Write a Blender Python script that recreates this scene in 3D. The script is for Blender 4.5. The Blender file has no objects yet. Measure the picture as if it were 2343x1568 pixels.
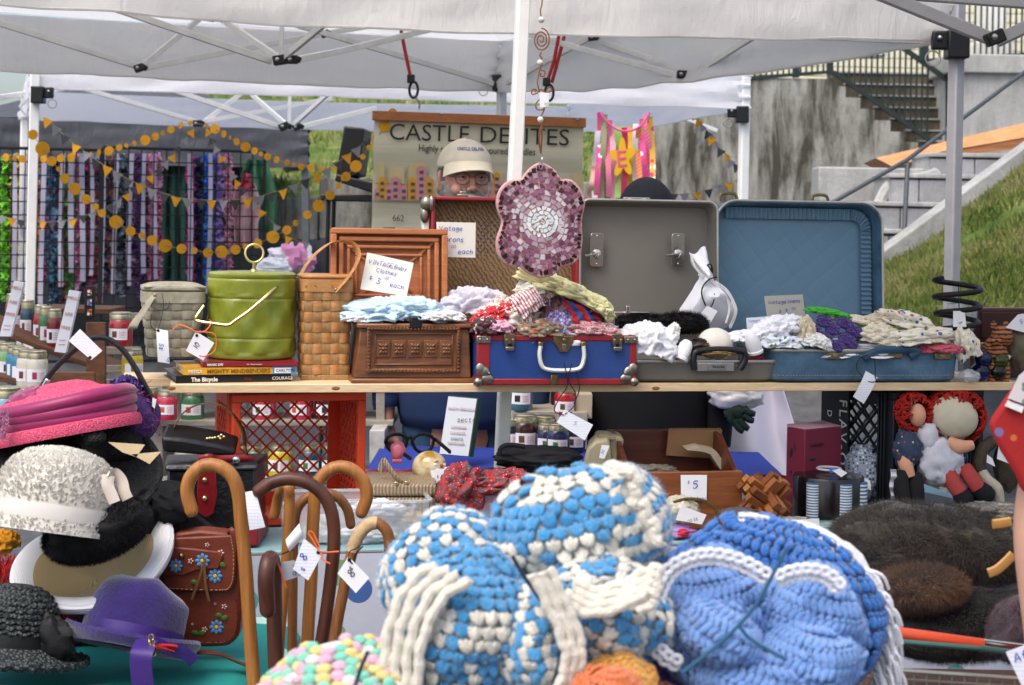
import bpy,bmesh,math,random
from math import sin,cos,pi,radians,sqrt,atan2,tan
from mathutils import Vector,Matrix,Euler,noise
V=Vector
rnd=random.Random(7)
sc=bpy.context.scene
col=sc.collection
# ---------------------------------------------------------------- camera
FP,CX,CY,HZ,EYE,ROLL=3700.0,1171.0,784.0,-284.0,1.51,radians(1.0)
cam=bpy.data.cameras.new('camera')
cam_ob=bpy.data.objects.new('camera',cam);col.objects.link(cam_ob);sc.camera=cam_ob
cam.sensor_width=23.6;cam.lens=FP/2342*23.6
cam_ob.location=(0,0,EYE)
cam_ob.rotation_euler=(Euler((pi/2,0,0)).to_matrix()@Matrix.Rotation(ROLL,3,'Z')).to_euler()
cam.shift_x=HZ*sin(ROLL)/2342;cam.shift_y=HZ*cos(ROLL)/2342
cam.clip_start=0.05;cam.clip_end=400
cam.dof.use_dof=True;cam.dof.focus_distance=4.0;cam.dof.aperture_fstop=5.6
# ---------------------------------------------------------------- sky, sun, exposure
world=bpy.data.worlds.new('World');sc.world=world;world.use_nodes=True
wn=world.node_tree;sky=wn.nodes.new('ShaderNodeTexSky');sky.sky_type='NISHITA';sky.sun_disc=False
SUN_EL,SUN_ROT=radians(58),radians(215)
sky.sun_elevation=SUN_EL;sky.sun_rotation=SUN_ROT;sky.air_density=1.0;sky.dust_density=4.0;sky.ozone_density=1.0
wn.nodes['Background'].inputs[1].default_value=0.15
wn.links.new(sky.outputs[0],wn.nodes['Background'].inputs[0])
sl=bpy.data.lights.new('sun','SUN');sl.energy=1.0;sl.angle=radians(40);sl.color=(1.0,.95,.88)
so=bpy.data.objects.new('sun',sl);col.objects.link(so)
sd=V((sin(SUN_ROT)*cos(SUN_EL),cos(SUN_ROT)*cos(SUN_EL),sin(SUN_EL)))
so.rotation_euler=sd.to_track_quat('Z','Y').to_euler();so.location=(0,-5,20)
sc.view_settings.view_transform='Standard';sc.view_settings.look='None';sc.view_settings.gamma=1
sc.view_settings.exposure=0.76
sc.cycles.max_bounces=8;sc.cycles.diffuse_bounces=4;sc.cycles.transparent_max_bounces=12
# ---------------------------------------------------------------- pixel -> place
def ray(px,py):
 dx,dy=px-CX,py-CY
 xu=dx*cos(ROLL)+dy*sin(ROLL);yu=-dx*sin(ROLL)+dy*cos(ROLL)
 return V((xu/FP,1.0,-(yu-HZ)/FP))
def P(px,py,d):return V((0,0,EYE))+ray(px,py)*d
def Q(px,py,z):
 r=ray(px,py);return V((0,0,EYE))+r*((z-EYE)/r.z)
class Frame:
 def __init__(s,o,phi):
  s.o=V(o);s.phi=phi;s.u=V((cos(phi),sin(phi),0));s.v=V((-sin(phi),cos(phi),0))
 def k(s,px,py,t):
  r=ray(px,py);e=V((0,0,EYE));d=(t-(e-s.o).dot(s.v))/r.dot(s.v)
  return s.loc(e+r*d)
 def g(s,px,py,z):
  return s.loc(Q(px,py,z+s.o.z))
 def loc(s,w):w=V(w)-s.o;return V((w.dot(s.u),w.dot(s.v),w.z))
 def w(s,l):return s.o+s.u*l[0]+s.v*l[1]+V((0,0,l[2]))
BG=Frame((0,0,0),0)
ZS,ZT,PHI=1.10,0.75,radians(11)
SH=Frame(Q(389,880,ZS),PHI)
# ---------------------------------------------------------------- geometry collector
def lerp(a,b,t):return a+(b-a)*t
def nz(p,s=1.0,seed=0):return noise.noise(V((p[0]*s+seed*7.13,p[1]*s+seed*3.7,p[2]*s-seed*5.1)))
def fbm(p,s=1.0,seed=0,o=3):
 a,r=1.0,0.0
 for i in range(o):r+=a*nz(p,s,seed+i);a*=.5;s*=2.1
 return r
def ridge(p,s=1.0,seed=0,o=2):
 a,r=1.0,0.0
 for i in range(o):r+=a*(1-2.2*abs(nz(p,s,seed+i)));a*=.5;s*=2.0
 return r
def rot(rx=0,ry=0,rz=0):return Euler((rx,ry,rz)).to_matrix()
def spline(pts,n=8,closed=False):
 pts=[V(p)for p in pts];m=len(pts);out=[]
 seg=m if closed else m-1
 for i in range(seg):
  g=(lambda j:pts[j%m])if closed else(lambda j:pts[min(max(j,0),m-1)])
  a,b,c,d=g(i-1),g(i),g(i+1),g(i+2)
  for k in range(n):
   t=k/n
   out.append(.5*((2*b)+(c-a)*t+(2*a-5*b+4*c-d)*t*t+(3*b-a-3*c+d)*t*t*t))
 if not closed:out.append(pts[-1])
 return out
class G:
 def __init__(s):s.v=[];s.f=[];s.m=[]
 def add(s,vs,fs,mi=0):
  o=len(s.v);s.v+=[V(p)for p in vs];s.f+=[tuple(i+o for i in f)for f in fs];s.m+=[mi]*len(fs);return s
 def box(s,c,sz,R=None,mi=0,taper=1.0):
  c=V(c);h=[x/2 for x in sz];vs=[]
  for z in(-1,1):
   k=taper if z<0 else 1.0
   for x,y in((-1,-1),(1,-1),(1,1),(-1,1)):
    p=V((x*h[0]*k,y*h[1]*k,z*h[2]));vs.append(c+(R@p if R else p))
  return s.add(vs,[(3,2,1,0),(4,5,6,7),(0,1,5,4),(1,2,6,5),(2,3,7,6),(3,0,4,7)],mi)
 def bar(s,a,b,w,h,mi=0,up=(0,0,1)):
  a,b=V(a),V(b);d=(b-a);L=d.length;d.normalize();up=V(up)
  if abs(d.dot(up))>.98:up=V((0,1,0))
  x=d.cross(up).normalized();y=x.cross(d)
  return s.box((a+b)/2,(w,L,h),Matrix((x,d,y)).transposed(),mi)
 def tube(s,pts,r,n=8,closed=False,ell=None,up=None,mi=0,cap=True):
  pts=[V(p)for p in pts];m=len(pts);rs=r if isinstance(r,(list,tuple))else[r]*m
  tg=[]
  for i in range(m):
   a=pts[i-1]if(i>0 or closed)else pts[i];b=pts[(i+1)%m]if(i<m-1 or closed)else pts[i]
   t=b-a;tg.append(t.normalized()if t.length>1e-9 else V((0,0,1)))
  u=V(up)if up else(V((0,0,1))if abs(tg[0].z)<.9 else V((1,0,0)))
  x=(u-tg[0]*u.dot(tg[0])).normalized();vs=[]
  e=ell or(1,1)
  for i in range(m):
   if up:u2=V(up);x=u2-tg[i]*u2.dot(tg[i])
   else:x=x-tg[i]*x.dot(tg[i])
   if x.length<1e-6:x=tg[i].orthogonal()
   x.normalize();y=tg[i].cross(x)
   for k in range(n):
    a=2*pi*k/n;vs.append(pts[i]+(x*cos(a)*e[0]+y*sin(a)*e[1])*rs[i])
  fs=[]
  for i in range(m if closed else m-1):
   j=(i+1)%m
   for k in range(n):fs.append((i*n+k,i*n+(k+1)%n,j*n+(k+1)%n,j*n+k))
  if cap and not closed:fs+=[tuple(range(n))[::-1],tuple((m-1)*n+k for k in range(n))]
  return s.add(vs,fs,mi)
 def lathe(s,prof,n=24,M=None,sq=(1,1),cap=True,mi=0,fn=None):
  vs=[];fs=[];m=len(prof)
  for i,(r,z)in enumerate(prof):
   for k in range(n):
    a=2*pi*k/n;p=V((r*cos(a)*sq[0],r*sin(a)*sq[1],z))
    if fn:p=fn(p,a,i)
    vs.append(M@p if M else p)
  for i in range(m-1):
   for k in range(n):fs.append((i*n+k,i*n+(k+1)%n,(i+1)*n+(k+1)%n,(i+1)*n+k))
  if cap:fs+=[tuple(range(n))[::-1],tuple((m-1)*n+k for k in range(n))]
  return s.add(vs,fs,mi)
 def sphere(s,c,r,n=12,m=8,R=None,fn=None,mi=0):
  c=V(c);r=(r,r,r)if not isinstance(r,(tuple,list,Vector))else r;vs=[];fs=[]
  def pt(a,b):
   q=V((cos(a)*sin(b),sin(a)*sin(b),cos(b)));k=fn(q)if fn else 1.0
   p=V((q.x*r[0],q.y*r[1],q.z*r[2]))*k;return c+(R@p if R else p)
  vs.append(pt(0,0))
  for i in range(1,m):
   for k in range(n):vs.append(pt(2*pi*k/n,pi*i/m))
  vs.append(pt(0,pi));L=len(vs)-1
  for k in range(n):
   fs.append((0,1+k,1+(k+1)%n));fs.append((L,L-n+(k+1)%n,L-n+k))
   for i in range(m-2):fs.append((1+i*n+k,1+(i+1)*n+k,1+(i+1)*n+(k+1)%n,1+i*n+(k+1)%n))
  return s.add(vs,fs,mi)
 def prism(s,poly,M,dep,mi=0):
  n=len(poly);vs=[M@V((p[0],p[1],0))for p in poly]+[M@V((p[0],p[1],dep))for p in poly]
  return s.add(vs,[tuple(range(n))[::-1],tuple(range(n,2*n))]+[(i,(i+1)%n,n+(i+1)%n,n+i)for i in range(n)],mi)
 def hull(s,front,back,mi=0):
  n=len(front)
  return s.add(list(front)+list(back),[tuple(range(n)),tuple(range(n,2*n))[::-1]]+[((i+1)%n,i,n+i,n+(i+1)%n)for i in range(n)],mi)
 def grid(s,fn,nu,nv,cu=False,cv=False,th=0.0,mi=0):
  U=nu if cu else nu+1;W=nv if cv else nv+1
  pts=[[V(fn(i/nu,j/nv))for j in range(W)]for i in range(U)]
  idx=lambda i,j:(i%U)*W+(j%W)
  q=[(idx(i,j),idx(i+1,j),idx(i+1,j+1),idx(i,j+1))for i in range(nu)for j in range(nv)]
  flat=[p for r in pts for p in r]
  if th:
   nm=[V((0,0,0))for _ in flat]
   for f in q:
    n_=(flat[f[2]]-flat[f[0]]).cross(flat[f[3]]-flat[f[1]])
    for k in f:nm[k]+=n_
   lo=[p-(n_.normalized()*th if n_.length else V((0,0,th)))for p,n_ in zip(flat,nm)]
   o=len(flat);fs=q+[tuple(k+o for k in f[::-1])for f in q]
   if not cu:
    for j in range(nv):fs+=[(idx(0,j),idx(0,j+1),o+idx(0,j+1),o+idx(0,j)),(idx(nu,j+1),idx(nu,j),o+idx(nu,j),o+idx(nu,j+1))]
   if not cv:
    for i in range(nu):fs+=[(idx(i+1,0),idx(i,0),o+idx(i,0),o+idx(i+1,0)),(idx(i,nv),idx(i+1,nv),o+idx(i+1,nv),o+idx(i,nv))]
   return s.add(flat+lo,fs,mi)
  return s.add(flat,q,mi)
 def lump(s,c,r,seed=0,amp=.25,fr=2.0,n=40,m=26,R=None,fold=.15,ff=3.0,flat=None,mi=0):
  def f(q):return 1+amp*fbm(q,fr,seed)+fold*(ridge(q,ff,seed+20)-.4)
  i0=len(s.v);s.sphere(c,r,n,m,R,f,mi)
  if flat is not None:
   for i in range(i0,len(s.v)):s.v[i].z=max(s.v[i].z,flat+.002*nz(s.v[i],60))
  return s
def ob_from(g,name,mats,smooth=True,ang=40,bevel=0.0,sub=0,seg=2,fixn=True):
 me=bpy.data.meshes.new(name);me.from_pydata([tuple(p)for p in g.v],[],g.f)
 for m in(mats if isinstance(mats,(list,tuple))else[mats]):me.materials.append(m)
 me.polygons.foreach_set('material_index',g.m)
 if fixn:
  bm=bmesh.new();bm.from_mesh(me);bmesh.ops.recalc_face_normals(bm,faces=bm.faces);bm.to_mesh(me);bm.free()
 if smooth:
  me.polygons.foreach_set('use_smooth',[True]*len(me.polygons));me.set_sharp_from_angle(angle=radians(ang))
 me.update()
 o=bpy.data.objects.new(name,me);col.objects.link(o)
 if bevel:
  b=o.modifiers.new('bevel','BEVEL');b.width=bevel;b.segments=seg;b.limit_method='ANGLE';b.angle_limit=radians(35)
 if sub:
  b=o.modifiers.new('sub','SUBSURF');b.levels=sub;b.render_levels=sub
 return o
class T:
 """one thing: an Empty at its base that carries its parts; p() gives local points from photo pixels"""
 def __init__(s,name,label,cat,fr,base,group=None,kind=None):
  s.fr=fr;s.b=V(base);s.o=bpy.data.objects.new(name,None);s.o.empty_display_size=.05
  col.objects.link(s.o);s.o.location=fr.w(s.b);s.o.rotation_euler=(0,0,fr.phi)
  s.o['label']=label;s.o['category']=cat
  if group:s.o['group']=group
 def p(s,px,py,t):return s.fr.k(px,py,t)-s.b
 def g(s,px,py,z):return s.fr.g(px,py,z)-s.b
 def part(s,name,g,mats,parent=None,**kw):
  kind=kw.pop('kind',None);label=kw.pop('label',None)
  o=ob_from(g,name,mats,**kw);o.parent=parent or s.o
  if kind:o['kind']=kind
  if label:o['label']=label
  return o
 def inst(s,name,src,loc=(0,0,0),R=None,parent=None,scale=1.0):
  o=bpy.data.objects.new(name,src);col.objects.link(o);o.parent=parent or s.o;o.location=loc
  if R:o.rotation_euler=R.to_euler()
  o.scale=(scale,)*3 if not isinstance(scale,(tuple,list))else scale
  return o
def solo(name,label,cat,fr,g,mats,group=None,kind=None,**kw):
 lo=V((min(p.x for p in g.v),min(p.y for p in g.v),min(p.z for p in g.v)));hi=V((max(p.x for p in g.v),max(p.y for p in g.v),0))
 b=V(((lo.x+hi.x)/2,(lo.y+hi.y)/2,lo.z));g.v=[p-b for p in g.v]
 o=ob_from(g,name,mats,**kw);o.location=fr.w(b);o.rotation_euler=(0,0,fr.phi)
 if label:o['label']=label
 if cat:o['category']=cat
 if group:o['group']=group
 if kind:o['kind']=kind
 return o
def mesh_of(g,name,mats,**kw):
 o=ob_from(g,name,mats,**kw);me=o.data;bpy.data.objects.remove(o);return me
# ---------------------------------------------------------------- materials
def C(h,k=1.0):
 h=h.lstrip('#');r=[int(h[i:i+2],16)/255 for i in(0,2,4)]
 return tuple(min(1,(x/12.92 if x<=.04045 else((x+.055)/1.055)**2.4)*k)for x in r)+(1,)
class N:
 def __init__(s,name):
  s.m=bpy.data.materials.new(name);s.m.use_nodes=True;s.t=s.m.node_tree;s.b=s.t.nodes['Principled BSDF']
 def n(s,kind,**kw):
  x=s.t.nodes.new('ShaderNode'+kind)
  for k,v in kw.items():
   if k.startswith('i_'):x.inputs[int(k[2:])].default_value=v
   else:setattr(x,k,v)
  return x
 def l(s,a,b):s.t.links.new(a,b)
 def co(s,w='Object',sc_=None,R=(0,0,0)):
  o=s.n('TexCoord').outputs[w]
  mp=s.n('Mapping');s.l(o,mp.inputs[0]);mp.inputs[2].default_value=R
  if sc_:mp.inputs[3].default_value=sc_ if isinstance(sc_,(tuple,list))else(sc_,)*3
  return mp.outputs[0]
 def noise(s,co,scale,det=4,rough=.55,dist=0):
  x=s.n('TexNoise');s.l(co,x.inputs['Vector']);x.inputs['Scale'].default_value=scale;x.inputs['Detail'].default_value=det
  x.inputs['Roughness'].default_value=rough;x.inputs['Distortion'].default_value=dist;return x.outputs[0]
 def ramp(s,f,stops,interp='LINEAR'):
  x=s.n('ValToRGB');s.l(f,x.inputs[0]);cr=x.color_ramp;cr.interpolation=interp
  while len(cr.elements)<len(stops):cr.elements.new(.5)
  for e,(p,c)in zip(cr.elements,stops):e.position=p;e.color=c if len(c)==4 else tuple(c)+(1,)
  return x.outputs[0]
 def mix(s,f,a,b,mode='MIX'):
  x=s.n('Mix',data_type='RGBA',blend_type=mode)
  for i,q in((0,f),(6,a),(7,b)):
   if hasattr(q,'is_output'):s.l(q,x.inputs[i])
   else:x.inputs[i].default_value=q
  return x.outputs[2]
 def math(s,op,a,b=0.0):
  x=s.n('Math',operation=op)
  for i,q in((0,a),(1,b)):
   if hasattr(q,'is_output'):s.l(q,x.inputs[i])
   else:x.inputs[i].default_value=q
  return x.outputs[0]
 def sep(s,co):x=s.n('SeparateXYZ');s.l(co,x.inputs[0]);return x.outputs
 def bump(s,h,st=.3,dist=.01):
  x=s.n('Bump');s.l(h,x.inputs['Height']);x.inputs['Strength'].default_value=st;x.inputs['Distance'].default_value=dist
  s.l(x.outputs[0],s.b.inputs['Normal']);return x
 def out(s,c=None,rough=.6,metal=0,spec=.5,**kw):
  if c is not None:
   if hasattr(c,'is_output'):s.l(c,s.b.inputs['Base Color'])
   else:s.b.inputs['Base Color'].default_value=c
  s.b.inputs['Roughness'].default_value=rough;s.b.inputs['Metallic'].default_value=metal;s.b.inputs['Specular IOR Level'].default_value=spec
  for k,v in kw.items():s.b.inputs[k.replace('_',' ')].default_value=v
  return s.m
 def translucent(s,f,colr):
  tr=s.n('BsdfTranslucent');tr.inputs[0].default_value=colr;mx=s.n('MixShader');mx.inputs[0].default_value=f
  o=s.t.nodes['Material Output'];s.l(s.b.outputs[0],mx.inputs[1]);s.l(tr.outputs[0],mx.inputs[2]);s.l(mx.outputs[0],o.inputs[0])
  return s.m
MC={}
def mk(name,colr,rough=.6,var=.12,scale=12.,bump=0.,bs=80.,metal=0.,spec=.4,trans=0.,sheen=0.,coat=0.,dirt=0.,dcol='#4a4238'):
 if name in MC:return MC[name]
 m=N(name);c=C(colr)if isinstance(colr,str)else colr
 co=m.co();f=m.noise(co,scale,5)
 cc=m.ramp(f,[(.3,tuple(x*(1-var)for x in c[:3])),(.7,tuple(min(1,x*(1+var))for x in c[:3]))])
 if dirt:
  d=m.ramp(m.noise(co,scale*.35,6,.7),[(.5,(0,0,0)),(.72,(dirt,)*3)]);cc=m.mix(d,cc,C(dcol))
 if bump:m.bump(m.noise(co,bs,3),bump,.004)
 m.out(cc,rough,metal,spec)
 if sheen:m.b.inputs['Sheen Weight'].default_value=sheen
 if coat:m.b.inputs['Coat Weight'].default_value=coat;m.b.inputs['Coat Roughness'].default_value=.15
 if trans:m.translucent(trans,c)
 MC[name]=m.m;return m.m
def wood(name,c1,c2,sc_=(1,14,14),rough=.5,bump=.15,coat=0):
 if name in MC:return MC[name]
 m=N(name);co=m.co('Object',sc_);f=m.noise(co,3.0,6,.6,1.2);g=m.noise(co,22.0,3)
 cc=m.ramp(f,[(.3,C(c1)),(.68,C(c2))]);cc=m.mix(.18,cc,m.ramp(g,[(.35,(.2,.2,.2)),(.6,(1,1,1))]),'MULTIPLY')
 m.bump(g,bump,.003);m.out(cc,rough)
 if coat:m.b.inputs['Coat Weight'].default_value=coat;m.b.inputs['Coat Roughness'].default_value=.2
 MC[name]=m.m;return m.m
def stripes(name,c1,c2,scale,axis=0,duty=.5,rough=.75,R=(0,0,0),wob=.0,trans=0.):
 if name in MC:return MC[name]
 m=N(name);co=m.co('Object',None,R);x=m.sep(co)[axis];s=m.math('MULTIPLY',x,scale)
 if wob:s=m.math('ADD',s,m.math('MULTIPLY',m.noise(co,14,2),wob))
 fr=m.math('FRACT',s);k=m.math('GREATER_THAN',fr,duty);cc=m.mix(k,C(c1),C(c2))
 m.bump(m.noise(co,60,3),.2,.004);m.out(cc,rough)
 if trans:m.translucent(trans,C(c1))
 MC[name]=m.m;return m.m
def dots(name,base,cols,scale,size=.3,rough=.8,rnd_=1.0,petals=False,dist=.0,bump=.2,trans=0.):
 if name in MC:return MC[name]
 m=N(name);co=m.co();v=m.n('TexVoronoi');v.inputs['Scale'].default_value=scale;v.inputs['Randomness'].default_value=rnd_
 if dist:
  nn=m.n('TexNoise');m.l(co,nn.inputs[0]);nn.inputs['Scale'].default_value=9
  mm=m.n('MixRGB');mm.blend_type='ADD';mm.inputs[0].default_value=dist;m.l(co,mm.inputs[1]);m.l(nn.outputs[1],mm.inputs[2]);co2=mm.outputs[0]
 else:co2=co
 m.l(co2,v.inputs['Vector']);inside=m.math('LESS_THAN',v.outputs[0],size)
 pick=m.sep(v.outputs[1])[0];n_=len(cols)
 pc=m.ramp(pick,[((i)/n_,C(c))for i,c in enumerate(cols)],'CONSTANT')
 cc=m.mix(inside,C(base),pc);m.bump(m.noise(co,70,3),bump,.004);m.out(cc,rough)
 if trans:m.translucent(trans,C(base))
 MC[name]=m.m;return m.m
def glass(name,colr,rough=.05,alpha_trans=1.0):
 if name in MC:return MC[name]
 m=N(name);m.out(C(colr),rough);m.b.inputs['Transmission Weight'].default_value=alpha_trans;m.b.inputs['IOR'].default_value=1.45
 MC[name]=m.m;return m.m
def film(name,colr,alpha=.3,rough=.15):
 if name in MC:return MC[name]
 m=N(name);co=m.co();m.bump(m.noise(co,30,3,.6,1.0),.5,.01);m.out(C(colr),rough,0,.8);m.b.inputs['Alpha'].default_value=alpha
 MC[name]=m.m;return m.m
# ---------------------------------------------------------------- lettering: printed (built-in font) and by hand (strokes)
def printed(t,body,size,origin,mat,parent=None,R=None,name='lettering',ext=.0006,bold=0,xs=1.0,shear=0,align='LEFT',sp=1.0):
 cu=bpy.data.curves.new(name,'FONT');cu.body=body;cu.size=size;cu.extrude=ext;cu.offset=bold;cu.shear=shear;cu.align_x=align;cu.space_character=sp
 cu.resolution_u=3
 o=bpy.data.objects.new(name,cu);col.objects.link(o);me=bpy.data.meshes.new_from_object(o);bpy.data.objects.remove(o);bpy.data.curves.remove(cu)
 me.materials.clear();me.materials.append(mat)
 o=bpy.data.objects.new(name,me);col.objects.link(o);o.parent=parent or(t.o if isinstance(t,T)else t)
 base=Euler((pi/2,0,0)).to_matrix()
 o.rotation_euler=((R@base)if R else base).to_euler();o.location=origin;o.scale=(xs,1,1)
 return o
SG={'V':['0,6 2,0 4,6'],'I':['2,0 2,6','1,6 3,6','1,0 3,0'],'N':['0,0 0,6 4,0 4,6'],'T':['2,0 2,6','0,6 4,6'],'A':['0,0 2,6 4,0','1,2 3,2'],'G':['4,5 2,6 0,4 0,2 2,0 4,1 4,3 2.5,3'],'E':['4,6 0,6 0,0 4,0','0,3 3,3'],'B':['0,0 0,6 3,6 3.6,4.5 0,3.2 3.8,2 3,0 0,0'],'C':['4,5 2,6 0,4 0,2 2,0 4,1'],'P':['0,0 0,6 3,6 4,4.5 3,3 0,3'],'R':['0,0 0,6 3,6 4,4.5 3,3 0,3 4,0'],'O':['2,6 0,4 0,2 2,0 4,2 4,4 2,6'],'S':['4,5 2,6 0,5 1,3.4 3,2.8 4,1 2,0 0,1'],'H':['0,0 0,6','4,0 4,6','0,3 4,3'],'L':['0,6 0,0 3.5,0'],'U':['0,6 0,1 2,0 4,1 4,6'],'D':['0,0 0,6 3,5 4,3 3,1 0,0'],'a':['3.4,3.6 1.4,4 0,2 1.4,0 3.2,1.4 3.4,4 3.5,0.4 4,0'],'b':['0,6 0,0 2.4,0 3.6,1.8 2.4,3.6 0,3'],'c':['3.5,3.2 1.6,4 0,2 1.6,0 3.6,.8'],'e':['0,2 3.4,2.2 2.6,4 .8,3.6 0,1.6 1.6,0 3.6,.8'],'f':['3.4,5.6 2,6 1.4,5 1.4,0','0,3.6 3,3.6'],'g':['3.4,3.8 1,4 0,2 1.4,.6 3.4,3.6 3.4,-1 1.6,-2 0,-1.2'],'h':['0,6 0,0','0,2.6 1.8,4 3,3 3,0'],'i':['1,3.8 1,0','1,5.2 1.2,5.6'],'l':['1,6 1,0'],'n':['0,4 0,0','0,2.8 1.8,4 3,3 3,0'],'o':['1.8,4 0,2.4 .6,.4 2.4,0 3.6,2 2.6,3.8 1.8,4'],'p':['0,4 0,-2','0,3.4 2.2,4 3.4,2.2 2.2,0 0,.6'],'r':['0,4 0,0','0,2.6 1.4,4 3,3.6'],'s':['3.2,3.4 1.6,4 .4,3 3,1.2 1.6,0 0,.6'],'t':['1.4,5.4 1.4,.6 2.6,0 3.2,.4','0,3.8 3,3.8'],'u':['0,4 0,1 1.4,0 3,1 3,4 3.2,0'],'y':['0,4 1.6,1','3.4,4 1,-2'],'d':['3.4,6 3.4,0','3.4,3.2 1.4,4 0,2 1.4,0 3.4,1'],'$':['3.4,4.8 1.8,5.4 .4,4.4 3.4,1.8 1.8,.8 .2,1.6','1.8,6.2 1.8,0'],'0':['2,6 .4,4.5 .2,1.6 2,0 3.6,2 3.6,4.5 2,6'],'1':['2,6 2,0'],'3':['.2,5.4 2,6 3.4,4.8 1.4,3.2 3.6,1.8 2.2,0 0,.6'],'5':['3.6,6 .6,6 .4,3.4 2.4,3.8 3.6,2 2,0 0,.6'],'8':['2,3.2 .4,4.8 2,6 3.4,4.8 2,3.2 .2,1.4 2,0 3.8,1.4 2,3.2'],'2':['.2,5 2,6 3.4,4.6 0,0 4,0'],'.':['1,0 1.3,.3'],'-':['.5,2.5 3,2.5'],'6':['3,6 .6,3 .4,1 2,0 3.4,1.4 2,2.8 .6,2'],}
def hand(t,body,h,origin,mat,parent=None,R=None,w=None,name='handwriting',slant=.1,seed=1,dy=-.0012):
 """handwriting on a card: strokes in the card's plane (x right, z up), a hair in front of it"""
 r=random.Random(seed);g=G();x=0.0;k=h/6;w=w or h*.12
 for ch in body:
  if ch==' ':x+=3.2*k;continue
  if ch=='^':continue
  st=SG.get(ch)
  if st is None:x+=3*k;continue
  j=r.uniform(-.3,.3)*k;mx=0
  for s_ in st:
   pts=[tuple(map(float,q.split(',')))for q in s_.split()]
   mx=max([mx]+[p[0]for p in pts])
   pl=[V((x+(a+slant*b+r.uniform(-.1,.1))*k,dy,j+(b+r.uniform(-.12,.12))*k))for a,b in pts]
   if len(pl)>2:pl=spline(pl,3)
   g.tube(pl,w/2,4,ell=(.35,1),up=(0,1,0))
  x+=(mx+1.5)*k
 if R:g.v=[R@p for p in g.v]
 o=ob_from(g,name,mat,smooth=False);o.parent=parent or(t.o if isinstance(t,T)else t);o.location=origin
 return o
import colorsys
def hue_name(h):
 r,g_,b=[int(h[i:i+2],16)/255 for i in(1,3,5)];hh,l_,s_=colorsys.rgb_to_hls(r,g_,b);hh*=360
 if s_<.14:return 'charcoal' if l_<.3 else('grey' if l_<.6 else 'silver')
 nm='red' if hh<15 or hh>345 else 'rust' if hh<35 else 'gold' if hh<55 else 'yellow' if hh<66 else 'lime' if hh<95 else 'green' if hh<160 else 'teal' if hh<195 else 'blue' if hh<245 else 'violet' if hh<290 else 'magenta' if hh<325 else 'rose'
 return('dark ' if l_<.3 else 'pale ' if l_>.66 else '')+nm
def clothg(g,c,r,seed=0,R=None,n=120,m=40,low=-.55,pl=9,mi=0):
 """a thin cloth bunched over a mound: pleats, creases and a loose hem"""
 rr=random.Random(seed);ph=[rr.uniform(0,6.3)for _ in range(4)];tw=rr.uniform(-.8,.8)
 def f(u,v):
  a=2*pi*u+tw*v;k=.80+.20/max(abs(cos(a)),abs(sin(a)));b=v*k*(pi/2+.45)
  q=V((cos(a)*sin(min(b,pi/2+.2)),sin(a)*sin(min(b,pi/2+.2)),cos(b)));e=min(1,v*1.4)
  w=V((q.x*2+.5*nz(q,2,seed),q.y*2+.5*nz(q,2,seed+1),q.z*1.2))
  d=1+.18*e*(abs(sin(a*pl*.5+ph[0]+1.6*nz(q,1.5,seed+2)))-.5)+.30*(ridge(w,1.0,seed+3,1)-.4)+.15*(ridge(w,2.3,seed+4,1)-.4)+.06*(ridge(w,5.0,seed+6,1)-.4)+.12*nz(q,1.2,seed+5)
  p=V((q.x*r[0]*d,q.y*r[1]*d,(max(q.z,low)+(0 if q.z>low else(q.z-low)*.2))*r[2]*d))
  return V(c)+(R@p if R else p)
 g.grid(f,n,m,cu=True,th=.0016,mi=mi);return g
# ================================================================ setting
def concrete(name,c1,c2,dark,streak=1.0,scale=1.5):
 m=N(name);co=m.co();f=m.noise(co,scale,8,.65)
 cc=m.ramp(f,[(.3,C(c1)),(.7,C(c2))])
 st=m.noise(m.co('Object',(2.2,2.2,.45)),1.6,7,.7,.4)
 cc=m.mix(m.ramp(st,[(.42,(0,0,0)),(.60,(streak,)*3)]),cc,C(dark))
 fine=m.noise(co,30,4,.7);cc=m.mix(.35,cc,m.ramp(fine,[(.3,(.45,.45,.45)),(.65,(1,1,1))]),'MULTIPLY')
 m.bump(m.noise(co,14,6,.7),.5,.02);return m.out(cc,.9,0,.2)
M_conc=concrete('stained_concrete','#8e8d82','#b4b3aa','#3a362c',.9)
M_conc2=concrete('pale_concrete','#a9a9a6','#c9c9c4','#77746a',.35)
M_step=concrete('mossy_step','#5a5345','#7a7263','#37332a',.6,4)
M_asph=mk('asphalt','#5a5a5c',.95,.25,9,.5,120,dirt=.4,dcol='#777472')
def gz(x,y):
 def ss(a,b,t):t=max(0,min(1,(t-a)/(b-a)));return t*t*(3-2*t)
 return 1.35*ss(12.7,14.3,y)+.45*ss(15,24,y)+.01*nz((x,y,0),.3)
g=G();xs=[-300,-120,-50,-25]+[-14+i for i in range(29)]+[25,50,120,300];ys=[-60,-20,-6,0,3,6,9,11,12]+[12.5+.25*i for i in range(10)]+[16,18,21,24,30,60,120,300]
vs=[V((x,y,gz(x,y)))for y in ys for x in xs];n=len(xs)
g.add(vs,[(j*n+i,j*n+i+1,(j+1)*n+i+1,(j+1)*n+i)for j in range(len(ys)-1)for i in range(n-1)])
gr=ob_from(g,'ground',M_asph);gr['kind']='structure'
def grass_mat(name,a,b,dry):
 m=N(name);co=m.co();f=m.noise(co,2.2,6,.65);cc=m.ramp(f,[(.3,C(a)),(.5,C(b)),(.72,C(dry))])
 m.bump(m.noise(co,60,4,.8),.8,.03);return m.out(cc,.9,0,.1)
M_grass=grass_mat('grass','#46602a','#718442','#b0a878');M_dry=grass_mat('dry_grass','#6d7c3a','#9a9c5e','#b8ad7c')
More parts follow.
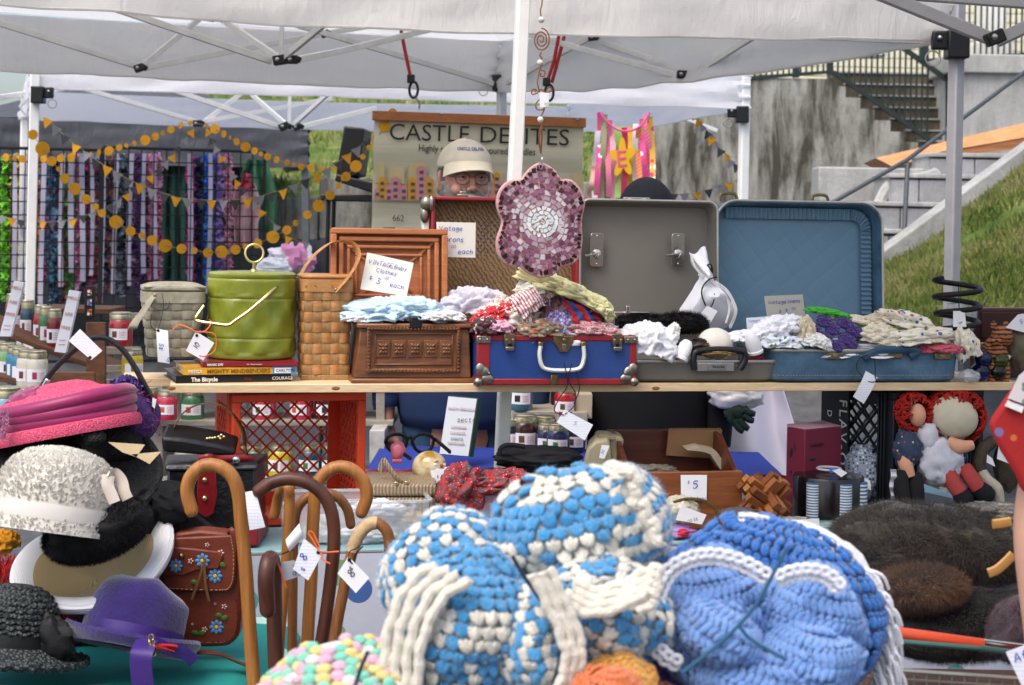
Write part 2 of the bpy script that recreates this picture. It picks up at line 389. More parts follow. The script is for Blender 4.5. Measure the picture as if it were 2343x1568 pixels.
def slope(name,label,c00,c10,c01,c11,nblade,bh,seed,nu=24,nv=24):
 def f(u,v):
  p=lerp(lerp(c00,c10,u),lerp(c01,c11,u),v);p=p.copy();p.z+=.06*fbm(p,1.3,seed)+.03*nz(p,6,seed);return p
 g=G();g.grid(f,nu,nv);o=ob_from(g,name,M_grass,fixn=False);o['kind']='structure'
 r=random.Random(seed);g=G()
 for i in range(nblade):
  u,v=r.random(),r.random();p=f(u,v)
  if fbm(p,.9,seed+3)+r.uniform(-.5,.5)<-.15:continue
  a=r.uniform(0,2*pi);h=bh*r.uniform(.5,1.3);w=h*.12;d=V((cos(a),sin(a),0));ln=V((r.uniform(-.6,.6),r.uniform(-.6,.6),1))*h
  g.add([p-d*w,p+d*w,p+ln],[(0,1,2)],0 if r.random()<.6 else 1)
 b=ob_from(g,'grass_blades',[M_grass,M_dry],smooth=False,fixn=False);b['kind']='stuff';b['label']=label;b['category']='grass'
slope('grass_bank','tufty half dry grass on the bank beside the stepped kerb',P(1900,790,8.4),P(2700,800,8.4),P(1985,650,11.3),P(2700,125,11.8),70000,.06,3)
slope('grass_hill','mown green grass on the hillside behind the banner',P(200,455,14.6),P(1375,455,14.6),P(200,150,27),P(1372,200,26),14000,.10,5)
t=T('retaining_wall','low bare concrete wall along the foot of the hillside behind the dark grey tent','wall',BG,P(720,540,13.2))
def slab(px0,py0,px1,py1,d,dep,k=None):
 a,b=(k or BG.k)(px0,py1,d),(k or BG.k)(px1,py0,d);g=G();g.box(((a.x+b.x)/2,a.y+dep/2,(a.z+b.z)/2),(b.x-a.x,dep,b.z-a.z));return g
for q in((540,452,726,548,13.2,.3),(728,418,1420,548,13.25,.35)):
 g=slab(*q);g.v=[p-t.b for p in g.v];t.part('wall_section',g,M_conc,bevel=.015)
t=T('retaining_wall','tall rain-stained concrete retaining wall carrying the iron railing','wall',BG,P(1700,455,24))
def loc(g,t):g.v=[p-t.b for p in g.v];return g
D=24.0
edges=[(1345,190),(1630,184)]
stp=[(1905,172),(1932,198),(1966,224),(1999,250),(2036,276),(2070,302),(2100,326)]
a,b=P(1330,470,D),P(1902,181,D);b.x=P(1905,320,D).x
g=G();g.box(((a.x+b.x)/2,D+.4,(a.z+b.z)/2),(b.x-a.x,.8,b.z-a.z));t.part('wall_face',loc(g,t),M_conc,smooth=False)
for i in range(len(stp)-1):
 x0,y0=stp[i];x1,y1=stp[i+1];a,b=P(x0,470,D),P(x1,y1,D);a.x,b.x=P(x0,320,D).x,P(x1,320,D).x
 g=G();g.box(((a.x+b.x)/2,D+.4,(a.z+b.z)/2),(b.x-a.x,.8,b.z-a.z));t.part('wall_face',loc(g,t),M_conc,smooth=False)
a,b=P(2176,470,D-.3),P(2480,166,D-.3)
g=G();g.box(((a.x+b.x)/2,D+.3,(a.z+b.z)/2),(b.x-a.x,1.2,b.z-a.z));t.part('wall_face',loc(g,t),M_conc2,bevel=.02)
a,b=P(2172,166,D-.4),P(2480,128,D-.4)
g=G();g.box(((a.x+b.x)/2,D+.3,(a.z+b.z)/2),(b.x-a.x,1.4,b.z-a.z));t.part('coping',loc(g,t),M_conc2,bevel=.02)
st=T('outdoor_stair','worn brown concrete stair rising behind the iron balusters','stairs',BG,P(2050,330,D+.2))
for i,(x0,y0)in enumerate(stp):
 a,b=P(x0,y0+27,D+.9-.12*i),P(2178,y0,D+.9-.12*i)
 g=G();g.box(((a.x+b.x)/2,a.y+.25,(a.z+b.z)/2),(b.x-a.x,.5,b.z-a.z));s1=st.part('step',loc(g,st),M_step)
 g=G();g.box(((a.x+b.x)/2,a.y+.24,b.z+.012),(b.x-a.x,.54,.024));st.part('nosing',loc(g,st),M_conc2,s1)
M_iron=mk('green_black_iron','#22302c',.5,.2,20)
t=T('iron_railing','dark green iron railing along the wall top and down the stair','railing',BG,P(1800,185,D))
bal=G();bal.box((0,0,.5),(.026,.026,1.0));bal_me=mesh_of(bal,'baluster',M_iron,smooth=False)
def rail(pts,w):g=G();[g.bar(a-t.b,b-t.b,w,w)for a,b in zip(pts,pts[1:])];return t.part('rail',g,M_iron,smooth=False)
def bals(x0,y0,x1,y1,step,hgt,d):
 n=int((x1-x0)/step)
 for i in range(n+1):
  u=i/n;p=P(lerp(x0,x1,u),lerp(y0,y1,u),d)-t.b;t.inst('baluster',bal_me,p,scale=(1,1,hgt))
rail([P(1600,188,D),P(1900,165,D)],.05);bals(1726,183,1896,165,12.5,1.0,D)
rail([P(1905,165,D),P(2127,322,D)],.06);rail([P(1905,-5,D),P(2168,184,D)],.07);bals(1916,173,2120,317,12.4,1.05,D)
rail([P(2168,186,D),P(2168,325,D)],.06);rail([P(1898,172,D),P(1898,0,D)],.09);rail([P(2111,140,D),P(2111,80,D)],.10);rail([P(1820,178,D),P(1820,100,D)],.09)
rail([P(2115,139,26.5),P(2480,116,26.5)],.05);bals(2122,137,2470,116,13,1.0,26.5)
M_cream=mk('cream_siding','#e8e2c6',.6,.05,3);M_white_p=mk('white_paint','#f3f2ea',.45,.04,5)
t=T('porch_building','cream building with white square porch columns above the wall','building',BG,P(2000,180,29))
a,b=P(1550,190,30),P(2700,-260,30);g=G();g.box(((a.x+b.x)/2,30.2,(a.z+b.z)/2),(b.x-a.x,.4,b.z-a.z));w=t.part('wall',loc(g,t),M_cream)
for i in range(22):
 z=a.z+(b.z-a.z)*i/22;g=G();g.box(((a.x+b.x)/2,29.98,z+.08),(b.x-a.x,.05,.155));t.part('clapboard',loc(g,t),M_cream,w,bevel=.006)
for x in(2278,2560,1990):
 a,b=P(x-32,90,27),P(x+30,-260,27);g=G();g.box(((a.x+b.x)/2,27.2,(a.z+b.z)/2),(b.x-a.x,.45,b.z-a.z));c_=t.part('column',loc(g,t),M_white_p,bevel=.02)
 a,b=P(x-40,128,26.95),P(x+38,94,26.95);g=G();g.box(((a.x+b.x)/2,27.2,(a.z+b.z)/2),(b.x-a.x,.56,b.z-a.z));t.part('plinth',loc(g,t),M_white_p,c_,bevel=.03)
M_block=concrete('grey_block','#9a9a9c','#b4b4b6','#6d6b66',.3,5)
t=T('block_terrace','grey concrete block steps with pale cast treads beside the grass bank','steps',BG,P(2080,600,12))
rows=[(2126,360,2480,409,13.4),(2036,409,2480,474,12.9),(1986,474,2480,534,12.4),(1986,534,2300,604,12.0)]
for j,(x0,y0,x1,y1,d)in enumerate(rows):
 a,b=P(x0,y1,d),P(x1,y0,d);nb=7;w=(b.x-a.x)/nb
 g=G();g.box(((a.x+b.x)/2,d+.33,(a.z+b.z)/2),(b.x-a.x,.56,b.z-a.z));core=t.part('step_core',loc(g,t),M_conc2)
 for i in range(nb):
  g=G();g.box((a.x+w*(i+.5),d+.02,(a.z+b.z)/2-.015),(w-.008,.1,b.z-a.z-.04));t.part('block',loc(g,t),M_block,core,bevel=.006)
 g=G();g.box(((a.x+b.x)/2,d+.28,b.z-.002),(b.x-a.x+.04,.66,.035));t.part('tread',loc(g,t),M_conc2,core,bevel=.008)
g=slab(1872,386,2124,470,13.6,.35);t.part('end_wall',loc(g,t),M_conc2,bevel=.015)
pts=spline([P(2010,470,13.0),P(2030,432,13.0),P(2060,416,13.0),P(2110,408,13.0),P(2140,398,13.1)],5);g=G();g.tube([p-t.b for p in pts],.05,8);t.part('broken_curb',g,M_conc2)
g=G();a,b=P(1985,632,11.45),P(2600,178,11.9);g.bar(a,b,.16,.20);k=solo('stringer_curb','sloping pale concrete kerb between block steps and grass','kerb',BG,g,M_conc2,bevel=.01)
t=T('handrail','grey pipe handrail on a post climbing past the block steps','handrail',BG,P(2068,575,11.8));M_pipe=mk('grey_pipe','#565a5c',.45,.15,30,metal=.3)
g=G();g.tube([P(1862,488,11.8)-t.b,P(2075,366,12.1)-t.b,P(2420,108,13.2)-t.b],.017,10);t.part('rail',g,M_pipe)
g=G();g.tube([P(2076,372,12.1)-t.b,P(2066,580,11.9)-t.b],.018,10);t.part('post',g,M_pipe)
M_ply=wood('plywood','#b97f4e','#d9a26c',(.6,8,8),.6)
t=T('plywood_ramp','orange-brown plywood ramp lying across the top of the block steps','ramp',BG,P(2160,384,14.2))
f=[P(2003,362,14.2),P(2400,268,14.2),P(2400,305,14.0),P(2150,348,14.0),P(2046,384,14.0)]
g=G();up=[p for p in f];g.hull([p-t.b for p in f],[p-t.b+V((0,.5,-.03))for p in f]);t.part('deck',g,M_ply,smooth=False)
f=[P(2150,349,14.01),P(2400,306,14.01),P(2400,334,14.0),P(2185,356,14.0)]
g=G();g.hull([p-t.b for p in f],[p-t.b+V((0,.03,0))for p in f]);t.part('side_board',g,wood('ply_dark','#7d4c28','#a5693b',(.6,8,8)),smooth=False)
# ================================================================ tents
def fabric(name,c,tr,dirt=.35,dcol='#8d8577'):
 m=N(name);co=m.co();f=m.noise(co,2.5,6,.6);cc=m.ramp(f,[(.3,C(c,.93)),(.7,C(c))])
 d=m.noise(m.co('Object',(1,1,2.4)),2.3,8,.72);cc=m.mix(m.ramp(d,[(.56,(0,0,0)),(.75,(dirt,)*3)]),cc,C(dcol))
 m.bump(m.noise(m.co('Object',(5,5,1.2)),3.0,5,.6,.8),.45,.03);m.out(cc,.55,0,.3);return m.translucent(tr,C(c))
M_tentA=fabric('tent_canvas_aged','#f5f3ef',.60,.22);M_tentB=fabric('tent_canvas_white','#fbfbfd',.68,.05);M_tentD=fabric('tent_canvas_grey','#5b5d61',.1,.2,'#3c3d40')
M_frame=mk('grey_enamel','#cfcfca',.4,.08,14,spec=.5,dirt=.25,dcol='#8a857c');M_frameB=mk('white_enamel','#eeeeea',.4,.05,14,spec=.5);M_frameD=mk('dark_enamel','#60646a',.45,.1,14)
M_blk=mk('black_plastic','#17181a',.4,.2,30);M_steel=mk('bright_steel','#b9b9b6',.3,.1,30,metal=1.0)
def valance(t,a,b,hem,h,mat,sag=.03,seed=1,name='valance',out=None,crum=.012,bulge=.02):
 """a hanging strip of canvas from corner a to b (ground plan), hem height, height h"""
 n=int((V(b)-V(a)).length*14);d=(V(b)-V(a)).normalized();nrm=V((d.y,-d.x,0))
 def f(u,v):
  p=lerp(V(a),V(b),u);e=min(u,1-u);w=min(1,e*8)
  p.z=hem-sag*sin(pi*u)+(1-v)*h+(1-v)*.0
  p+=nrm*(bulge*sin(pi*u*3.3+seed)*(v)+crum*nz((u*9,v*2.2,seed),2.0)+.02*v);p.z+=.010*nz((u*14,v,seed),1.0)*v
  if e<.03:p+=nrm*.02*sin(v*22+seed)*(1-e/.03)
  return p-t.b
 g=G();g.grid(f,n,10,th=.004);o=t.part(name,g,mat,fixn=False)
 g=G();g.tube([f(i/n,.985)+V((0,0,-.002))for i in range(n+1)],.006,5,cap=True);t.part('hem',g,mat,o)
 return o
def roof(t,cs,hem,h,apex,mat,seed=0):
 c=sum((V(p)for p in cs),V())/4;c.z=apex
 for i in range(4):
  a,b=V(cs[i]),V(cs[(i+1)%4]);a.z=b.z=hem+h
  def f(u,v):
   p=lerp(lerp(a,b,u),c,v);p.z-=.10*sin(pi*min(v,1))*.6*(1-abs(2*u-1)*.4);p.z+=.012*nz(p,2.5,seed);return p-t.b
  g=G();g.grid(f,16,12);t.part('roof_panel',g,mat,fixn=False)
def truss(t,segs,w=.016,h=.026,mat=None):
 for q in segs:
  (x0,y0,d0),(x1,y1,d1)=q;g=G();g.bar(P(x0,y0,d0)-t.b,P(x1,y1,d1)-t.b,w,h);t.part('truss_bar',g,mat or M_frame,smooth=False,bevel=.002,seg=1)
def joint(t,px,py,d,s=.03):
 g=G();c=P(px,py,d)-t.b;g.box(c,(s*1.5,s*1.2,s*1.1),rot(0,rnd.uniform(-.5,.5),0));g.box(c+V((s*.7,.004,s*.1)),(s*.9,s,s*.8),rot(0,.5,0));j=t.part('hinge',g,M_blk,bevel=.004)
 g=G();g.sphere(c+V((-.2*s,-s*.65,0)),s*.28,8,6);t.part('bolt',g,M_steel,j)
def bracket(t,c,mat=M_blk,ring=True,s=1.0,sx=1):
 c=V(c);g=G();g.box(c,(.064*s,.064*s,.085*s));g.box(c+V((sx*.05*s,0,.012*s)),(.05*s,.03*s,.055*s));b=t.part('corner_bracket',g,mat,bevel=.006)
 g=G();g.tube([c+V((sx*(.078)*s+.022*s*cos(a)*1,-.03*s,-.045*s+.022*s*sin(a)))for a in[2*pi*i/14 for i in range(14)]],.0025*s,6,closed=True);t.part('pull_ring',g,M_steel,b)
 g=G();g.sphere(c+V((sx*.055*s,-.018*s,.018*s)),.008*s,8,6);t.part('bolt',g,M_steel,b)
def leg(t,top,foot,w,mat,ang=.4):
 g=G();d=(V(top)-V(foot));g.box((V(top)+V(foot))/2-t.b,(w,w,d.length),d.to_track_quat('Z','Y').to_matrix()@rot(0,0,ang));o=t.part('leg',g,mat,bevel=.006,smooth=True)
 g=G();g.box(V(foot)-t.b+V((0,0,.006)),(w*2.2,w*2.2,.012));t.part('foot_plate',g,mat,o);return o
HA=2.15
cN,cF=Q(2187,92,HA),Q(1142,212,HA);cM=cN+(Q(780,29,HA)-cN).normalized()*3.75;cL=cF+(Q(0,160,HA)-cF).normalized()*3.05
tA=T('pop_up_tent','aged white pop-up tent with grey frame sheltering the candle seller','tent',BG,((cN.x+cL.x)/2,(cN.y+cL.y)/2,0))
cs=[cM,cN,cF,cL]
valance(tA,cM,cN,HA,.30,M_tentA,.05,1,crum=.02);valance(tA,cF,cN,HA+.0,.26,M_tentA,.05,2);valance(tA,cL,cF,HA,.26,M_tentA,.01,3);valance(tA,cL,cM,HA,.26,M_tentA,.03,4)
roof(tA,[V(c)for c in cs],HA,.26,3.15,M_tentA)
for c_,(px,py,px2,py2)in((cN,(2188,110,2174,760)),(cF,(1148,60,1146,420))):
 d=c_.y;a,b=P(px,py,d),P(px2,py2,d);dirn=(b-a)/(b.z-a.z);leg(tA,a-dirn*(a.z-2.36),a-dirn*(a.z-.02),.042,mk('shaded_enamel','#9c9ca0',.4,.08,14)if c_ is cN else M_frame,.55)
leg(tA,V((cM.x,cM.y,2.36)),V((cM.x,cM.y,.01)),.042,M_frame);leg(tA,V((cL.x,cL.y,2.36)),V((cL.x,cL.y,.01)),.042,M_frame)
bracket(tA,P(2188,103,cN.y-.02)-tA.b,s=1.15,sx=-1);bracket(tA,P(1141,191,cF.y-.03)-tA.b,s=1.0,sx=-1)
dc,db=6.4,7.35
truss(tA,[((-30,45,6.9),(319,154,db)),((150,-18,6.0),(621,141,dc)),((319,157,db),(545,-30,7.8)),((400,-10,7.0),(470,30,6.9)),((497,37,6.9),(640,135,dc)),((322,157,db),(786,70,7.9)),((786,70,7.9),(940,44,8.0)),((646,-20,6.4),(643,135,dc)),((640,140,dc),(800,8,5.9)),((480,-2,7.2),(780,88,7.6)),((780,88,7.6),(1128,192,8.15)),((675,138,dc),(780,117,6.8)),((780,117,6.8),(1100,40,7.6)),((1110,52,7.5),(1552,174,6.9)),((1270,58,7.7),(1566,163,6.9)),((1160,190,8.1),(1395,62,7.3)),((1586,171,6.85),(1730,80,6.3)),((1730,80,6.3),(2180,95,5.6))])
for q in((640,138,dc-.03,.034),(319,156,db-.03,.03),(478,40,6.85,.03),(744,78,7.7,.028),(1560,171,6.85,.03),(1355,86,7.3,.028),(1112,55,7.45,.028),(668,137,dc-.05,.03)):joint(tA,*q)
HB=2.15
bL,bR=Q(72,203,HB),Q(1712,250,HB);dv=V((-.30,.95,0)).normalized()*3.05;bL2,bR2=bL+dv,bR+dv
tB=T('pop_up_tent','bright white pop-up tent behind the candle seller with bunting strung from it','tent',BG,((bL.x+bR2.x)/2,(bL.y+bR2.y)/2,0))
valance(tB,bL,bR,HB,.22,M_tentB,.0,5,crum=.025);valance(tB,bR2,bR,HB,.22,M_tentB,.03,6);valance(tB,bL2,bR2,HB,.2,M_tentB,.02,7);valance(tB,bL2,bL,HB,.22,M_tentB,.03,8)
roof(tB,[bL,bR,bR2,bL2],HB,.22,3.1,M_tentB)
a,b=P(80,190,bL.y),P(68,700,bL.y);dn=(b-a)/(b.z-a.z);leg(tB,a-dn*(a.z-2.33),a-dn*(a.z-.01),.05,M_frameB,.3);bracket(tB,P(88,218,bL.y-.03)-tB.b,s=1.05,sx=1)
a,b=P(1703,250,bR.y),P(1699,450,bR.y);dn=(b-a)/(b.z-a.z);leg(tB,a-dn*(a.z-2.33),a-dn*(a.z-.01),.05,M_frameB,.3);bracket(tB,P(1697,263,bR.y-.03)-tB.b,s=1.1,sx=-1)
for q in(bL2,bR2):leg(tB,V((q.x,q.y,2.3)),V((q.x,q.y,.02 if q.y<12.6 else gz(q.x,q.y))),.05,M_frameB)
truss(tB,[((180,200,10.5),(450,279,11.2)),((400,208,9.6),(644,292,10)),((460,285,11.2),(560,208,11.4)),((575,216,10.6),(658,289,10)),((463,279,11.2),(760,226,11.7)),((663,215,10),(662,285,10)),((661,295,10),(750,215,9.6)),((685,292,10),(860,248,10.5)),((-20,226,9),(190,196,10.5)),((1500,245,12),(1640,300,12.2))],.018,.03,M_frameB)
for q in((650,290,9.95,.04),(452,283,11.1,.04),(680,291,9.95,.035)):joint(tB,*q)
t=T('pop_up_tent','dark grey pop-up tent over the wire panels of garlands','tent',BG,P(350,900,12.3)*1.0)
t.b.z=0;t.o.location.z=0
dL,dR=P(-120,352,12.0),P(703,362,12.9);hd=.32
valance(t,V((dL.x,dL.y,0)),V((dR.x,dR.y,0)),dL.z-.03,hd,M_tentD,.02,9,crum=.02);back=V((-.6,2.7,0))
valance(t,V((dR.x,dR.y,0)),V((dR.x,dR.y,0))+back,dL.z,hd,M_tentD,.02,10)
roof(t,[V((dL.x,dL.y,0)),V((dR.x,dR.y,0)),V((dR.x,dR.y,0))+back,V((dL.x,dL.y,0))+back],dL.z-.03,hd,2.75,M_tentD)
leg(t,P(697,300,12.93),V((P(710,560,12.9).x,12.9,gz(0,12.9))),.055,M_frameD)
leg(t,P(-100,300,12.1),V((P(-110,560,12.1).x,12.1,0)),.055,M_frameD)
tT=T('pop_up_tent','white pop-up tent over the second-hand stall, its leg behind the shelf','tent',BG,V((.03,4.4,0)))
a,b=P(1196,0,4.42),P(1154,900,4.42);dn=(b-a)/(b.z-a.z);leg(tT,a-dn*(a.z-2.45),a-dn*(a.z-.01),.036,M_frameB,.25)
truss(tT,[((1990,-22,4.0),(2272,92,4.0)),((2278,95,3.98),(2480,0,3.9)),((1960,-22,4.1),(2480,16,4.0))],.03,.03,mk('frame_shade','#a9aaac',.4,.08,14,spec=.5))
joint(tT,2275,87,3.97,.03)
q0=V((.02,4.46,0));u_,v_=SH.u*3.05,SH.v*-3.05;cs=[q0+v_,q0+v_+u_,q0+u_,q0]
roof(tT,[V(c)for c in cs],2.22,.20,3.0,M_tentA)
for a_,b_ in((0,1),(1,2),(2,3),(3,0)):valance(tT,cs[a_],cs[b_],2.22,.22,M_tentA,.02,20+a_)
for c_ in cs[:3]:leg(tT,V((c_.x,c_.y,2.4)),V((c_.x,c_.y,.01)),.036,M_frameB)
# ================================================================ behind the stall
def off(pts,t):return[p-t.b for p in pts]
def TX(i,q):return(780.3*0+[0,780.3,1555.8][i]+q*.3356)
def TY(j,q):return([0,520.2,1041.6][j]+q*.3356)
M_wire=mk('black_wire','#121214',.5,.1,20)
for gi,(x0,x1,d0,d1,lb)in enumerate(((-60,232,11.22,11.42,'black wire grid panel hung with lime and yellow garlands'),(236,606,11.42,11.82,'black wire grid panel hung with pink and blue garlands beside the green coat'))):
 t=T('wire_grid',lb,'grid panel',BG,P((x0+x1)/2,700,(d0+d1)/2));g=G()
 pa,pb=P(x0,350,d0),P(x1,352,d1);z1,z0=pa.z+.04,.45;nx=int((x1-x0)/27)
 for i in range(nx+1):
  q=lerp(pa,pb,i/nx);g=G();g.tube([V((q.x,q.y,z0))-t.b,V((q.x,q.y,z1))-t.b],.0045 if i not in(0,nx)else .011,6);t.part('wire',g,M_wire)
 for j in range(17):
  z=z0+(z1-z0)*j/16;g=G();g.tube([V((pa.x,pa.y,z))-t.b,V((pb.x,pb.y,z))-t.b],.0045 if j not in(0,16)else .011,6);t.part('wire',g,M_wire)
M_lil=mk('lilac_ribbon','#c9c6dc',.5,.06,10,trans=.25)
strands=[(10,'#5fa02c','#7cc43c'),(34,'#d8c34e','#b9a23a'),(58,'#2c2a30','#3f3840'),(82,'#d07a3c','#e8a05a'),(112,'#5a97b8','#7f5f8c'),(134,'#3f6e8c','#63303a'),(156,'#4c8c3c','#7ea65c'),(180,'#c25a94','#d98ab4'),(203,'#c24c86','#7a3a5c'),(228,'#6d5f7c','#9a92b0'),(252,'#5c6b7a','#c77a58'),(276,'#8fa0ac','#4a4652'),(318,'#7b4f96','#5c3c78'),(345,'#c986a6','#e0aec4'),(362,'#d79ab6','#a83a5a'),(437,'#b02a7c','#c83c92'),(474,'#2f6cc8','#4a9ad8'),(503,'#8f78b8','#b09ac8'),(522,'#c88aa2','#e0a8b8'),(22,'#8aa03c','#3a3c2c'),(46,'#8c5a3c','#d8b870'),(70,'#4a3c48','#a85a3c'),(96,'#b85c7c','#5c7c8c'),(122,'#2c4a5c','#88b0c8'),(146,'#7c3c4c','#3c5c3c'),(170,'#e0a0c0','#5c8c4c'),(192,'#2c2830','#6c5c70'),(216,'#b04c4c','#94a8b0'),(240,'#3c3440','#8c7c9c'),(264,'#a8b4b8','#6c4c5c'),(290,'#2a2830','#7c8c94'),(305,'#6c3c5c','#a894b4'),(332,'#4c3050','#b07c9c'),(455,'#1c2440','#3c3c6c'),(488,'#3c5ca8','#8c7cb0')]
for i,(x,c1,c2)in enumerate(strands):
 d=11.45+(x/600)*.55;r=random.Random(i);t=T('flower_garland','garland of %s and %s cloth petals behind the wire grid'%(hue_name(c1),hue_name(c2)),'garland',BG,P(x,700,d),group='flower garlands on the wire panels')
 y0,y1=356+r.uniform(0,6),r.uniform(640,705);g=G();y=y0
 while y<y1:
  c=P(x+r.uniform(-6,6),y,d+r.uniform(-.03,.03))-t.b;R=rot(r.uniform(0,6),r.uniform(0,6),r.uniform(0,6));k=r.uniform(.013,.030);mi=0 if r.random()<.6 else 1
  g.grid(lambda u,v:c+R@V(((u-.5)*2*k,(v-.5)*2*k*.8,k*.7*sin(u*5)*cos(v*4))),3,3,mi=mi);y+=r.uniform(1.4,3.2)
 t.part('petals',g,[mk('petal'+c1,C(c1,1.3),.75,.3,30,trans=.2),mk('petal'+c2,C(c2,1.3),.75,.3,30,trans=.2)],fixn=False,kind='stuff')
for i,x in enumerate([33,55,99,144,166,190,211,235,265,300,331,357,436,480]):
 d=11.35+(x/600)*.55;w=rnd.uniform(4,6.5);y1=rnd.uniform(620,712)
 f=lambda u,v:P(x+(u-.5)*2*w+3*sin(v*3+i)-v*4,lerp(352,y1,v),d+.02*sin(v*9+i))
 g=G();g.grid(f,2,18,th=.002);solo('hanging_ribbon','pale lilac ribbon hanging straight down over the wire panels','ribbon',BG,g,M_lil,group='lilac ribbons on the wire panels',fixn=False)
def drape(x0,x1,y0,y1,d,fold=.04,n=24,seed=0,wid=None,nv=14,flare=0):
 def f(u,v):
  c=(x0+x1)/2;hw=(x1-x0)/2*(1+flare*v);x=c+(u-.5)*2*hw
  if wid:x=c+(u-.5)*2*hw*wid(v)
  return P(x,lerp(y0,y1,v)+4*nz((u*4,v*3,seed)),d+fold*sin(u*n+seed+1.2*nz((u*3,v*2,seed)))*min(1,v*4+.2)+fold*nz((u*5,v*4,seed)))
 g=G();g.grid(f,36,nv,th=.006);return g
solo('tent_sidewall','dark cloth side wall closing the back of the grey tent','tent wall',BG,drape(-140,600,345,760,13.0,.05,30,12),mk('sidewall','#2e3236',.9,.3,4,.2,40),fixn=False)
M_green=mk('dark_green_cloth','#143c34',.85,.2,6,.2,60)
solo('backdrop_cloth','dark green cloth hanging behind the wire panel','cloth',BG,drape(366,424,372,640,12.6,.03,16,2),M_green,fixn=False)
solo('coat','dark green coat hanging from the dark grey tent','coat',BG,drape(540,632,366,532,12.4,.05,14,4,lambda v:.55+.45*min(1,v*2.2)),mk('coat_green','#2c5a40',.8,.15,6),fixn=False)
solo('plastic_bag','translucent pink plastic bag hanging beside the green coat','bag',BG,drape(528,598,420,562,11.9,.05,11,6,lambda v:.35+.6*sin(min(1,v*1.3+.15)*pi*.75)),mk('pink_film','#e2c0c6',.35,.25,5,.3,20,trans=.4),fixn=False)
solo('plastic_bag','small crimson bag tied above the pink plastic bag','bag',BG,drape(548,584,398,432,11.85,.03,8,7,lambda v:.4+.6*v),mk('crimson_film','#a8344c',.4,.2,5),fixn=False)
g=G();g.lump(P(668,594,10.5),(.14,.12,.10),3,.35,1.6,32,20);solo('plastic_bag','white and pink plastic shopping bag slumped behind the brown chest lid','bag',BG,g,dots('bag_pink','#ecebf0',['#e79ac4','#f0eef2','#e8b8d4'],5,.6))
g=G();g.lump(P(625,612,10.2),(.10,.09,.06),8,.3,1.8,28,18);solo('plastic_bag','small white plastic bag behind the green ice bucket ring','bag',BG,g,mk('bag_white','#e9edf2',.4,.1,8))
t=T('side_table','small grey folding table carrying the plastic shopping bags','table',BG,V((P(650,600,10.35).x,10.35,0)));zt_=P(650,630,10.35).z
g=G();g.box((0,0,zt_-.015),(.55,.45,.03));t.part('table_top',g,M_frameD,bevel=.006)
for sx_ in(-1,1):
 for sy_ in(-1,1):g=G();g.tube([V((sx_*.24,sy_*.19,zt_-.03)),V((sx_*.26,sy_*.21,0))],.012,8);t.part('leg',g,M_frameD)
t=T('side_table','black stool under the tilted loudspeaker cabinet','stool',BG,V((P(812,440,8.95).x,8.95,0)));zt_=P(812,446,8.95).z
g=G();g.box((0,0,zt_-.02),(.34,.34,.035));t.part('seat',g,M_blk,bevel=.006)
for sx_ in(-1,1):
 for sy_ in(-1,1):g=G();g.tube([V((sx_*.13,sy_*.13,zt_-.03)),V((sx_*.15,sy_*.15,0))],.012,8);t.part('leg',g,M_blk)
t=T('loudspeaker','tilted black loudspeaker cabinet propped beside the banner','loudspeaker',BG,P(810,440,8.8))
f=off([P(786,288,8.8),P(834,294,8.8),P(820,402,8.8),P(766,414,8.8)],t);g=G();g.hull(f,[p+V((.02,.25,0))for p in f]);t.part('cabinet',g,M_blk,bevel=.01)
f=off([P(770,398,8.75),P(858,420,8.75),P(858,444,8.75),P(764,414,8.75)],t);g=G();g.hull(f,[p+V((.02,.35,0))for p in f]);t.part('base_slab',g,M_blk,bevel=.008)
M_fy,M_fg,M_fd=mk('felt_yellow','#d99a1e',.9,.12,30,.3,200),mk('felt_grey','#8b8b92',.9,.1,30,.3,200),mk('felt_charcoal','#45464c',.9,.1,30,.3,200)
M_str=mk('string','#8d8468',.8,.1,20)
g=G();g.lathe([(1,-.05),(1,.05)],22,Euler((pi/2,0,0)).to_matrix());disc_me=mesh_of(g,'felt_circle',M_fy,ang=30)
pen={}
for k_,m_ in(('Y',M_fy),('G',M_fg),('D',M_fd)):
 g=G();g.prism([(-.5,.42),(.5,.42),(.06,-.5),(-.04,-.5)],Euler((pi/2,0,0)).to_matrix().to_4x4(),.012);pen[k_]=mesh_of(g,'pennant',m_,smooth=False)
def circles(label,lst,d):
 pts=[P(x,y,d)for x,y,r in lst];t=T('circle_garland',label,'bunting',BG,pts[len(pts)//2])
 g=G();g.tube(off(pts,t),.0016,4);t.part('string',g,M_str)
 for(x,y,r),p in zip(lst,pts):
  t.inst('felt_circle',disc_me,p-t.b,rot(rnd.uniform(-.25,.25),0,rnd.uniform(-.9,.9)if r<9 else rnd.uniform(-.4,.4)),scale=r*d/FP)
def pennants(label,lst,d,size=25):
 pts=[P(x,y,d)for x,y,c in lst];t=T('pennant_bunting',label,'bunting',BG,pts[len(pts)//2])
 g=G();g.tube([p-t.b+V((0,0,size*.4*d/FP))for p in pts],.0016,4);t.part('string',g,M_str)
 for i,((x,y,c),p)in enumerate(zip(lst,pts)):
  a,b=pts[max(0,i-1)],pts[min(len(pts)-1,i+1)];sl_=atan2(a.z-b.z,b.x-a.x)if b.x!=a.x else 0
  if abs(sl_)>1.7:sl_-=pi*(1 if sl_>0 else-1)
  t.inst('pennant',pen[c],p-t.b,rot(rnd.uniform(-.2,.2),sl_*.55,rnd.uniform(-.5,.5)),scale=size*d/FP)
A1=[(225,920,35),(290,1015,48),(352,1100,34),(400,1155,18),(442,1218,35),(510,1288,44),(587,1360,34),(650,1410,24),(695,1455,27),(790,1515,45)]
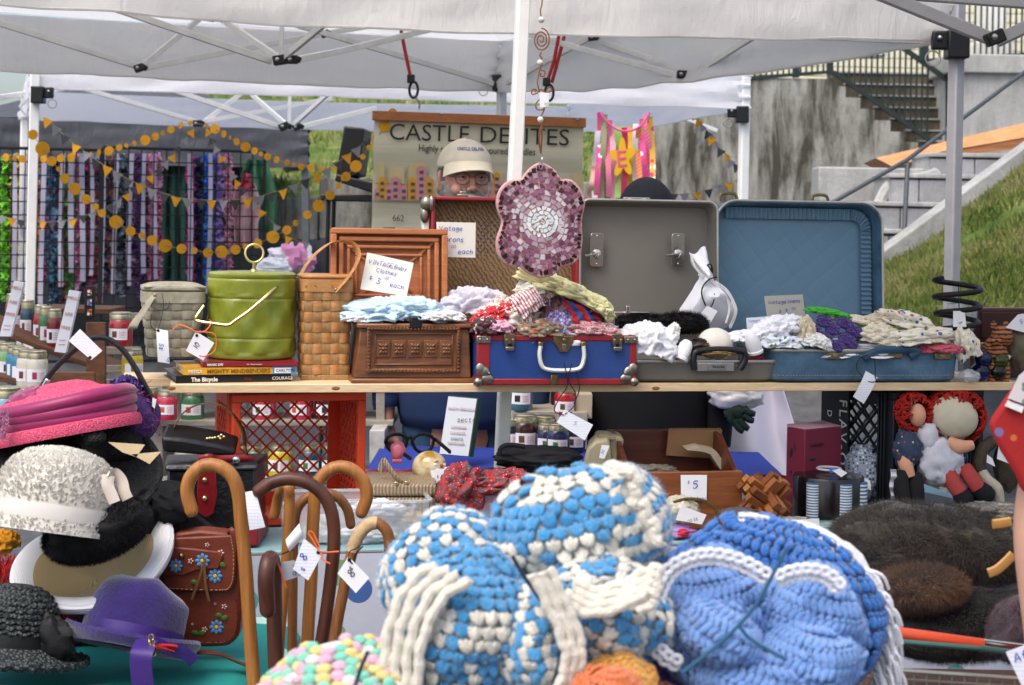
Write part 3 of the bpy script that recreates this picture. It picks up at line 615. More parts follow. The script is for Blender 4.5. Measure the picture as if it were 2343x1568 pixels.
A2=[(890,28,35),(967,58,23),(1037,90,35),(1127,127,45),(1237,147,34),(1326,160,22),(1417,174,34),(1510,167,44),(1605,153,34),(1675,133,21),(1757,112,33),(1860,67,44),(1955,20,32)]
A3=[(2015,1522,22),(2095,1466,30),(2172,1405,42),(2250,1332,33),(2308,1268,22),(2343,1212,24)];A4=[(35,1205,32),(100,1135,42),(148,1070,20),(190,1008,20),(237,950,30),(297,865,38),(350,775,34)]
L1=[(TX(0,x),TY(0,y),r*.3356)for x,y,r in A1]+[(TX(0,x),TY(1,y),r*.3356)for x,y,r in A2]+[(TX(0,x),TY(0,y),r*.3356)for x,y,r in A3]+[(TX(1,x),TY(0,y),r*.3356)for x,y,r in A4]
circles('long drooping garland of mustard felt circles tied from white tent leg to the banner',L1,7.3)
B1=[(-40,1070,25),(40,1075,27),(100,1080,18),(152,1085,27),(298,1085,25),(413,1080,27),(485,1075,32),(618,1052,16),(673,1043,25),(742,1030,34),(812,1008,24),(862,995,16),(915,980,20),(990,957,36),(1058,932,28),(1110,908,17),(1165,885,26),(1232,855,25),(1297,840,18),(1410,855,15),(1465,880,34),(1525,915,25),(1567,938,14),(1612,968,25),(1673,1003,34),(1735,1030,25),(1778,1050,16),(1823,1070,25),(1885,1090,24),(1957,1110,22),(2005,1125,16),(2055,1138,24),(2120,1145,26),(2190,1152,20),(2235,1150,15),(2285,1155,18)]
circles('garland of mustard felt circles rising to a peak under the white tent',[(TX(0,x),TY(0,y),r*.3356)for x,y,r in B1],10.2)
S3='YGD'
C1=[(318,840),(377,895),(437,955),(512,1018),(585,1070),(650,1122),(727,1168),(793,1208),(868,1250),(953,1290),(1033,1322),(1120,1350),(1198,1375),(1277,1388),(1372,1392),(1442,1400),(1522,1398),(1603,1395),(1687,1385),(1772,1370),(1850,1345),(1930,1325),(2007,1290),(2083,1255),(2165,1215),(2232,1185),(2310,1130),(2370,1085),(2435,1040),(2505,985)]
pennants('swag of yellow and grey felt pennants sagging across in front of the garlands',[(TX(0,x),TY(0,y),S3[i%3])for i,(x,y)in enumerate(C1)],8.0)
C2=[(10,1500),(80,1515),(145,1525),(215,1530),(290,1540),(355,1540),(420,1530),(497,1520),(565,1495),(630,1480),(690,1455),(750,1425),(810,1390),(867,1350),(920,1305),(975,1268),(1030,1225),(1085,1180),(1130,1130),(1178,1085),(1215,1030),(1265,970),(1307,915)]
pennants('left-hand row of small felt pennants running from the tent peak down behind the white leg',[(TX(0,x),TY(0,y),'GYD'[i%3])for i,(x,y)in enumerate(C2)],10.4,20)
C3=[(1415,910),(1440,970),(1470,1030),(1507,1090),(1530,1140),(1583,1210),(1612,1260),(1650,1315),(1735,1410),(1780,1460),(1820,1505),(1880,1560),(1960,1640),(2015,1660),(2085,1680)]
pennants('row of small felt pennants falling from the tent peak towards the pink bag',[(TX(0,x),TY(0,y),'YDG'[i%3])for i,(x,y)in enumerate(C3)],10.4,20)
C4=[(75,765),(100,795),(122,845),(150,880),(183,925),(207,965),(240,995),(270,1045),(315,1080),(340,1120),(378,1150)]
pennants('short row of felt pennants falling towards the far white tent leg by the stained wall',[(TX(2,x),TY(0,y),'GDYGDYGDYGD'[i])for i,(x,y)in enumerate(C4)],9.9,22)
C5=[(-120,1335),(-45,1350),(30,1350),(120,1340),(195,1320),(265,1290),(337,1275),(410,1250)]
pennants('short row of felt pennants rising to the far white tent leg above the blue suitcase',[(TX(2,x),TY(0,y),'YDGYDGYG'[i])for i,(x,y)in enumerate(C5)],9.8,22)
t=T('ribbon_hanging','pink and yellow ribbon hanging with a flower letter E beside the banner','wall hanging',BG,P(1425,455,9.0))
rib=[(1372,'#e85a9c',258),(1381,'#a9ad84',262),(1366,'#e8e4ea',300),(1394,'#d78aa4',275),(1404,'#f5b8cc',285),(1416,'#9fc46a',290),(1428,'#e8487c',292),(1440,'#f0c43a',290),(1452,'#f2f0f2',284),(1460,'#f2a83a',292),(1470,'#e85a9c',272),(1480,'#f28ab0',262),(1487,'#ecb94a',268),(1358,'#e6b8ae',380)]
for i,(x,c_,y0)in enumerate(rib):
 w=6.5 if i!=5 else 9;d=9.0+.012*(i%3);y1=rnd.uniform(448,470)
 mt=dots('rib%d'%i,c_,['#e8487c','#ffffff','#7ea83c'],26,.36)if i in(0,5,10,12)else(stripes('rib%d'%i,c_,'#e8668c',60,2,.6,R=(0,.7,0))if i in(3,9,11)else mk('rib%d'%i,c_,.6,.08,8,trans=.2))
 g=G();g.grid(lambda u,v:P(x+(u-.5)*2*w+(x-1425)*.12*v+2*sin(v*5+i),lerp(y0,y1,v),d+.02*sin(v*7+i*2))-t.b,3,16,th=.002);t.part('ribbon',g,mt,fixn=False)
g=G();pts=spline([P(x,y,8.97)-t.b for x,y in((1371,256),(1384,275),(1410,296),(1440,300),(1466,288),(1480,268),(1487,258))],5);g.tube(pts,.006,6);t.part('cord',g,mk('cordp','#e85a9c',.7))
g=G();c0=P(1424,362,8.95)-t.b
g.prism([((.055+.02*cos(5*a))*cos(a+.4)*1.0,(.085+.03*cos(5*a))*sin(a+.4))for a in[2*pi*i/50 for i in range(50)]],Matrix.Translation(c0)@Euler((pi/2,0,0)).to_matrix().to_4x4(),.01);fl=t.part('flower_patch',g,mk('patch_yellow','#e8b41e',.8,.06),smooth=False)
printed(t,'E',.13,c0+V((-.035,-.013,-.05)),mk('pinkletter','#ee5a8c',.7),fl,R=rot(0,-.1,0))
t=T('shop_banner','olive candle banner lettered CASTLE DELITES on a wooden bar','banner',BG,P(1095,560,7.3));DB=7.3
M_ban=N('banner_cloth');co=M_ban.co('Object',(1,1,14));M_ban.bump(M_ban.noise(co,1.6,2),.25,.02);M_ban=M_ban.out(C('#cbc8b0'),.6,0,.3)
def bp(x,y):return P(x,y,DB)-t.b
g=G();c4=[bp(856,262),bp(1335,283),bp(1322,700),bp(846,690)]
def bf(u,v):p=lerp(lerp(c4[0],c4[1],u),lerp(c4[3],c4[2],u),v);p.y+=.008*sin(v*26)+.004*nz((u*4,v*4,0));return p
g.grid(bf,12,40,th=.003);cloth=t.part('banner_cloth',g,M_ban,fixn=False)
g=G();a,b=bp(852,265),bp(1340,282);g.bar(a+V((0,-.012,0)),b+V((0,-.012,0)),.02,.043);bar=t.part('wooden_bar',g,wood('banner_bar','#9a5a2c','#b8743e',(3,10,10)),bevel=.003)
for x,y in((861,256),(1010,262),(1320,275)):
 g=G();g.sphere(bp(x,y)+V((0,-.026,0)),.006,8,6);t.part('screw',g,M_steel,bar)
tilt=atan2(a.z-b.z,b.x-a.x);Rb=rot(0,tilt,0);M_ink=mk('banner_ink','#23231f',.6,.02)
def letters(body,x,y,hpx,xr,mat=M_ink,**kw):
 o=printed(t,body,hpx*DB/FP/.73,bp(x,y)+V((0,-.018,0)),mat,cloth,R=Rb,**kw);w=max(v.co.x for v in o.data.vertices);o.scale=(((xr-x)*DB/FP)/w,1,1);return o
letters('CASTLE',889,320,39,1073);letters('DELITES',1094,327,39,1301);letters('Highly scented hand poured Candles',957,347,17,1224);letters('662',898,506,15,924)
hc={'y':mk('house_ochre','#d3982f',.7,.08),'p':mk('house_pink','#cf9094',.7,.08),'c':mk('house_cream','#c9b888',.7,.06),'o':mk('house_peach','#d6b07c',.7,.06)};M_win=mk('house_window','#4b5560',.5);M_roofl=mk('house_trim','#c8583a',.7)
hs=[(857,872,435,'p'),(866,884,410,'y'),(884,897,428,'p'),(894,917,410,'p'),(917,932,428,'p'),(934,956,412,'y'),(953,976,385,'p'),(974,992,412,'y'),(1110,1128,415,'p'),(1128,1144,400,'y'),(1132,1150,418,'p'),(862,880,378,'c'),(935,975,378,'c'),(890,925,388,'c'),(1115,1150,395,'c'),(1310,1334,400,'c')]
for i,(x0,x1,yt,c_)in enumerate(hs):
 sh=-((x0-857)*.005);yb=458+(x0-857)*.02;y0=yt;dz=-.006-(.004 if c_!='c' else 0)-.0006*(i%4)
 q=[(x0,yb),(x1,yb),(x1,y0),((x0+x1)/2,y0-6),(x0,y0)];f=[bp(x,y)+V((0,dz-.012,0))for x,y in q];g=G();g.hull(f,[p+V((0,.002,0))for p in f]);hse=t.part('printed_house',g,hc[c_],cloth,smooth=False)
 if c_!='c':
  g=G();y=y0+6
  while y<yb-8:
   w=8 if x1-x0<20 else 9;g.box(bp((x0+x1)/2,y+4)+V((0,dz-.0145,0)),(w*DB/FP,.002,7*DB/FP));y+=15
  t.part('printed_window',g,M_win,hse,smooth=False)
g=G();g.bar(bp(857,459)+V((0,-.019,0)),bp(1000,462)+V((0,-.019,0)),.002,.004);t.part('printed_line',g,M_conc2,cloth,smooth=False)
for x,x1 in((858,985),(1110,1150)):
 g=G();g.bar(bp(x,420)+V((0,-.0215,0)),bp(x1,424)+V((0,-.0215,0)),.001,.0035);t.part('printed_line',g,M_roofl,cloth,smooth=False)
M_red=mk('red_bungee','#a81f22',.6,.1,60)
for lb,pp,hk in(('red bungee cord with black hook holding the banner at its C end',[[(916,35),(918,75),(928,125),(938,172)]],(944,198)),('doubled red bungee cord with black hook beside the copper wire spiral',[[(1282,62),(1267,140),(1250,192)],[(1295,66),(1281,120),(1262,190)]],(1254,205))):
 t2=T('bungee_cord',lb,'cord',BG,P(hk[0],hk[1],7.25))
 for q in pp:g=G();g.tube([P(x,y,7.25)-t2.b for x,y in q],.008,8);t2.part('cord',g,M_red)
 c_=P(hk[0]-4,hk[1]-17,7.22)-t2.b;g=G();g.box(c_,(.034,.03,.038));t2.part('clamp',g,M_blk,bevel=.004)
 g=G();c_=P(hk[0]+2,hk[1]+8,7.22)-t2.b;g.tube([c_+V((.019*cos(a),0,.036*sin(a)))for a in[2*pi*i/18 for i in range(18)]],.006,8,closed=True);t2.part('hook',g,M_blk)
g=G();g.tube([P(945,218,7.2),P(958,236,7.25),P(958,250,7.28)],.002,4);g.tube([P(950,218,7.2),P(962,240,7.25),P(958,250,7.28)],.002,4);solo('tie_wire','thin wire tying the banner bar to the black hook','wire',BG,g,M_steel)
M_oldw=wood('weathered_board','#4a2c18','#7b4e2c',(2,9,9),.7);M_greyw=wood('grey_board','#8c857a','#b0a899',(2,9,9),.8);M_lid=mk('jar_lid','#c9c1a4',.28,.08,20,metal=.9);M_lab=mk('jar_label','#eceaf0',.6,.02)
t=T('display_stand','brown plank shelf stand stepped with rows of candle jars','stand',BG,P(150,1200,5.6));t.b.z=0;t.o.location.z=0
def board(pts4,th,mat,name='plank'):
 f=off(pts4,t);g=G();g.hull(f,[p+V((0,0,-th))for p in f]);return t.part(name,g,mat,smooth=False,bevel=.003)
def zq(px,py,z):return Q(px,py,z)
rowz=[(1.29,[(-30,735,5.0),(370,852,5.0)]),]
def shelf_line(x0,y0,x1,y1,d,dep,mat=M_oldw):
 a,b=P(x0,y0,d),P(x1,y1,d);board([a,b,b+V((0,dep,0)),a+V((0,dep,0))],.018,mat)
jar_me={}
def jarparts(colr):
 if colr in jar_me:return jar_me[colr]
 wx=mk('wax'+colr,colr,.25,.06,8,spec=.6,coat=.6)
 b=G();b.lathe([(.036,0),(.039,.006),(.040,.02),(.0405,.07),(.038,.082),(.034,.088)],24);mb=mesh_of(b,'jar',wx,ang=30)
 l=G();l.lathe([(.0345,.086),(.036,.087),(.036,.100),(.0355,.1015),(.0335,.102),(.0335,.108),(.031,.110),(.001,.110)],24);ml=mesh_of(l,'lid',M_lid,ang=30)
 q=G();q.grid(lambda u,v:V((.0412*sin((u-.5)*1.9),-.0412*cos((u-.5)*1.9),.022+.036*v)),10,1,th=.0004);mlb=mesh_of(q,'label',M_lab,fixn=False)
 jar_me[colr]=(mb,ml,mlb);return jar_me[colr]
M_pic=[mk('labelpic%d'%i,c_,.6,.3,60)for i,c_ in enumerate(['#c8603c','#4a7c3a','#2c2c30','#b8385c','#6a4a2c'])];M_txt=mk('label_red_text','#d88a84',.6)
def jar(px,py,d,colr,where,wpx=None,top=None,seed=0,turn=None):
 base=P(px,py,d);s=((wpx*d/FP)/.081)if wpx else 1.0;hs=1.0
 if top:hs=((py-top)*d/FP)/.110/s
 tt=T('candle_jar',where,'candle jar',BG,base);tt.o.scale=(s,s,s*hs);mb,ml,mlb=jarparts(colr);r=random.Random(seed+int(px*7));a=turn if turn is not None else r.uniform(-.5,.5)
 tt.inst('wax_glass',mb);tt.inst('lid',ml);lb=tt.inst('label',mlb,R=rot(0,0,a))
 g=G();g.grid(lambda u,v:V((.0418*sin((u-.5)*.42-.15),-.0418*cos((u-.5)*.42-.15),.030+.02*v)),4,1);tt.part('label_print',g,M_pic[r.randrange(5)],lb,fixn=False)
 g=G()
 for j in range(4):g.grid(lambda u,v:V((.0418*sin((u-.5)*.5+.5),-.0418*cos((u-.5)*.5+.5),.030+.0055*j+.0016*v)),4,1)
 tt.part('label_print',g,M_txt,lb,fixn=False)
RED,DRED,GRN,TEAL,BLU,WHT,YEL,LGR,LBL,CRIM,BRN='#a81820','#7c1418','#3c7a4a','#1f4a5c','#2f7fa2','#d6d0be','#d2b81e','#7fae6c','#6aa2b4','#c22c48','#3a1a18'
NAMES={RED:'red',DRED:'dark red',GRN:'green',TEAL:'dark teal',BLU:'blue',WHT:'cream',YEL:'yellow',LGR:'pale green',LBL:'light blue',CRIM:'crimson',BRN:'dark brown'}
shelf_line(-60,732,242,846,5.75,.30);shelf_line(-60,850,214,900,5.5,.22);shelf_line(-60,935,150,985,5.25,.2);shelf_line(80,704,250,708,6.0,.25)
top1=[(32,768,RED),(46,772,DRED),(60,776,TEAL),(88,784,RED),(102,792,GRN),(124,800,DRED)]
for i,(x,y,c_)in enumerate([(28,768,RED),(40,772,DRED),(62,782,TEAL),(92,793,RED),(104,797,GRN),(124,803,DRED)]):
 d=6.05-.045*i;jar(x,y,d,c_,'%s candle jar in the top row, %s'%(NAMES[c_],['farthest from the front strip sign','beside the teal jar','between dark red and red','beside the green jar','only green one','right against the front strip sign'][i]),wpx=33 if i<5 else 35,top=y-96)
for i,(x,y,c_)in enumerate([(-8,868,GRN),(15,872,LGR),(36,878,BLU),(46,883,BLU),(62,888,WHT),(84,890,WHT)]):
 jar(x,y,5.66-.035*i,c_,'%s candle jar in the middle row beside the brown upright board'%NAMES[c_]if i not in(2,3,4,5)else('%s candle jar in the middle row: %s'%(NAMES[c_],['back, beside pale green','back, beside cream','front end, partly hidden','front end, fully in view'][i-2])),wpx=50 if i>3 else 46,top=y-88,)
jar(14,1000,5.1,LBL,'light blue candle jar alone on the lowest plank above the pink hat',wpx=72,top=885)
jar(276,792,5.55,RED,'red candle jar with wide label standing alone left of the grey basket',wpx=54,top=714)
jar(302,866,5.6,YEL,'yellow candle jar half hidden behind the grey basket',wpx=50,top=798)
jar(382,960,5.35,CRIM,'crimson candle jar with flower label under the end of the shelf',wpx=48,top=892,turn=-.1);jar(342,962,5.4,RED,'red candle jar half behind the purple netted hat',wpx=44,top=885,turn=.1)
f=off([P(108,852,5.3),P(216,852,5.3),P(213,1250,5.3),P(108,1250,5.3)],t);g=G();g.hull(f,[p+V((0,.02,0))for p in f]);t.part('upright_board',g,M_oldw,bevel=.003)
f=off([P(196,738,5.5),P(240,738,5.5),P(242,1250,5.5),P(200,1250,5.5)],t);g=G();g.hull(f,[p+V((0,.02,0))for p in f]);t.part('upright_board',g,M_oldw,bevel=.003)
for y,x0,x1 in((794,240,320),(836,238,310),(868,240,330),(716,250,330)):
 f=off([P(x0,y,5.7),P(x1,y,5.7),P(x1,y+18,5.7),P(x0,y+18,5.7)],t);g=G();g.hull(f,[p+V((0,.02,0))for p in f]);t.part('slat',g,M_greyw,bevel=.003)
t=T('display_stand','grey plank crate shelves with candle jars behind the orange crate','stand',BG,P(600,1200,5.6));t.b.z=0;t.o.location.z=0
for x0,x1,y in((330,900,962),(330,900,1092),(400,900,880)):
 a,b=P(x0,y,5.45),P(x1,y,5.45);board([a,b,b+V((0,.3,0)),a+V((0,.3,0))],.02,M_greyw)
for x in(352,860):
 f=off([P(x,880,5.46),P(x+20,880,5.46),P(x+20,1300,5.46),P(x,1300,5.46)],t);g=G();g.hull(f,[p+V((0,.3,0))for p in f]);t.part('upright_board',g,M_greyw,bevel=.003)
f=off([P(845,985,5.3),P(880,985,5.3),P(880,1062,5.3),P(845,1062,5.3)],t);g=G();g.hull(f,[p+V((0,.2,0))for p in f]);t.part('crate_end',g,mk('whitewash','#b9b7b2',.8,.2,20,dirt=.4),bevel=.003)
for i,(x,c_)in enumerate([(440,GRN),(605,CRIM),(690,CRIM),(745,BRN)]):jar(x,962,5.5,c_,'%s candle jar on the upper grey plank %s'%(NAMES[c_],['outside the crate','behind the lattice, under the shelf knot','behind the lattice, beside a dark brown jar','behind the lattice'][i]),wpx=54)
for i,(x,c_)in enumerate([(425,WHT),(535,BRN),(583,GRN),(640,YEL),(710,TEAL),(760,TEAL)]):jar(x,1090,5.5,c_,'%s candle jar on the lower grey plank seen %s'%(NAMES[c_],'beside the hoop handle' if i==0 else('through the crate lattice' if i<4 else['beside the yellow jar','at the lattice edge'][i-4])),wpx=56)
M_card=mk('card_white','#e6e8ee',.55,.02);M_smell=mk('sign_red','#c8907e',.6)
for lb,q in(('leaning white strip sign reading SMELLS ARE FREE behind the top jar row',[(32,643),(54,647),(24,770),(-2,770)]),('leaning white strip sign reading SMELLS ARE FREE at the front of the top jar row',[(158,664),(182,668),(150,808),(124,805)])):
 d=5.55;t=T('table_sign',lb,'sign',BG,P(q[3][0],q[3][1],d));f=off([P(x,y,d)for x,y in q],t);g=G();g.hull(f,[p+V((.004,.008,0))for p in f]);c_=t.part('card',g,M_card,smooth=False)
 an=atan2(f[0].x-f[3].x,f[0].z-f[3].z)
 for w_,u in(('SMELLS',.86),('ARE',.6),('FREE',.38)):
  m_=lerp((f[3]+f[2])/2,(f[0]+f[1])/2,u);printed(t,w_,.016,m_+V((0,-.003,0)),M_smell,c_,R=rot(0,an*.6,0),align='CENTER')
 for k_ in(.2,.13):g=G();m_=lerp((f[3]+f[2])/2,(f[0]+f[1])/2,k_);g.box(m_+V((0,-.002,0)),(.022,.001,.002));t.part('print_line',g,M_smell,c_,smooth=False)
t=T('picture_strip','narrow black strip of three small pictures standing on the planks','sign',BG,P(205,730,5.7));f=off([P(194,655,5.7),P(216,655,5.7),P(214,730,5.7),P(192,730,5.7)],t);g=G();g.hull(f,[p+V((0,.02,0))for p in f]);s_=t.part('strip',g,M_blk,bevel=.002)
for y,c_,c2 in((669,'#c03a2c','#4a7a4a'),(692,'#3a6ab0','#d88a2c'),(715,'#d8b03c','#b02c2c')):
 g=G();g.box(P(205,y,5.7)-t.b+V((0,-.002,0)),(.016,.003,.022));t.part('picture',g,dots('pic%d'%y,c_,[c2,'#f0eee8'],90,.5),s_,smooth=False)
# ================================================================ the shelf and what stands on it (frame SH: x along, y away, z above the shelf)
def K(px,py,t):return SH.k(px,py,t)
M_pine=wood('pine','#d9b88a','#ecd2aa',(1.2,12,12),.6,.1)
xr=K(2345,880,0).x
t=T('shelf_plank','pale pine board shelf with knots laid across the crates','shelf',SH,(xr/2,.15,-.02))
for n_,x0,t0,t1 in(('plank',0,0,.145),('plank',-.12,.149,.30)):
 g=G();g.box(((x0+xr)/2,(t0+t1)/2,-.0105),(xr-x0,t1-t0,.021));g.v=[p-t.b for p in g.v];pl=t.part(n_,g,M_pine,bevel=.002)
 if t0==0:
  for px in(768,392,1500,1985):
   q=K(px,889,0);g=G();g.lathe([(.008,0),(.006,.0008),(.001,.0012)],12,Matrix.Translation(q-t.b)@Euler((pi/2,0,0)).to_matrix().to_4x4(),(1.3,.6));t.part('knot',g,mk('knot','#8a5a34',.6,.3,300),pl)
def frame_box(t,name,x0,x1,y0,y1,z0,z1,mat,parent=None,**kw):
 g=G();g.box(((x0+x1)/2,(y0+y1)/2,(z0+z1)/2),(x1-x0,y1-y0,z1-z0));return t.part(name,g,mat,parent,**kw)
M_blue_ink,M_black_ink,M_white_ink=mk('blue_ink','#2a3cb0',.5),mk('black_ink','#1c1c20',.5),mk('white_ink','#eceae4',.5)
M_gold=mk('pale_gold','#d8c68a',.25,.05,30,metal=1.0);M_brass=mk('aged_brass','#8c7a58',.35,.25,40,metal=1.0,dirt=.4,dcol='#3a3226');M_nick=mk('worn_nickel','#9d988a',.35,.2,60,metal=1.0,dirt=.5,dcol='#4a4236')
M_lined=None
def index_card(name):
 m=N(name);co=m.co();z=m.sep(co)[2];ln=m.math('LESS_THAN',m.math('FRACT',m.math('MULTIPLY',z,160)),.12);m.out(m.mix(ln,C('#eceef4'),C('#c6cfe4')),.6,0,.2);return m.m
M_lined=index_card('lined_card');M_plainc=mk('plain_card','#eeeef0',.6,.02)
def tag(label,pts,fr,t_,words=(),mat=None,cord=None,cordm=None,ink=None,bend=0,dt=0.0,group=None,hole=None,th=.0008):
 """a small price card: four photo corners (tl, tr, br, bl), handwriting, a cord"""
 q=[fr.k(x,y,t_+(dt if i in(2,3)else 0))for i,(x,y)in enumerate(pts)];c=sum(q,V())/4
 tt=T('price_tag',label,'price tag',fr,c,group=group);q=[p-c for p in q]
 g=G();g.grid(lambda u,v:lerp(lerp(q[0],q[1],u),lerp(q[3],q[2],u),v)+V((0,-bend*sin(pi*v),0)),2,8,th=th);cd=tt.part('card',g,mat or M_plainc,fixn=False)
 for i,(w,hgt,cx_,cy_,ang)in enumerate(words):
  o_=lerp(lerp(q[0],q[1],cx_),lerp(q[3],q[2],cx_),cy_)+V((0,-.0012-bend*sin(pi*cy_),0));hand(tt,w,hgt,o_,ink or M_blue_ink,cd,R=rot(0,ang,0),seed=i+len(label))
 if cord:
  for j,cc in enumerate(cord):g=G();g.tube(spline([fr.k(x,y,d_)-c for x,y,d_ in cc],6),.0016 if cordm else .0014,5,ell=(1,.6));tt.part('cord',g,cordm or M_cordk)
 if hole:g=G();h_=fr.k(hole[0],hole[1],t_-.001)-c;g.lathe([(.0035,0),(.0035,.0006)],10,Matrix.Translation(h_+V((0,-.0006,0)))@Euler((pi/2,0,0)).to_matrix().to_4x4());tt.part('hole',g,M_blk,cd)
 return tt
M_cordk=mk('black_cord','#141416',.45,.1,40);M_cordo=mk('orange_ribbon','#e8703c',.4,.1,30);
t0=SH.g(405,878,0)
def book(label,x0,x1,zb,zt,cover,words,ang,fwd,dep=.21,name='book',pages='#dcd6c6'):
 a,b=K(x0,870,fwd),K(x1,870,fwd);t=T(name,label,'book',SH,(a.x,fwd,zb));R=rot(0,0,ang);L=(b.x-a.x)/cos(ang);h=zt-zb
 g=G();g.box((L/2,.002,h/2),(L,.004,h),None);g.box((L/2,dep/2,.001),(L,dep,.002));g.box((L/2,dep/2,h-.001),(L,dep,.002));g.v=[R@p for p in g.v];cv=t.part('cover',g,cover,bevel=.0008)
 g=G()
 n=max(4,int(h/.0016))
 for i in range(n):z=.002+(h-.004)*(i+.5)/n;g.box((L/2+.002,dep/2+.002,z),(L-.010+rnd.uniform(-.002,.002),dep-.008,(h-.004)/n*.86))
 g.v=[R@p for p in g.v];t.part('page_block',g,mk('paper'+pages,pages,.8,.08,60),smooth=False,kind='stuff')
 for(w,hgt,x,m_,bold)in words:printed(t,w,hgt/.73,R@V((x*L,-.0012,h/2-hgt*.5)),m_,cv,R=R,bold=bold)
 return t,R,L,h
bk=book('black book with its spine lettered The Bicycle, lowest of the pile',402,668,.0,.0185,mk('book_black','#16171b',.3,.1,30,coat=.3),[('The Bicycle',.010,.13,M_white_ink,.0004),('King',.007,.59,mk('ink_darkred','#8c2a22',.5),0),('COURAGE',.008,.83,M_white_ink,0)],radians(9),.02,pages='#6e6e70')
bk=book('thick yellow puzzle book with MIGHTY MINDBENDERS on its spine, in the middle of the pile',420,680,.0195,.0375,mk('book_yellow','#e0a526',.4,.06,30,coat=.2),[('MENSA',.0075,.04,M_white_ink,.0004),('PUBLICATIONS',.003,.045,M_black_ink,0),('MIGHTY MINDBENDERS',.0105,.20,mk('ink_brown','#7a5a14',.5),.0002)],radians(8),.022,.2)
g=G();g.box((bk[2]*.89,-.0006,bk[3]/2),(bk[2]*.21,.001,bk[3]*.98));g.v=[bk[1]@p for p in g.v];pt_=bk[0].part('publisher_band',g,mk('book_blue','#3f8fc4',.4),smooth=False)
g=G();g.box((bk[2]*.875,-.0014,bk[3]/2),(bk[2]*.15,.0008,bk[3]*.7));g.v=[bk[1]@p for p in g.v];bk[0].part('publisher_plate',g,M_plainc,pt_,smooth=False);printed(bk[0],'CARLTON',.010,bk[1]@V((bk[2]*.81,-.002,bk[3]/2-.0035)),M_black_ink,pt_,R=bk[1])
bk=book('thin dark red book lettered MAGIC EYE, topmost of the pile',462,682,.0385,.050,mk('book_red','#8e1c2c',.35,.08,30,coat=.3),[('MAGIC EYE',.0055,.05,M_white_ink,.0003),('N.E. Thing Enterprises',.003,.46,M_white_ink,0)],radians(6),.03,.2)
ZB=.0515
def rrect(hx,hy,r,n=60):
 per=[];L=[2*(hy-r),pi*r/2,2*(hx-r),pi*r/2]*2;tot=sum(L)
 for i in range(n):
  s=tot*i/n;k=0
  while s>L[k]:s-=L[k];k+=1
  cx=[(hx,-hy+r),(hx-r,hy-r),(hx-r,hy),(-hx+r,hy-r),(-hx,hy-r),(-hx+r,-hy+r),(-hx+r,-hy),(hx-r,-hy+r)][k]
  if k==0:p,q=(hx,-hy+r+s),(1,0)
  elif k==2:p,q=(hx-r-s,hy),(0,1)
  elif k==4:p,q=(-hx,hy-r-s),(-1,0)
  elif k==6:p,q=(-hx+r+s,-hy),(0,-1)
  else:a={1:0,3:pi/2,5:pi,7:1.5*pi}[k]+s/r;q=(cos(a),sin(a));p=(cx[0]+r*q[0],cx[1]+r*q[1])
  per.append((V((p[0],p[1],0)),V((q[0],q[1],0))))
 return per
def weave(t,c,h0,h1,z0,z1,rows,stakes,m1,m2,r=.02,th=.0022,R=None):
 """rows of weavers over and under upright stakes; h0/h1 half sizes at bottom/top"""
 R=R or rot();n=stakes*6;hh=(z1-z0)/rows
 g=G();g.box((0,0,(z0+z1)/2),(2*h1[0]-.012,2*h1[1]-.012,z1-z0-.004),taper=(h0[0]-.006)/(h1[0]-.006));g.v=[c+R@p for p in g.v];t.part('inner_wall',g,m2)
 def at(i,z,o):
  u=(z-z0)/(z1-z0);hx,hy=lerp(h0[0],h1[0],u),lerp(h0[1],h1[1],u);p,q=rrect(hx,hy,r,n)[i%n];p=p+q*o;p.z=z;return c+R@p
 cache={}
 for j in range(rows):
  za,zb=z0+hh*(j+.04),z0+hh*(j+.96)
  ra,rb=[rrect(lerp(h0[0],h1[0],(z-z0)/(z1-z0)),lerp(h0[1],h1[1],(z-z0)/(z1-z0)),r,n)for z in(za,zb)]
  jit=[rnd.uniform(-.06,.06)*hh for _ in range(stakes)]
  def f(u,v):
   i=int(round(u*n))%n;o=th*1.1*cos(pi*(i/6+j))+th*.6*sin(pi*v);p,q=ra[i];p2,q2=rb[i];w=lerp(p+q*o,p2+q2*o,v);w.z=lerp(za,zb,v)+jit[(i//6)%stakes]*.5;return c+R@w
  g=G();g.grid(f,n,3,cu=True,th=th*.6);t.part('weaver',g,m1,fixn=False)
 for k in range(stakes):
  i0=k*6
  def f(u,v):
   z=lerp(z0,z1,v);uu=(z-z0)/(z1-z0);ring=rrect(lerp(h0[0],h1[0],uu),lerp(h0[1],h1[1],uu),r,n);i=i0+(u-.5)*5.0;a=int(math.floor(i))%n;b=(a+1)%n;w=i-math.floor(i)
   p=lerp(ring[a][0],ring[b][0],w);q=ring[a][1];o=-th*1.1*cos(pi*((z-z0)/hh-.5+k))*1.0;p=p+q*o;p.z=z;return c+R@p
  g=G();g.grid(f,2,rows*4,th=th*.5);t.part('stake',g,m2,fixn=False)
def rim(t,c,h,z0,z1,r,mat,R,o=.004,name='rim_band'):
 ring=rrect(h[0],h[1],r,64)
 g=G();g.grid(lambda u,v:c+R@(ring[int(round(u*64))%64][0]+ring[int(round(u*64))%64][1]*o+V((0,0,lerp(z0,z1,v)))),64,2,cu=True,th=.005);return t.part(name,g,mat,fixn=False)
M_gsp,M_gsp2=wood('grey_splint','#8d8872','#b3ad96',(5,5,5),.75,.3),wood('grey_splint2','#7c7762','#a39d86',(5,5,5),.75,.3)
a,b=K(322,800,.10),K(462,800,.10);w=(b.x-a.x)/2;cx=(a.x+b.x)/2
t=T('splint_basket','grey weathered splint basket with flat lid and swing handle on the books','basket',SH,(cx,.10+w*.8,ZB));R=rot(0,0,.10)
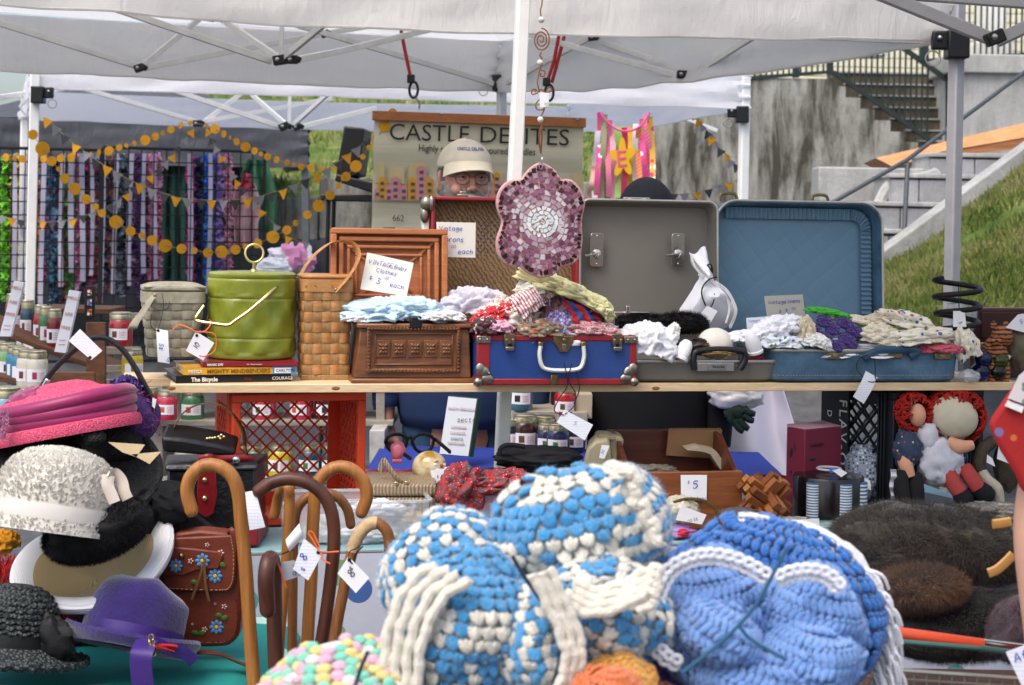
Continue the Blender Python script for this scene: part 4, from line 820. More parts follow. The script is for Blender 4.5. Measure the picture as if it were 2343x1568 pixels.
zt=K(395,690,.10).z-ZB;zl=K(395,668,.1).z-ZB;ztop=K(395,646,.16).z-ZB
weave(t,V((0,0,0)),(w*.80,w*.62),(w*.97,w*.78),.004,zt,6,18,M_gsp,M_gsp2,.022,.0024,R)
rim(t,V((0,0,0)),(w*.99,w*.8),zt-.004,zl,.022,M_gsp,R)
g=G();ring=rrect(w*1.06,w*.86,.035,48)
for k_ in(0,1):pass
g.hull([R@(p+V((0,0,zl+.002)))for p,q in ring],[R@(p+V((0,0,zl+.012)))for p,q in ring]);lid=t.part('lid',g,M_gsp,bevel=.003)
g=G();g.grid(lambda u,v:R@V(((u-.5)*2*w*1.03,(v-.5)*2*w*.84,zl+.0125+.010*(1-(2*u-1)**4)*(1-(2*v-1)**4))),16,12,th=.003);t.part('lid_top',g,M_gsp,lid,fixn=False)
g=G();pts=[t.p(x,y,d_)for x,y,d_ in((352,676,.085),(332,705,.07),(312,735,.062),(303,752,.075),(304,742,.15),(318,720,.26))];g.tube(spline(pts,6),.011,8,ell=(1,.22),up=(1,-.6,.4));t.part('swing_handle',g,M_gsp2)
g=G();g.sphere(t.p(354,675,.078),.005,8,6);t.part('rivet',g,M_gsp2)
a,b=K(470,800,.09),K(682,800,.09);rr=(b.x-a.x)/2*.985;cx=(a.x+b.x)/2
t=T('ice_bucket','lime green dimpled ice bucket with brass ring lid and bail handle','ice bucket',SH,(cx,.09+rr*.75,ZB));hb=K(575,637,.12).z-ZB
M_lime=N('lime_vinyl');co=M_lime.co();f=M_lime.noise(co,14,5,.6,.6);cc=M_lime.ramp(f,[(.3,C('#6f7822')),(.7,C('#8f9734'))]);M_lime.bump(M_lime.noise(co,26,3),.12,.01);M_lime=M_lime.out(cc,.22,0,.55)
def dim(p,a,i):
 z=p.z/hb;k=.0035*cos(a*9+(3.14 if int(z*4)%2 else 0))*sin(pi*((z*4)%1.0))*(1 if .06<z<.80 else 0)-.0025*(abs(((z*4)%1.0)-.0)<.05)*(.1<z<.9);q=V((p.x,p.y,0));r_=q.length
 q=q*((r_+k)/r_)if r_>.01 else q;q.z=p.z;return q
prof=[(rr*.955,0),(rr*.985,.004)]+[(rr*lerp(.985,1.0,i/48),.004+(hb-.010)*i/48)for i in range(1,49)]+[(rr*.99,hb-.002),(rr*.97,hb)]
g=G();g.lathe(prof,96,fn=dim);t.part('body',g,M_lime,ang=60)
g=G();g.lathe([(rr*.965,hb),(rr*.99,hb+.004),(rr*.985,hb+.010),(rr*.93,hb+.014),(rr*.6,hb+.016),(.001,hb+.017)],64);lid=t.part('lid',g,M_lime,ang=50)
g=G();c0=V((.004,0,hb+.016));g.lathe([(.010,0),(.009,.003),(.005,.006),(.005,.018),(.007,.02),(.004,.024)],16,Matrix.Translation(c0));st=t.part('lid_stem',g,M_gold,lid)
g=G();rg=.0225;g.tube([c0+V((rg*cos(a),.004*sin(a),.022+rg+rg*sin(a)))for a in[2*pi*i/32 for i in range(32)]],.0032,10,closed=True);t.part('pull_ring',g,M_gold,lid)
g=G();fp=[t.p(x,y,d_)for x,y,d_ in((632,655,.083),(605,682,.055),(570,712,.05),(540,733,.05),(522,744,.052),(490,741,.058),(452,735,.07),(447,728,.085),(466,700,.10))];g.tube(spline(fp,4),.0042,8);t.part('bail_handle',g,M_gold)
g=G();g.sphere(t.p(632,655,.083),.006,10,8);t.part('pivot',g,M_brass)
M_bsp,M_bsp2=wood('honey_splint','#a8743c','#c8925a',(6,6,30),.5,.2),wood('honey_splint2','#8f6c40','#b08a58',(30,30,5),.55,.2)
a,b=K(688,800,.10),K(800,800,.10);w=(b.x-a.x)/2;cx=(a.x+b.x)/2
t=T('splint_basket','honey brown tall splint basket with bentwood handle','basket',SH,(cx,.10+w,.004));R=rot(0,0,.06);zt=K(745,668,.10).z;zl=K(745,643,.10).z
weave(t,V((0,0,0)),(w*.93,w*.95),(w*.99,w*1.0),.008,zt,8,20,M_bsp,M_bsp2,.012,.0026,R)
rim(t,V((0,0,0)),(w*1.0,w*1.02),zt-.004,zl,.014,M_bsp,R)
frame_box(t,'base_board',-w*.98,w*.98,-w*1.0,w*1.0,-.004,.008,M_bsp2,bevel=.002)
ring=rrect(w*1.08,w*1.1,.03,48);g=G();g.hull([R@(p+V((0,0,zl+.001)))for p,q in ring],[R@(p+V((0,0,zl+.011)))for p,q in ring]);t.part('lid',g,M_bsp,bevel=.004)
g=G();pts=[t.p(x,y,d_)for x,y,d_ in((767,668,.088),(792,640,.085),(812,610,.09),(821,585,.10),(812,563,.12),(790,554,.145),(760,556,.17),(730,574,.20),(705,600,.225),(688,628,.24))];g.tube(spline(pts,6),.0135,8,ell=(1,.16),up=(.25,-1,.1));h_=t.part('handle',g,M_bsp)
g=G();g.sphere(t.p(768,663,.084),.0045,8,6);t.part('rivet',g,M_nick,h_)
for x in(700,722,760,785):
 g=G();g.sphere(t.p(x,655,.092),.002,6,4);t.part('tack',g,M_brass)
M_chest=wood('carved_brown','#5e3820','#8a5834',(2,9,9),.4,.15,.15);M_chestl=wood('chest_lid','#a86238','#bd7748',(2,3,22),.45,.12)
t=T('carved_chest','brown carved-look plastic chest with its lid open, full of baby clothes','chest',SH,((K(945,870,.02).x),.12,0))
def L(px,py,d_):return t.p(px,py,d_)
zt=L(945,738,.03).z;xl0,xr0=L(803,870,.01).x,L(1088,870,.01).x;xl1,xr1=L(818,745,.03).x,L(1078,745,.03).x;y0=.01-.12;dp=.22
g=G();f=[V((xl0,y0,0)),V((xr0,y0,0)),V((xr0,y0+dp+.02,0)),V((xl0,y0+dp+.02,0))];g.hull([p for p in f],[p+V((0,0,.012))for p in f]);t.part('base_moulding',g,M_chest,bevel=.004)
g=G();lo=[V((xl0+.010,y0+.010,.012)),V((xr0-.010,y0+.010,.012)),V((xr0-.010,y0+dp+.01,.012)),V((xl0+.010,y0+dp+.01,.012))];hi=[V((xl1+.006,y0+.014,zt-.014)),V((xr1-.006,y0+.014,zt-.014)),V((xr1-.006,y0+dp+.006,zt-.014)),V((xl1+.006,y0+dp+.006,zt-.014))];g.hull(lo,hi);body=t.part('body',g,M_chest,bevel=.003)
g=G();hi0=[V((xl1-.002,y0+.004,zt-.014)),V((xr1+.002,y0+.004,zt-.014)),V((xr1+.002,y0+dp+.014,zt-.014)),V((xl1-.002,y0+dp+.014,zt-.014))];g.hull(hi0,[p+V((0,0,.012))for p in hi0]);t.part('top_moulding',g,M_chest,bevel=.004)
zz=lambda py:t.p(945,py,.02).z;xx=lambda px:t.p(px,800,.02).x
def raised(px0,py0,px1,py1,wd,nm,dy=.0035):
 x0,x1,z1,z0=xx(px0),xx(px1),zz(py0),zz(py1);g=G()
 for q in(((x0+x1)/2,z0,x1-x0+wd,wd),((x0+x1)/2,z1,x1-x0+wd,wd),(x0,(z0+z1)/2,wd,z1-z0-wd),(x1,(z0+z1)/2,wd,z1-z0-wd)):g.box((q[0],y0+.0105-dy/2+(q[1])*.02,q[1]),(q[2],.008+dy,q[3]))
 return t.part(nm,g,M_chest,body,bevel=.0015,seg=1)
raised(843,752,1048,848,.010,'carved_border',.004);raised(858,764,1034,834,.004,'inner_bead',.002)
g=G();r=random.Random(2)
for i in range(74):
 u=i/74;per=2*(205+96);s=u*per
 if s<205:q=(843+s,752)
 elif s<301:q=(1048,752+s-205)
 elif s<506:q=(1048-(s-301),848)
 else:q=(843,848-(s-506))
 g.sphere(t.p(q[0],q[1],.016)+V((0,-.004,0)),(.005,.003,.003),6,4,rot(0,r.uniform(0,3),0))
t.part('scroll_carving',g,M_chest,body,kind='stuff')
for px in(876,912,949,985,1021):
 x0,z0=xx(px),zz(798);g=G();s_=.0165
 g.box((x0,y0+.0095,z0),(2*s_,.004,2.5*s_));pn=t.part('rosette_panel',g,M_chest,body,bevel=.001)
 g=G()
 for a in range(8):al=a*pi/4;rr_=s_*(.62 if a%2==0 else .85);g.sphere((x0+cos(al)*rr_*.6,y0+.006,z0+sin(al)*rr_*.8),(rr_*.5,.004,.0042),8,6,rot(0,-al,0))
 g.sphere((x0,y0+.004,z0),.005,8,6);t.part('rosette',g,M_chest,pn)
g=G();g.box((xx(949),y0+.006,zz(738)),(.030,.014,.032));t.part('hasp',g,M_blk,bevel=.004)
lx0,lx1=755,1022;ly=.20;la,lb=t.p(lx0,522,ly+.02),t.p(lx1,738,ly-.02);lc=(la+lb)/2;lw,lh=(lb.x-la.x),(la.z-lb.z);Rl=rot(-.10,0,0)
def lid_ring(k0,k1,yf,yb,nm,mat=M_chestl):
 g=G();o=[V((sx*lw/2*k0-(sx*lw/2*(1-k0))*0,yf,sz*(lh/2-(lw/2)*(1-k0))))for sx,sz in((-1,-1),(1,-1),(1,1),(-1,1))];i_=[V((sx*lw/2*k1,yb,sz*(lh/2-(lw/2)*(1-k1))))for sx,sz in((-1,-1),(1,-1),(1,1),(-1,1))]
 fs=[(j,(j+1)%4,4+(j+1)%4,4+j)for j in range(4)];g.add([lc+Rl@p for p in o+i_],fs);return g
g=G();g.box((0,.015,0),(lw,.012,lh));g.v=[lc+Rl@p for p in g.v];lid=t.part('lid',g,M_chestl,bevel=.003)
for i,(k0,k1,yf)in enumerate(((1.0,.90,-.02),(.86,.78,-.012),(.72,.66,-.006),(.58,.53,-.002))):
 g=G()
 for sx,sz,wx,wz in((0,1,2,0),(0,-1,2,0),(1,0,0,2),(-1,0,0,2)):
  hw,hh=lw/2-(1-k0)*lw/2,lh/2-(1-k0)*lw/2;tw=(k0-k1)*lw/2
  if wx:g.box((0,.004+yf/2,sz*(hh-tw/2)),(2*hw,.012-yf/1.0,tw))
  else:g.box((sx*(hw-tw/2),.004+yf/2,0),(tw,.012-yf/1.0,2*(hh-tw)))
 g.v=[lc+Rl@p for p in g.v];t.part('lid_moulding',g,M_chestl,lid,bevel=.003)
g=G()
for sx,sz in((-1,1),(1,1),(-1,-1),(1,-1)):g.bar(lc+Rl@V((sx*lw*.42,-.004,sz*lh*.40)),lc+Rl@V((sx*lw*.14,.004,sz*lh*.10)),.004,.006)
t.part('lid_rib',g,M_chestl,lid,kind='stuff')
g=G();g.box(lc+Rl@V((0,-.004,lh/2-.004)),(.034,.02,.016));t.part('catch',g,M_blk,lid,bevel=.004)
def sign(label,corners,t_,fr,lines,mat=None,dt=0,ink=None):
 q=[fr.k(x,y,t_+(dt if i<2 else 0))for i,(x,y)in enumerate(corners)];c=sum(q,V())/4;tt=T('price_card',label,'price card',fr,c);q=[p-c for p in q]
 g=G();g.hull(q,[p+V((0,.0012,0))for p in q]);cd=tt.part('card',g,mat or mk('cream_card','#e3e0d6',.7,.02),smooth=False);an=-atan2(q[1].z-q[0].z,q[1].x-q[0].x)
 for i,(w,hgt,cx_,cy_)in enumerate(lines):
  o_=lerp(lerp(q[0],q[1],cx_),lerp(q[3],q[2],cx_),cy_)+V((0,-.001,0));hand(tt,w,hgt,o_,ink or M_blue_ink,cd,R=rot(0,an,0),seed=i*5+3)
 return tt
sign('cream card handwritten VINTAGE Baby Clothes 3.00 each in the chest',[(840,578),(946,602),(930,678),(824,662)],.10,SH,[('VINTAGE',.0105,.06,.27),('Baby',.0095,.62,.27),('Clothes',.0100,.26,.46),('$',.010,.14,.70),('3.',.014,.30,.78),('00',.007,.46,.62),('each',.011,.60,.80)],dt=.03)
M_ltblue=mk('baby_blue','#bcd8e8',.85,.06,10,.3,40,sheen=.3);M_whitec=mk('white_cotton','#e9eaf0',.85,.04,12,.35,45,sheen=.2);M_lace=mk('lace_white','#efeeea',.9,.05,30,.6,300)
def cloth_pile(label,cx_,cy_,t_,r,mat,seed,cat='clothing',name='garment',zmin=None,R=None,amp=.3,fold=.22,fr_=1.8,ff=2.6,n=56,m=36,fr=SH,group=None):
 c=fr.k(cx_,cy_,t_);g=G()
 if cat in('clothing','linen','scarf','cloth'):clothg(g,c,tuple(x*1.06 for x in r),seed,R);return solo(name,label,cat,fr,g,mat,group=group,ang=180,fixn=False)
 g.lump(c,r,seed,amp,fr_,n,m,R,fold,ff);return solo(name,label,cat,fr,g,mat,group=group,ang=180)
cloth_pile('pale blue baby dress heaped over the back of the chest',880,716,.10,(.085,.07,.030),M_ltblue,3);cloth_pile('crumpled pale blue baby gown across the chest front',950,712,.09,(.075,.06,.028),M_ltblue,9,R=rot(0,.15,0))
cloth_pile('white lace baby blouse lying over the right corner of the chest',1000,724,.06,(.055,.045,.012),M_lace,5);cloth_pile('folded white baby cotton at the left side of the chest',835,726,.09,(.045,.05,.014),M_whitec,12)
M_sblue=mk('case_blue','#1f3f80',.5,.08,10,.15,200,dirt=.12,dcol='#6a7390');M_sred=mk('case_red','#8e2028',.5,.12,14,.1,150,dirt=.15,dcol='#5a2a26')
M_lin=N('case_lining');co=M_lin.co('Object',None,(0,.6,0));w1=M_lin.n('TexWave');M_lin.l(co,w1.inputs[0]);w1.inputs[1].default_value=30;w1.inputs[2].default_value=5;w1.inputs[4].default_value=3.0
ch=M_lin.n('TexVoronoi');M_lin.l(M_lin.co('Object',None,(0,.785,0)),ch.inputs['Vector']);ch.inputs['Scale'].default_value=80;ch.inputs['Randomness'].default_value=0
c1=M_lin.ramp(w1.outputs[1],[(.3,C('#63503c')),(.6,C('#8c7050'))]);c2=M_lin.mix(M_lin.math('LESS_THAN',ch.outputs[0],.26),c1,C('#383e54'));M_lin=M_lin.out(c2,.8,0,.2)
t=T('suitcase','blue suitcase with red edging and white handle, open and heaped with aprons','suitcase',SH,(K(1265,875,-.03).x,.12,0));TF=-.035
ax,bx=t.p(1092,870,TF).x,t.p(1452,870,TF).x;zt=t.p(1270,768,TF).z;yf=TF-.12;dp=.27;yb=yf+dp
def bx_(nm,x0,x1,a0,a1,z0,z1,mat,parent=None,bev=.003):return frame_box(t,nm,x0,x1,a0,a1,z0,z1,mat,parent,bevel=bev)
tray=bx_('front_wall',ax,bx,yf,yf+.006,.002,zt,M_sblue);bx_('side_wall',ax,ax+.006,yf+.006,yb,.002,zt,M_sblue);bx_('side_wall',bx-.006,bx,yf+.006,yb,.002,zt,M_sblue);bx_('back_wall',ax+.006,bx-.006,yb-.006,yb,.002,zt,M_sblue);bx_('floor',ax+.006,bx-.006,yf+.006,yb-.006,.002,.008,M_lin)
e=.0022
bx_('red_edging',ax-e,bx+e,yf-e,yf+.010,zt-.014,zt+.001,M_sred);bx_('red_edging',ax-e,bx+e,yf-e,yf+.010,.0,.016,M_sred)
bx_('red_edging',ax-e-.0004,ax+.030,yf-e-.0004,yf+.008,.012,zt-.008,M_sred);bx_('red_edging',bx-.014,bx+e+.0004,yf-e-.0004,yf+.008,.012,zt-.008,M_sred)
bx_('red_edging',ax-e,ax+.010,yf+.010,yb,zt-.014,zt+.001,M_sred);bx_('red_edging',bx-.010,bx+e,yf+.010,yb,zt-.014,zt+.001,M_sred);bx_('red_edging',ax-e,ax+.010,yf+.010,yb,.0,.016,M_sred);bx_('red_edging',bx-.010,bx+e,yf+.010,yb,.0,.016,M_sred)
for sx,x in((1,ax-e),(-1,bx+e)):
 g=G();g.sphere((x+sx*.004,yf+.002,.008),(.013,.012,.012),14,10);
 for ang in(.25,.9,1.45):g.sphere((x+sx*(.006+.024*cos(ang)*.9),yf-.003,.008+.032*sin(ang)),(.012,.0045,.015),12,8,rot(0,-sx*(pi/2-ang),0))
 cn=t.part('corner_cap',g,M_nick)
 g=G();g.sphere((x+sx*.030,yf-.0075,.030),.003,8,6);t.part('rivet',g,M_nick,cn)
 g=G();g.box((x+sx*.015,yf-.004,zt-.010),(.036,.005,.018));cp=t.part('corner_plate',g,M_nick,bevel=.002)
 for q in(.006,.024):g=G();g.sphere((x+sx*q,yf-.007,zt-.010),.004,8,6);t.part('rivet',g,M_nick,cp)
for px in(1164,1410):
 x=t.p(px,780,TF).x;g=G();g.box((x,yf-.005,zt-.008),(.028,.006,.026));l_=t.part('latch',g,M_brass,bevel=.002);g=G()
 for s_ in(-1,1):g.box((x+s_*.008,yf-.010,zt-.020),(.007,.008,.026),rot(.15,0,0))
 g.box((x,yf-.012,zt-.032),(.022,.008,.010));t.part('latch_lever',g,M_nick,l_,bevel=.002)
x=t.p(1288,790,TF).x;g=G();g.prism([(-.027,.0),(.027,0),(.024,-.018),(.010,-.040),(-.010,-.040),(-.024,-.018)],Matrix.Translation((x,yf-.003,zt+.0))@Euler((pi/2,0,0)).to_matrix().to_4x4(),.004);lk=t.part('lock_plate',g,M_brass,bevel=.002)
g=G();g.box((x,yf-.010,zt-.028),(.010,.008,.016));g.lathe([(.004,0),(.004,.003)],10,Matrix.Translation((x,yf-.008,zt-.010))@Euler((pi/2,0,0)).to_matrix().to_4x4());t.part('lock_catch',g,M_nick,lk,bevel=.001)
g=G();g.box((x-.022,yf-.004,.014),(.018,.005,.026));t.part('hinge_plate',g,M_brass,bevel=.003)
M_handw=mk('white_vinyl','#dcdcd6',.4,.05,20,spec=.5);g=G()
hp=[t.p(px,py,TF-.012)for px,py in((1236,792),(1234,815),(1240,838),(1254,846),(1285,848),(1316,846),(1330,838),(1336,815),(1334,792))];g.tube(spline(hp,5),.0075,10,ell=(1.0,.7),up=(0,1,0));t.part('handle',g,M_handw)
for px in(1236,1334):g=G();g.box(t.p(px,790,TF-.008),(.014,.012,.020));hl=t.part('handle_loop',g,M_brass,bevel=.004)
def tilted(t,p0,R):return lambda x,y,z:p0+R@V((x,y,z))
lb=t.p(985,705,.27);rb_=t.p(1325,705,.27);zl=t.p(1150,452,.30).z;W=rb_.x-lb.x;H=zl-.0;q=tilted(t,V((lb.x,.27-.12,.03)),rot(-.05,0,0));H=zl-.03
g=G();g.box((0,0,0),(W,.008,H));g.v=[q(p.x+W/2,p.y+.05,p.z+H/2)for p in g.v];lid=t.part('lid',g,M_lin,bevel=.002)
for x0,x1,z0,z1 in((0,.010,0,H),(W-.010,W,0,H),(.010,W-.010,H-.010,H)):
 g=G();g.box(((x0+x1)/2,.023,(z0+z1)/2),(x1-x0,.052,z1-z0));g.v=[q(p.x,p.y,p.z)for p in g.v];t.part('lid_rim',g,M_sred,lid,bevel=.003)
g=G();g.box((-.012,.03,H/2-.01),(.018,.035,H-.03));g.v=[q(p.x,p.y,p.z)for p in g.v];t.part('white_side_panel',g,M_handw,lid,bevel=.003)
g=G();g.sphere(q(-.012,.01,H-.02),(.016,.018,.022),12,8);g.sphere(q(-.016,.01,H-.05),(.012,.010,.022),10,8);g.sphere(q(.0,.0,H-.02),(.008,.010,.022),10,8);t.part('corner_cap',g,M_nick,lid)
g=G();g.box(q(.085,.015,H+.004),(.03,.02,.008));g.box(q(.085,.012,H+.010),(.016,.012,.010));t.part('catch',g,M_nick,lid,bevel=.002)
sign('cream card handwritten Vintage Aprons 3.00 each in the red-edged lid',[(998,508),(1088,510),(1087,590),(1001,588)],.235,SH,[('Vintage',.0115,.06,.24),('Aprons',.0125,.10,.56),('$',.009,.02,.88),('3.',.014,.14,.90),('00',.008,.36,.74),('each',.012,.54,.90)])
M_pk=mk('pink_cotton','#d8a0b4',.85,.08,12,.3,40);M_yel=mk('pale_yellow_cotton','#e6e0a8',.85,.06,10,.3,40,sheen=.3,trans=.1);M_rws=stripes('red_stripe_cloth','#e9e4e2','#c25258',130,0,.62,R=(0,.5,0),wob=.8)
M_redfl=dots('red_floral','#b82a34',['#efe6e0','#c83c44','#e8b0a0'],110,.26);M_cal1=dots('calico_pale','#d9cdc4',['#d87a98','#b8c8c0','#c8485c','#8aa078'],90,.42,dist=.05);M_cal2=dots('calico_rust','#8a7c6a',['#a85a34','#c8b89c','#6a4a3a'],70,.40,dist=.04)
M_ging=dots('red_gingham','#d8a8aa',['#b83a44','#efe4e2','#c86a70'],150,.36,rnd_=.15);M_purch=dots('purple_check','#9a8cc0',['#5a4a94','#e0dcea'],140,.4,rnd_=.1);M_dark=dots('dark_print','#4a3438',['#8c3a34','#d8cabc','#2a2428'],70,.35,dist=.05);M_mauve=mk('mauve_cloth','#8c6468',.85,.1,14,.3,40);M_tealc=mk('grey_teal_cloth','#7a9494',.85,.1,14,.3,40)
M_bred=stripes('blue_red_cloth','#c22c30','#3a62ac',36,0,.55,R=(0,.6,0),wob=1.5)
for lab,cx_,cy_,tt_,r_,m_,sd_,ry in(('pale floral apron spread under the striped bundle',1180,735,.06,(.075,.06,.040),M_cal1,1,.1),('red floral apron along the left edge of the heap',1130,722,.05,(.050,.045,.020),M_redfl,2,-.35),('dark printed cloth hanging at the left suitcase corner',1112,750,.0,(.030,.04,.020),M_dark,3,0),('plain pink cloth folded over the suitcase rim',1140,748,.0,(.030,.04,.016),M_pk,4,.2),('rust patterned cloth spilling over the suitcase front',1235,755,.0,(.060,.04,.022),M_cal2,5,-.05),('bundle of red and white striped cloth knotted on the heap',1207,697,.03,(.045,.045,.030),M_rws,6,-.5),('pale floral cloth peeping out left of the striped bundle',1150,705,.08,(.030,.035,.024),M_cal1,27,-.2),('lilac check cloth wedged in the middle of the heap',1275,742,.01,(.028,.04,.034),M_purch,7,.5),('mauve cloth fold beneath the yellow apron',1270,725,.04,(.035,.045,.040),M_mauve,8,.3),('grey green cloth scrap beside the red and blue cloth',1300,735,.03,(.03,.04,.03),M_tealc,10,.2),('red and blue striped apron strap on the right of the heap',1325,728,.03,(.060,.045,.030),M_bred,11,.45),('red gingham flowered cloth rolled along the right suitcase rim',1343,752,.0,(.062,.035,.018),M_ging,12,.05),('white cloth lining under the aprons',1255,765,.08,(.15,.09,.035),M_whitec,13,0)):
 cloth_pile(lab,cx_,cy_,tt_,r_,m_,sd_*3,R=rot(0,ry,0),amp=.28,fold=.30,ff=2.2)
cloth_pile('pale yellow apron with lilac piping draped on top of the heap',1290,668,.05,(.105,.07,.026),M_yel,44,R=rot(0,.38,0),amp=.35,fold=.3,ff=1.6)
cloth_pile('white floral kerchief bunched at the peak of the heap',1228,655,.06,(.045,.05,.024),dots('white_floral','#e6e6da',['#d8a0b0','#a8c0a0','#e6e6da'],60,.4,dist=.05),47,R=rot(0,-.3,0))
cloth_pile('dangling corner of the yellow apron at the right of the heap',1368,705,.0,(.035,.04,.022),M_yel,52,R=rot(0,.7,0),fold=.3)
g=G();M_pip=mk('lilac_piping','#9a8ab8',.7)
for q_ in(((1257,700),(1258,668),(1272,655),(1300,660),(1332,666)),((1345,715),(1366,705),(1372,690),(1362,682))):g.tube(spline([K(x,y,-.005)for x,y in q_],5),.0022,6)
solo('piping_trim','lilac piping edging the yellow apron','trim',SH,g,M_pip)
cloth_pile('sheer white tissue cloth behind the apron heap',1085,698,.16,(.07,.04,.038),mk('tissue','#e4e2ee',.7,.05,12,.3,30,trans=.35),61,amp=.4,fold=.35,ff=1.7)
tag('blank lined tag on black cord tied to the white suitcase handle',[(1291,938),(1356,972),(1337,1008),(1273,966)],SH,TF-.03,[('5',.010,.45,.55,.5)],M_lined,cord=[[(1290,830,TF-.02),(1298,880,TF-.02),(1280,910,TF-.02),(1268,940,TF-.03),(1290,950,TF-.032)],[(1308,832,TF-.02),(1300,870,TF-.02),(1316,900,TF-.02),(1312,930,TF-.025),(1292,948,TF-.032)],[(1318,850,TF-.02),(1325,890,TF-.02),(1312,925,TF-.02)]],ink=mk('faint_ink','#9aa0d0',.6))
M_taupe=mk('case_taupe','#76726a',.55,.04,8,.1,250);M_alu=mk('aluminium_rim','#b4b2ac',.35,.08,20,metal=.9);M_chrome=mk('chrome','#c4c2bc',.15,.05,20,metal=1.0)
def rr2(x0,x1,z0,z1,r,n=8,bottom=True):
 pts=[]
 for cx_,cz_,a0 in((x1-r,z1-r,0),(x0+r,z1-r,pi/2),(x0+r,z0+r,pi),(x1-r,z0+r,1.5*pi)):
  for i in range(n+1):a=a0+pi/2*i/n;pts.append((cx_+r*cos(a),cz_+r*sin(a)))
 return pts
def tray(t,x0,x1,yf,yb,z0,z1,r,mat,rimm,taper=.012):
 lo=rr2(x0+taper,x1-taper,yf+taper,yb-taper,r);hi=rr2(x0,x1,yf,yb,r);n=len(lo)
 rings=[[V((x,y,z0+.004))for x,y in rr2(x0+taper+.008,x1-taper-.008,yf+taper+.008,yb-taper-.008,r*.9)],[V((x,y,z0+.010))for x,y in lo],[V((x,y,z1))for x,y in hi],[V((x,y,z1))for x,y in rr2(x0+.004,x1-.004,yf+.004,yb-.004,r-.004)],[V((x,y,z0+.014))for x,y in rr2(x0+taper+.006,x1-taper-.006,yf+taper+.006,yb-taper-.006,r-.004)]]
 g=G();vs=[p for rg in rings for p in rg];fs=[]
 for i in range(4):
  for k_ in range(n):fs.append((i*n+k_,i*n+(k_+1)%n,(i+1)*n+(k_+1)%n,(i+1)*n+k_))
 fs+=[tuple(range(n))[::-1],tuple(4*n+k_ for k_ in range(n))];g.add(vs,fs);b_=t.part('tray',g,mat,ang=35)
 g=G();g.tube([V((x,y,z1))for x,y in rr2(x0+.001,x1-.001,yf+.001,yb-.001,r)],.0045,8,closed=True,ell=(1.2,.8),up=(0,0,1));t.part('metal_rim',g,rimm);return b_
def lidpan(t,q,W,H,dep,r,mat,rimm,lining=None,nm='lid'):
 o=rr2(0,W,0,H,r);i_=rr2(.012,W-.012,.012,H-.012,r-.008);n=len(o);g=G()
 rings=[[q(x,dep,z)for x,z in i_],[q(x,dep+.002,z)for x,z in o],[q(x,0,z)for x,z in o],[q(x,0,z)for x,z in rr2(.005,W-.005,.005,H-.005,r-.004)],[q(x,dep-.008,z)for x,z in rr2(.014,W-.014,.014,H-.014,r-.008)]]
 vs=[p for rg in rings for p in rg];fs=[(a*n+k_,a*n+(k_+1)%n,(a+1)*n+(k_+1)%n,(a+1)*n+k_)for a in range(4)for k_ in range(n)]+[tuple(range(n))[::-1]];g.add(vs,fs);l_=t.part(nm,g,mat,ang=35)
 g=G();g.add([q(x,dep-.008,z)for x,z in rr2(.014,W-.014,.014,H-.014,r-.008)],[tuple(range(n))]);t.part('lining',g,lining or mat,l_)
 g=G();g.tube([q(x,-.001,z)for x,z in o],.004,8,closed=True);t.part('metal_rim',g,rimm,l_);return l_
t=T('suitcase','taupe hard-shell suitcase standing open with a ROYAL plate under its black handle','suitcase',SH,(K(1610,875,.01).x,.13,0));TF=.0
x0,x1=t.p(1436,860,TF).x,t.p(1788,850,TF).x;zt=t.p(1610,828,TF).z
tray(t,x0,x1,TF-.13,TF-.13+.28,.0,zt,.035,M_taupe,M_alu,.010)
la=t.p(1326,770,.27);lb=t.p(1642,770,.27);zl=t.p(1480,459,.29).z;W,H=lb.x-la.x,zl-.03;q=tilted(t,V((la.x,.27-.13,.03)),rot(-.06,0,0))
lid=lidpan(t,q,W,H,.055,.028,M_taupe,M_alu)
for px in(1364,1550):
 c=t.p(px,572,.318);g=G();g.prism(rr2(-.019,.019,-.046,.046,.010,5),Matrix.Translation(c+V((0,-.002,0)))@Euler((pi/2,0,0)).to_matrix().to_4x4(),.003);pl=t.part('latch_plate',g,M_chrome,lid,bevel=.001)
 g=G();g.lathe([(.012,0),(.012,.004),(.006,.007),(.001,.007)],16,Matrix.Translation(c+V((0,-.005,-.010)))@Euler((pi/2,0,0)).to_matrix().to_4x4());g.bar(c+V((0,-.011,-.012)),c+V((-.036,-.013,-.016)),.008,.006);g.box(c+V((.004,-.012,-.018)),(.008,.008,.014),rot(0,.4,0));t.part('latch',g,M_chrome,pl,bevel=.001)
 for dz in(.038,-.038):g=G();g.sphere(c+V((0,-.005,dz)),.003,8,6);t.part('rivet',g,M_chrome,pl)
g=G();c=q(W*.42,.02,H+.004);g.box(c,(.072,.02,.012));g.box(c+V((-.02,-.012,0)),(.012,.004,.007));g.box(c+V((.02,-.012,0)),(.012,.004,.007));t.part('catch',g,M_chrome,lid,bevel=.002)
g=G();hp=[t.p(px,py,TF-.012)for px,py in((1588,846),(1586,826),(1590,808),(1604,803),(1645,800),(1688,803),(1703,808),(1704,825),(1692,846))];g.tube(spline(hp,5),.0085,10,ell=(1,.9));t.part('handle',g,M_blk)
g=G();g.box(t.p(1636,840,TF-.006),(.100,.008,.022));pl=t.part('name_plate',g,M_alu,bevel=.002);g=G();g.box(t.p(1640,840,TF-.012),(.050,.003,.017));t.part('name_panel',g,mk('plate_grey','#8f8f8c',.4,metal=.6),pl,bevel=.001)
printed(t,'ROYAL',.0095,t.p(1657,836.5,TF-.0150),M_black_ink,pl,R=rot(0,pi,0),sp=1.15)
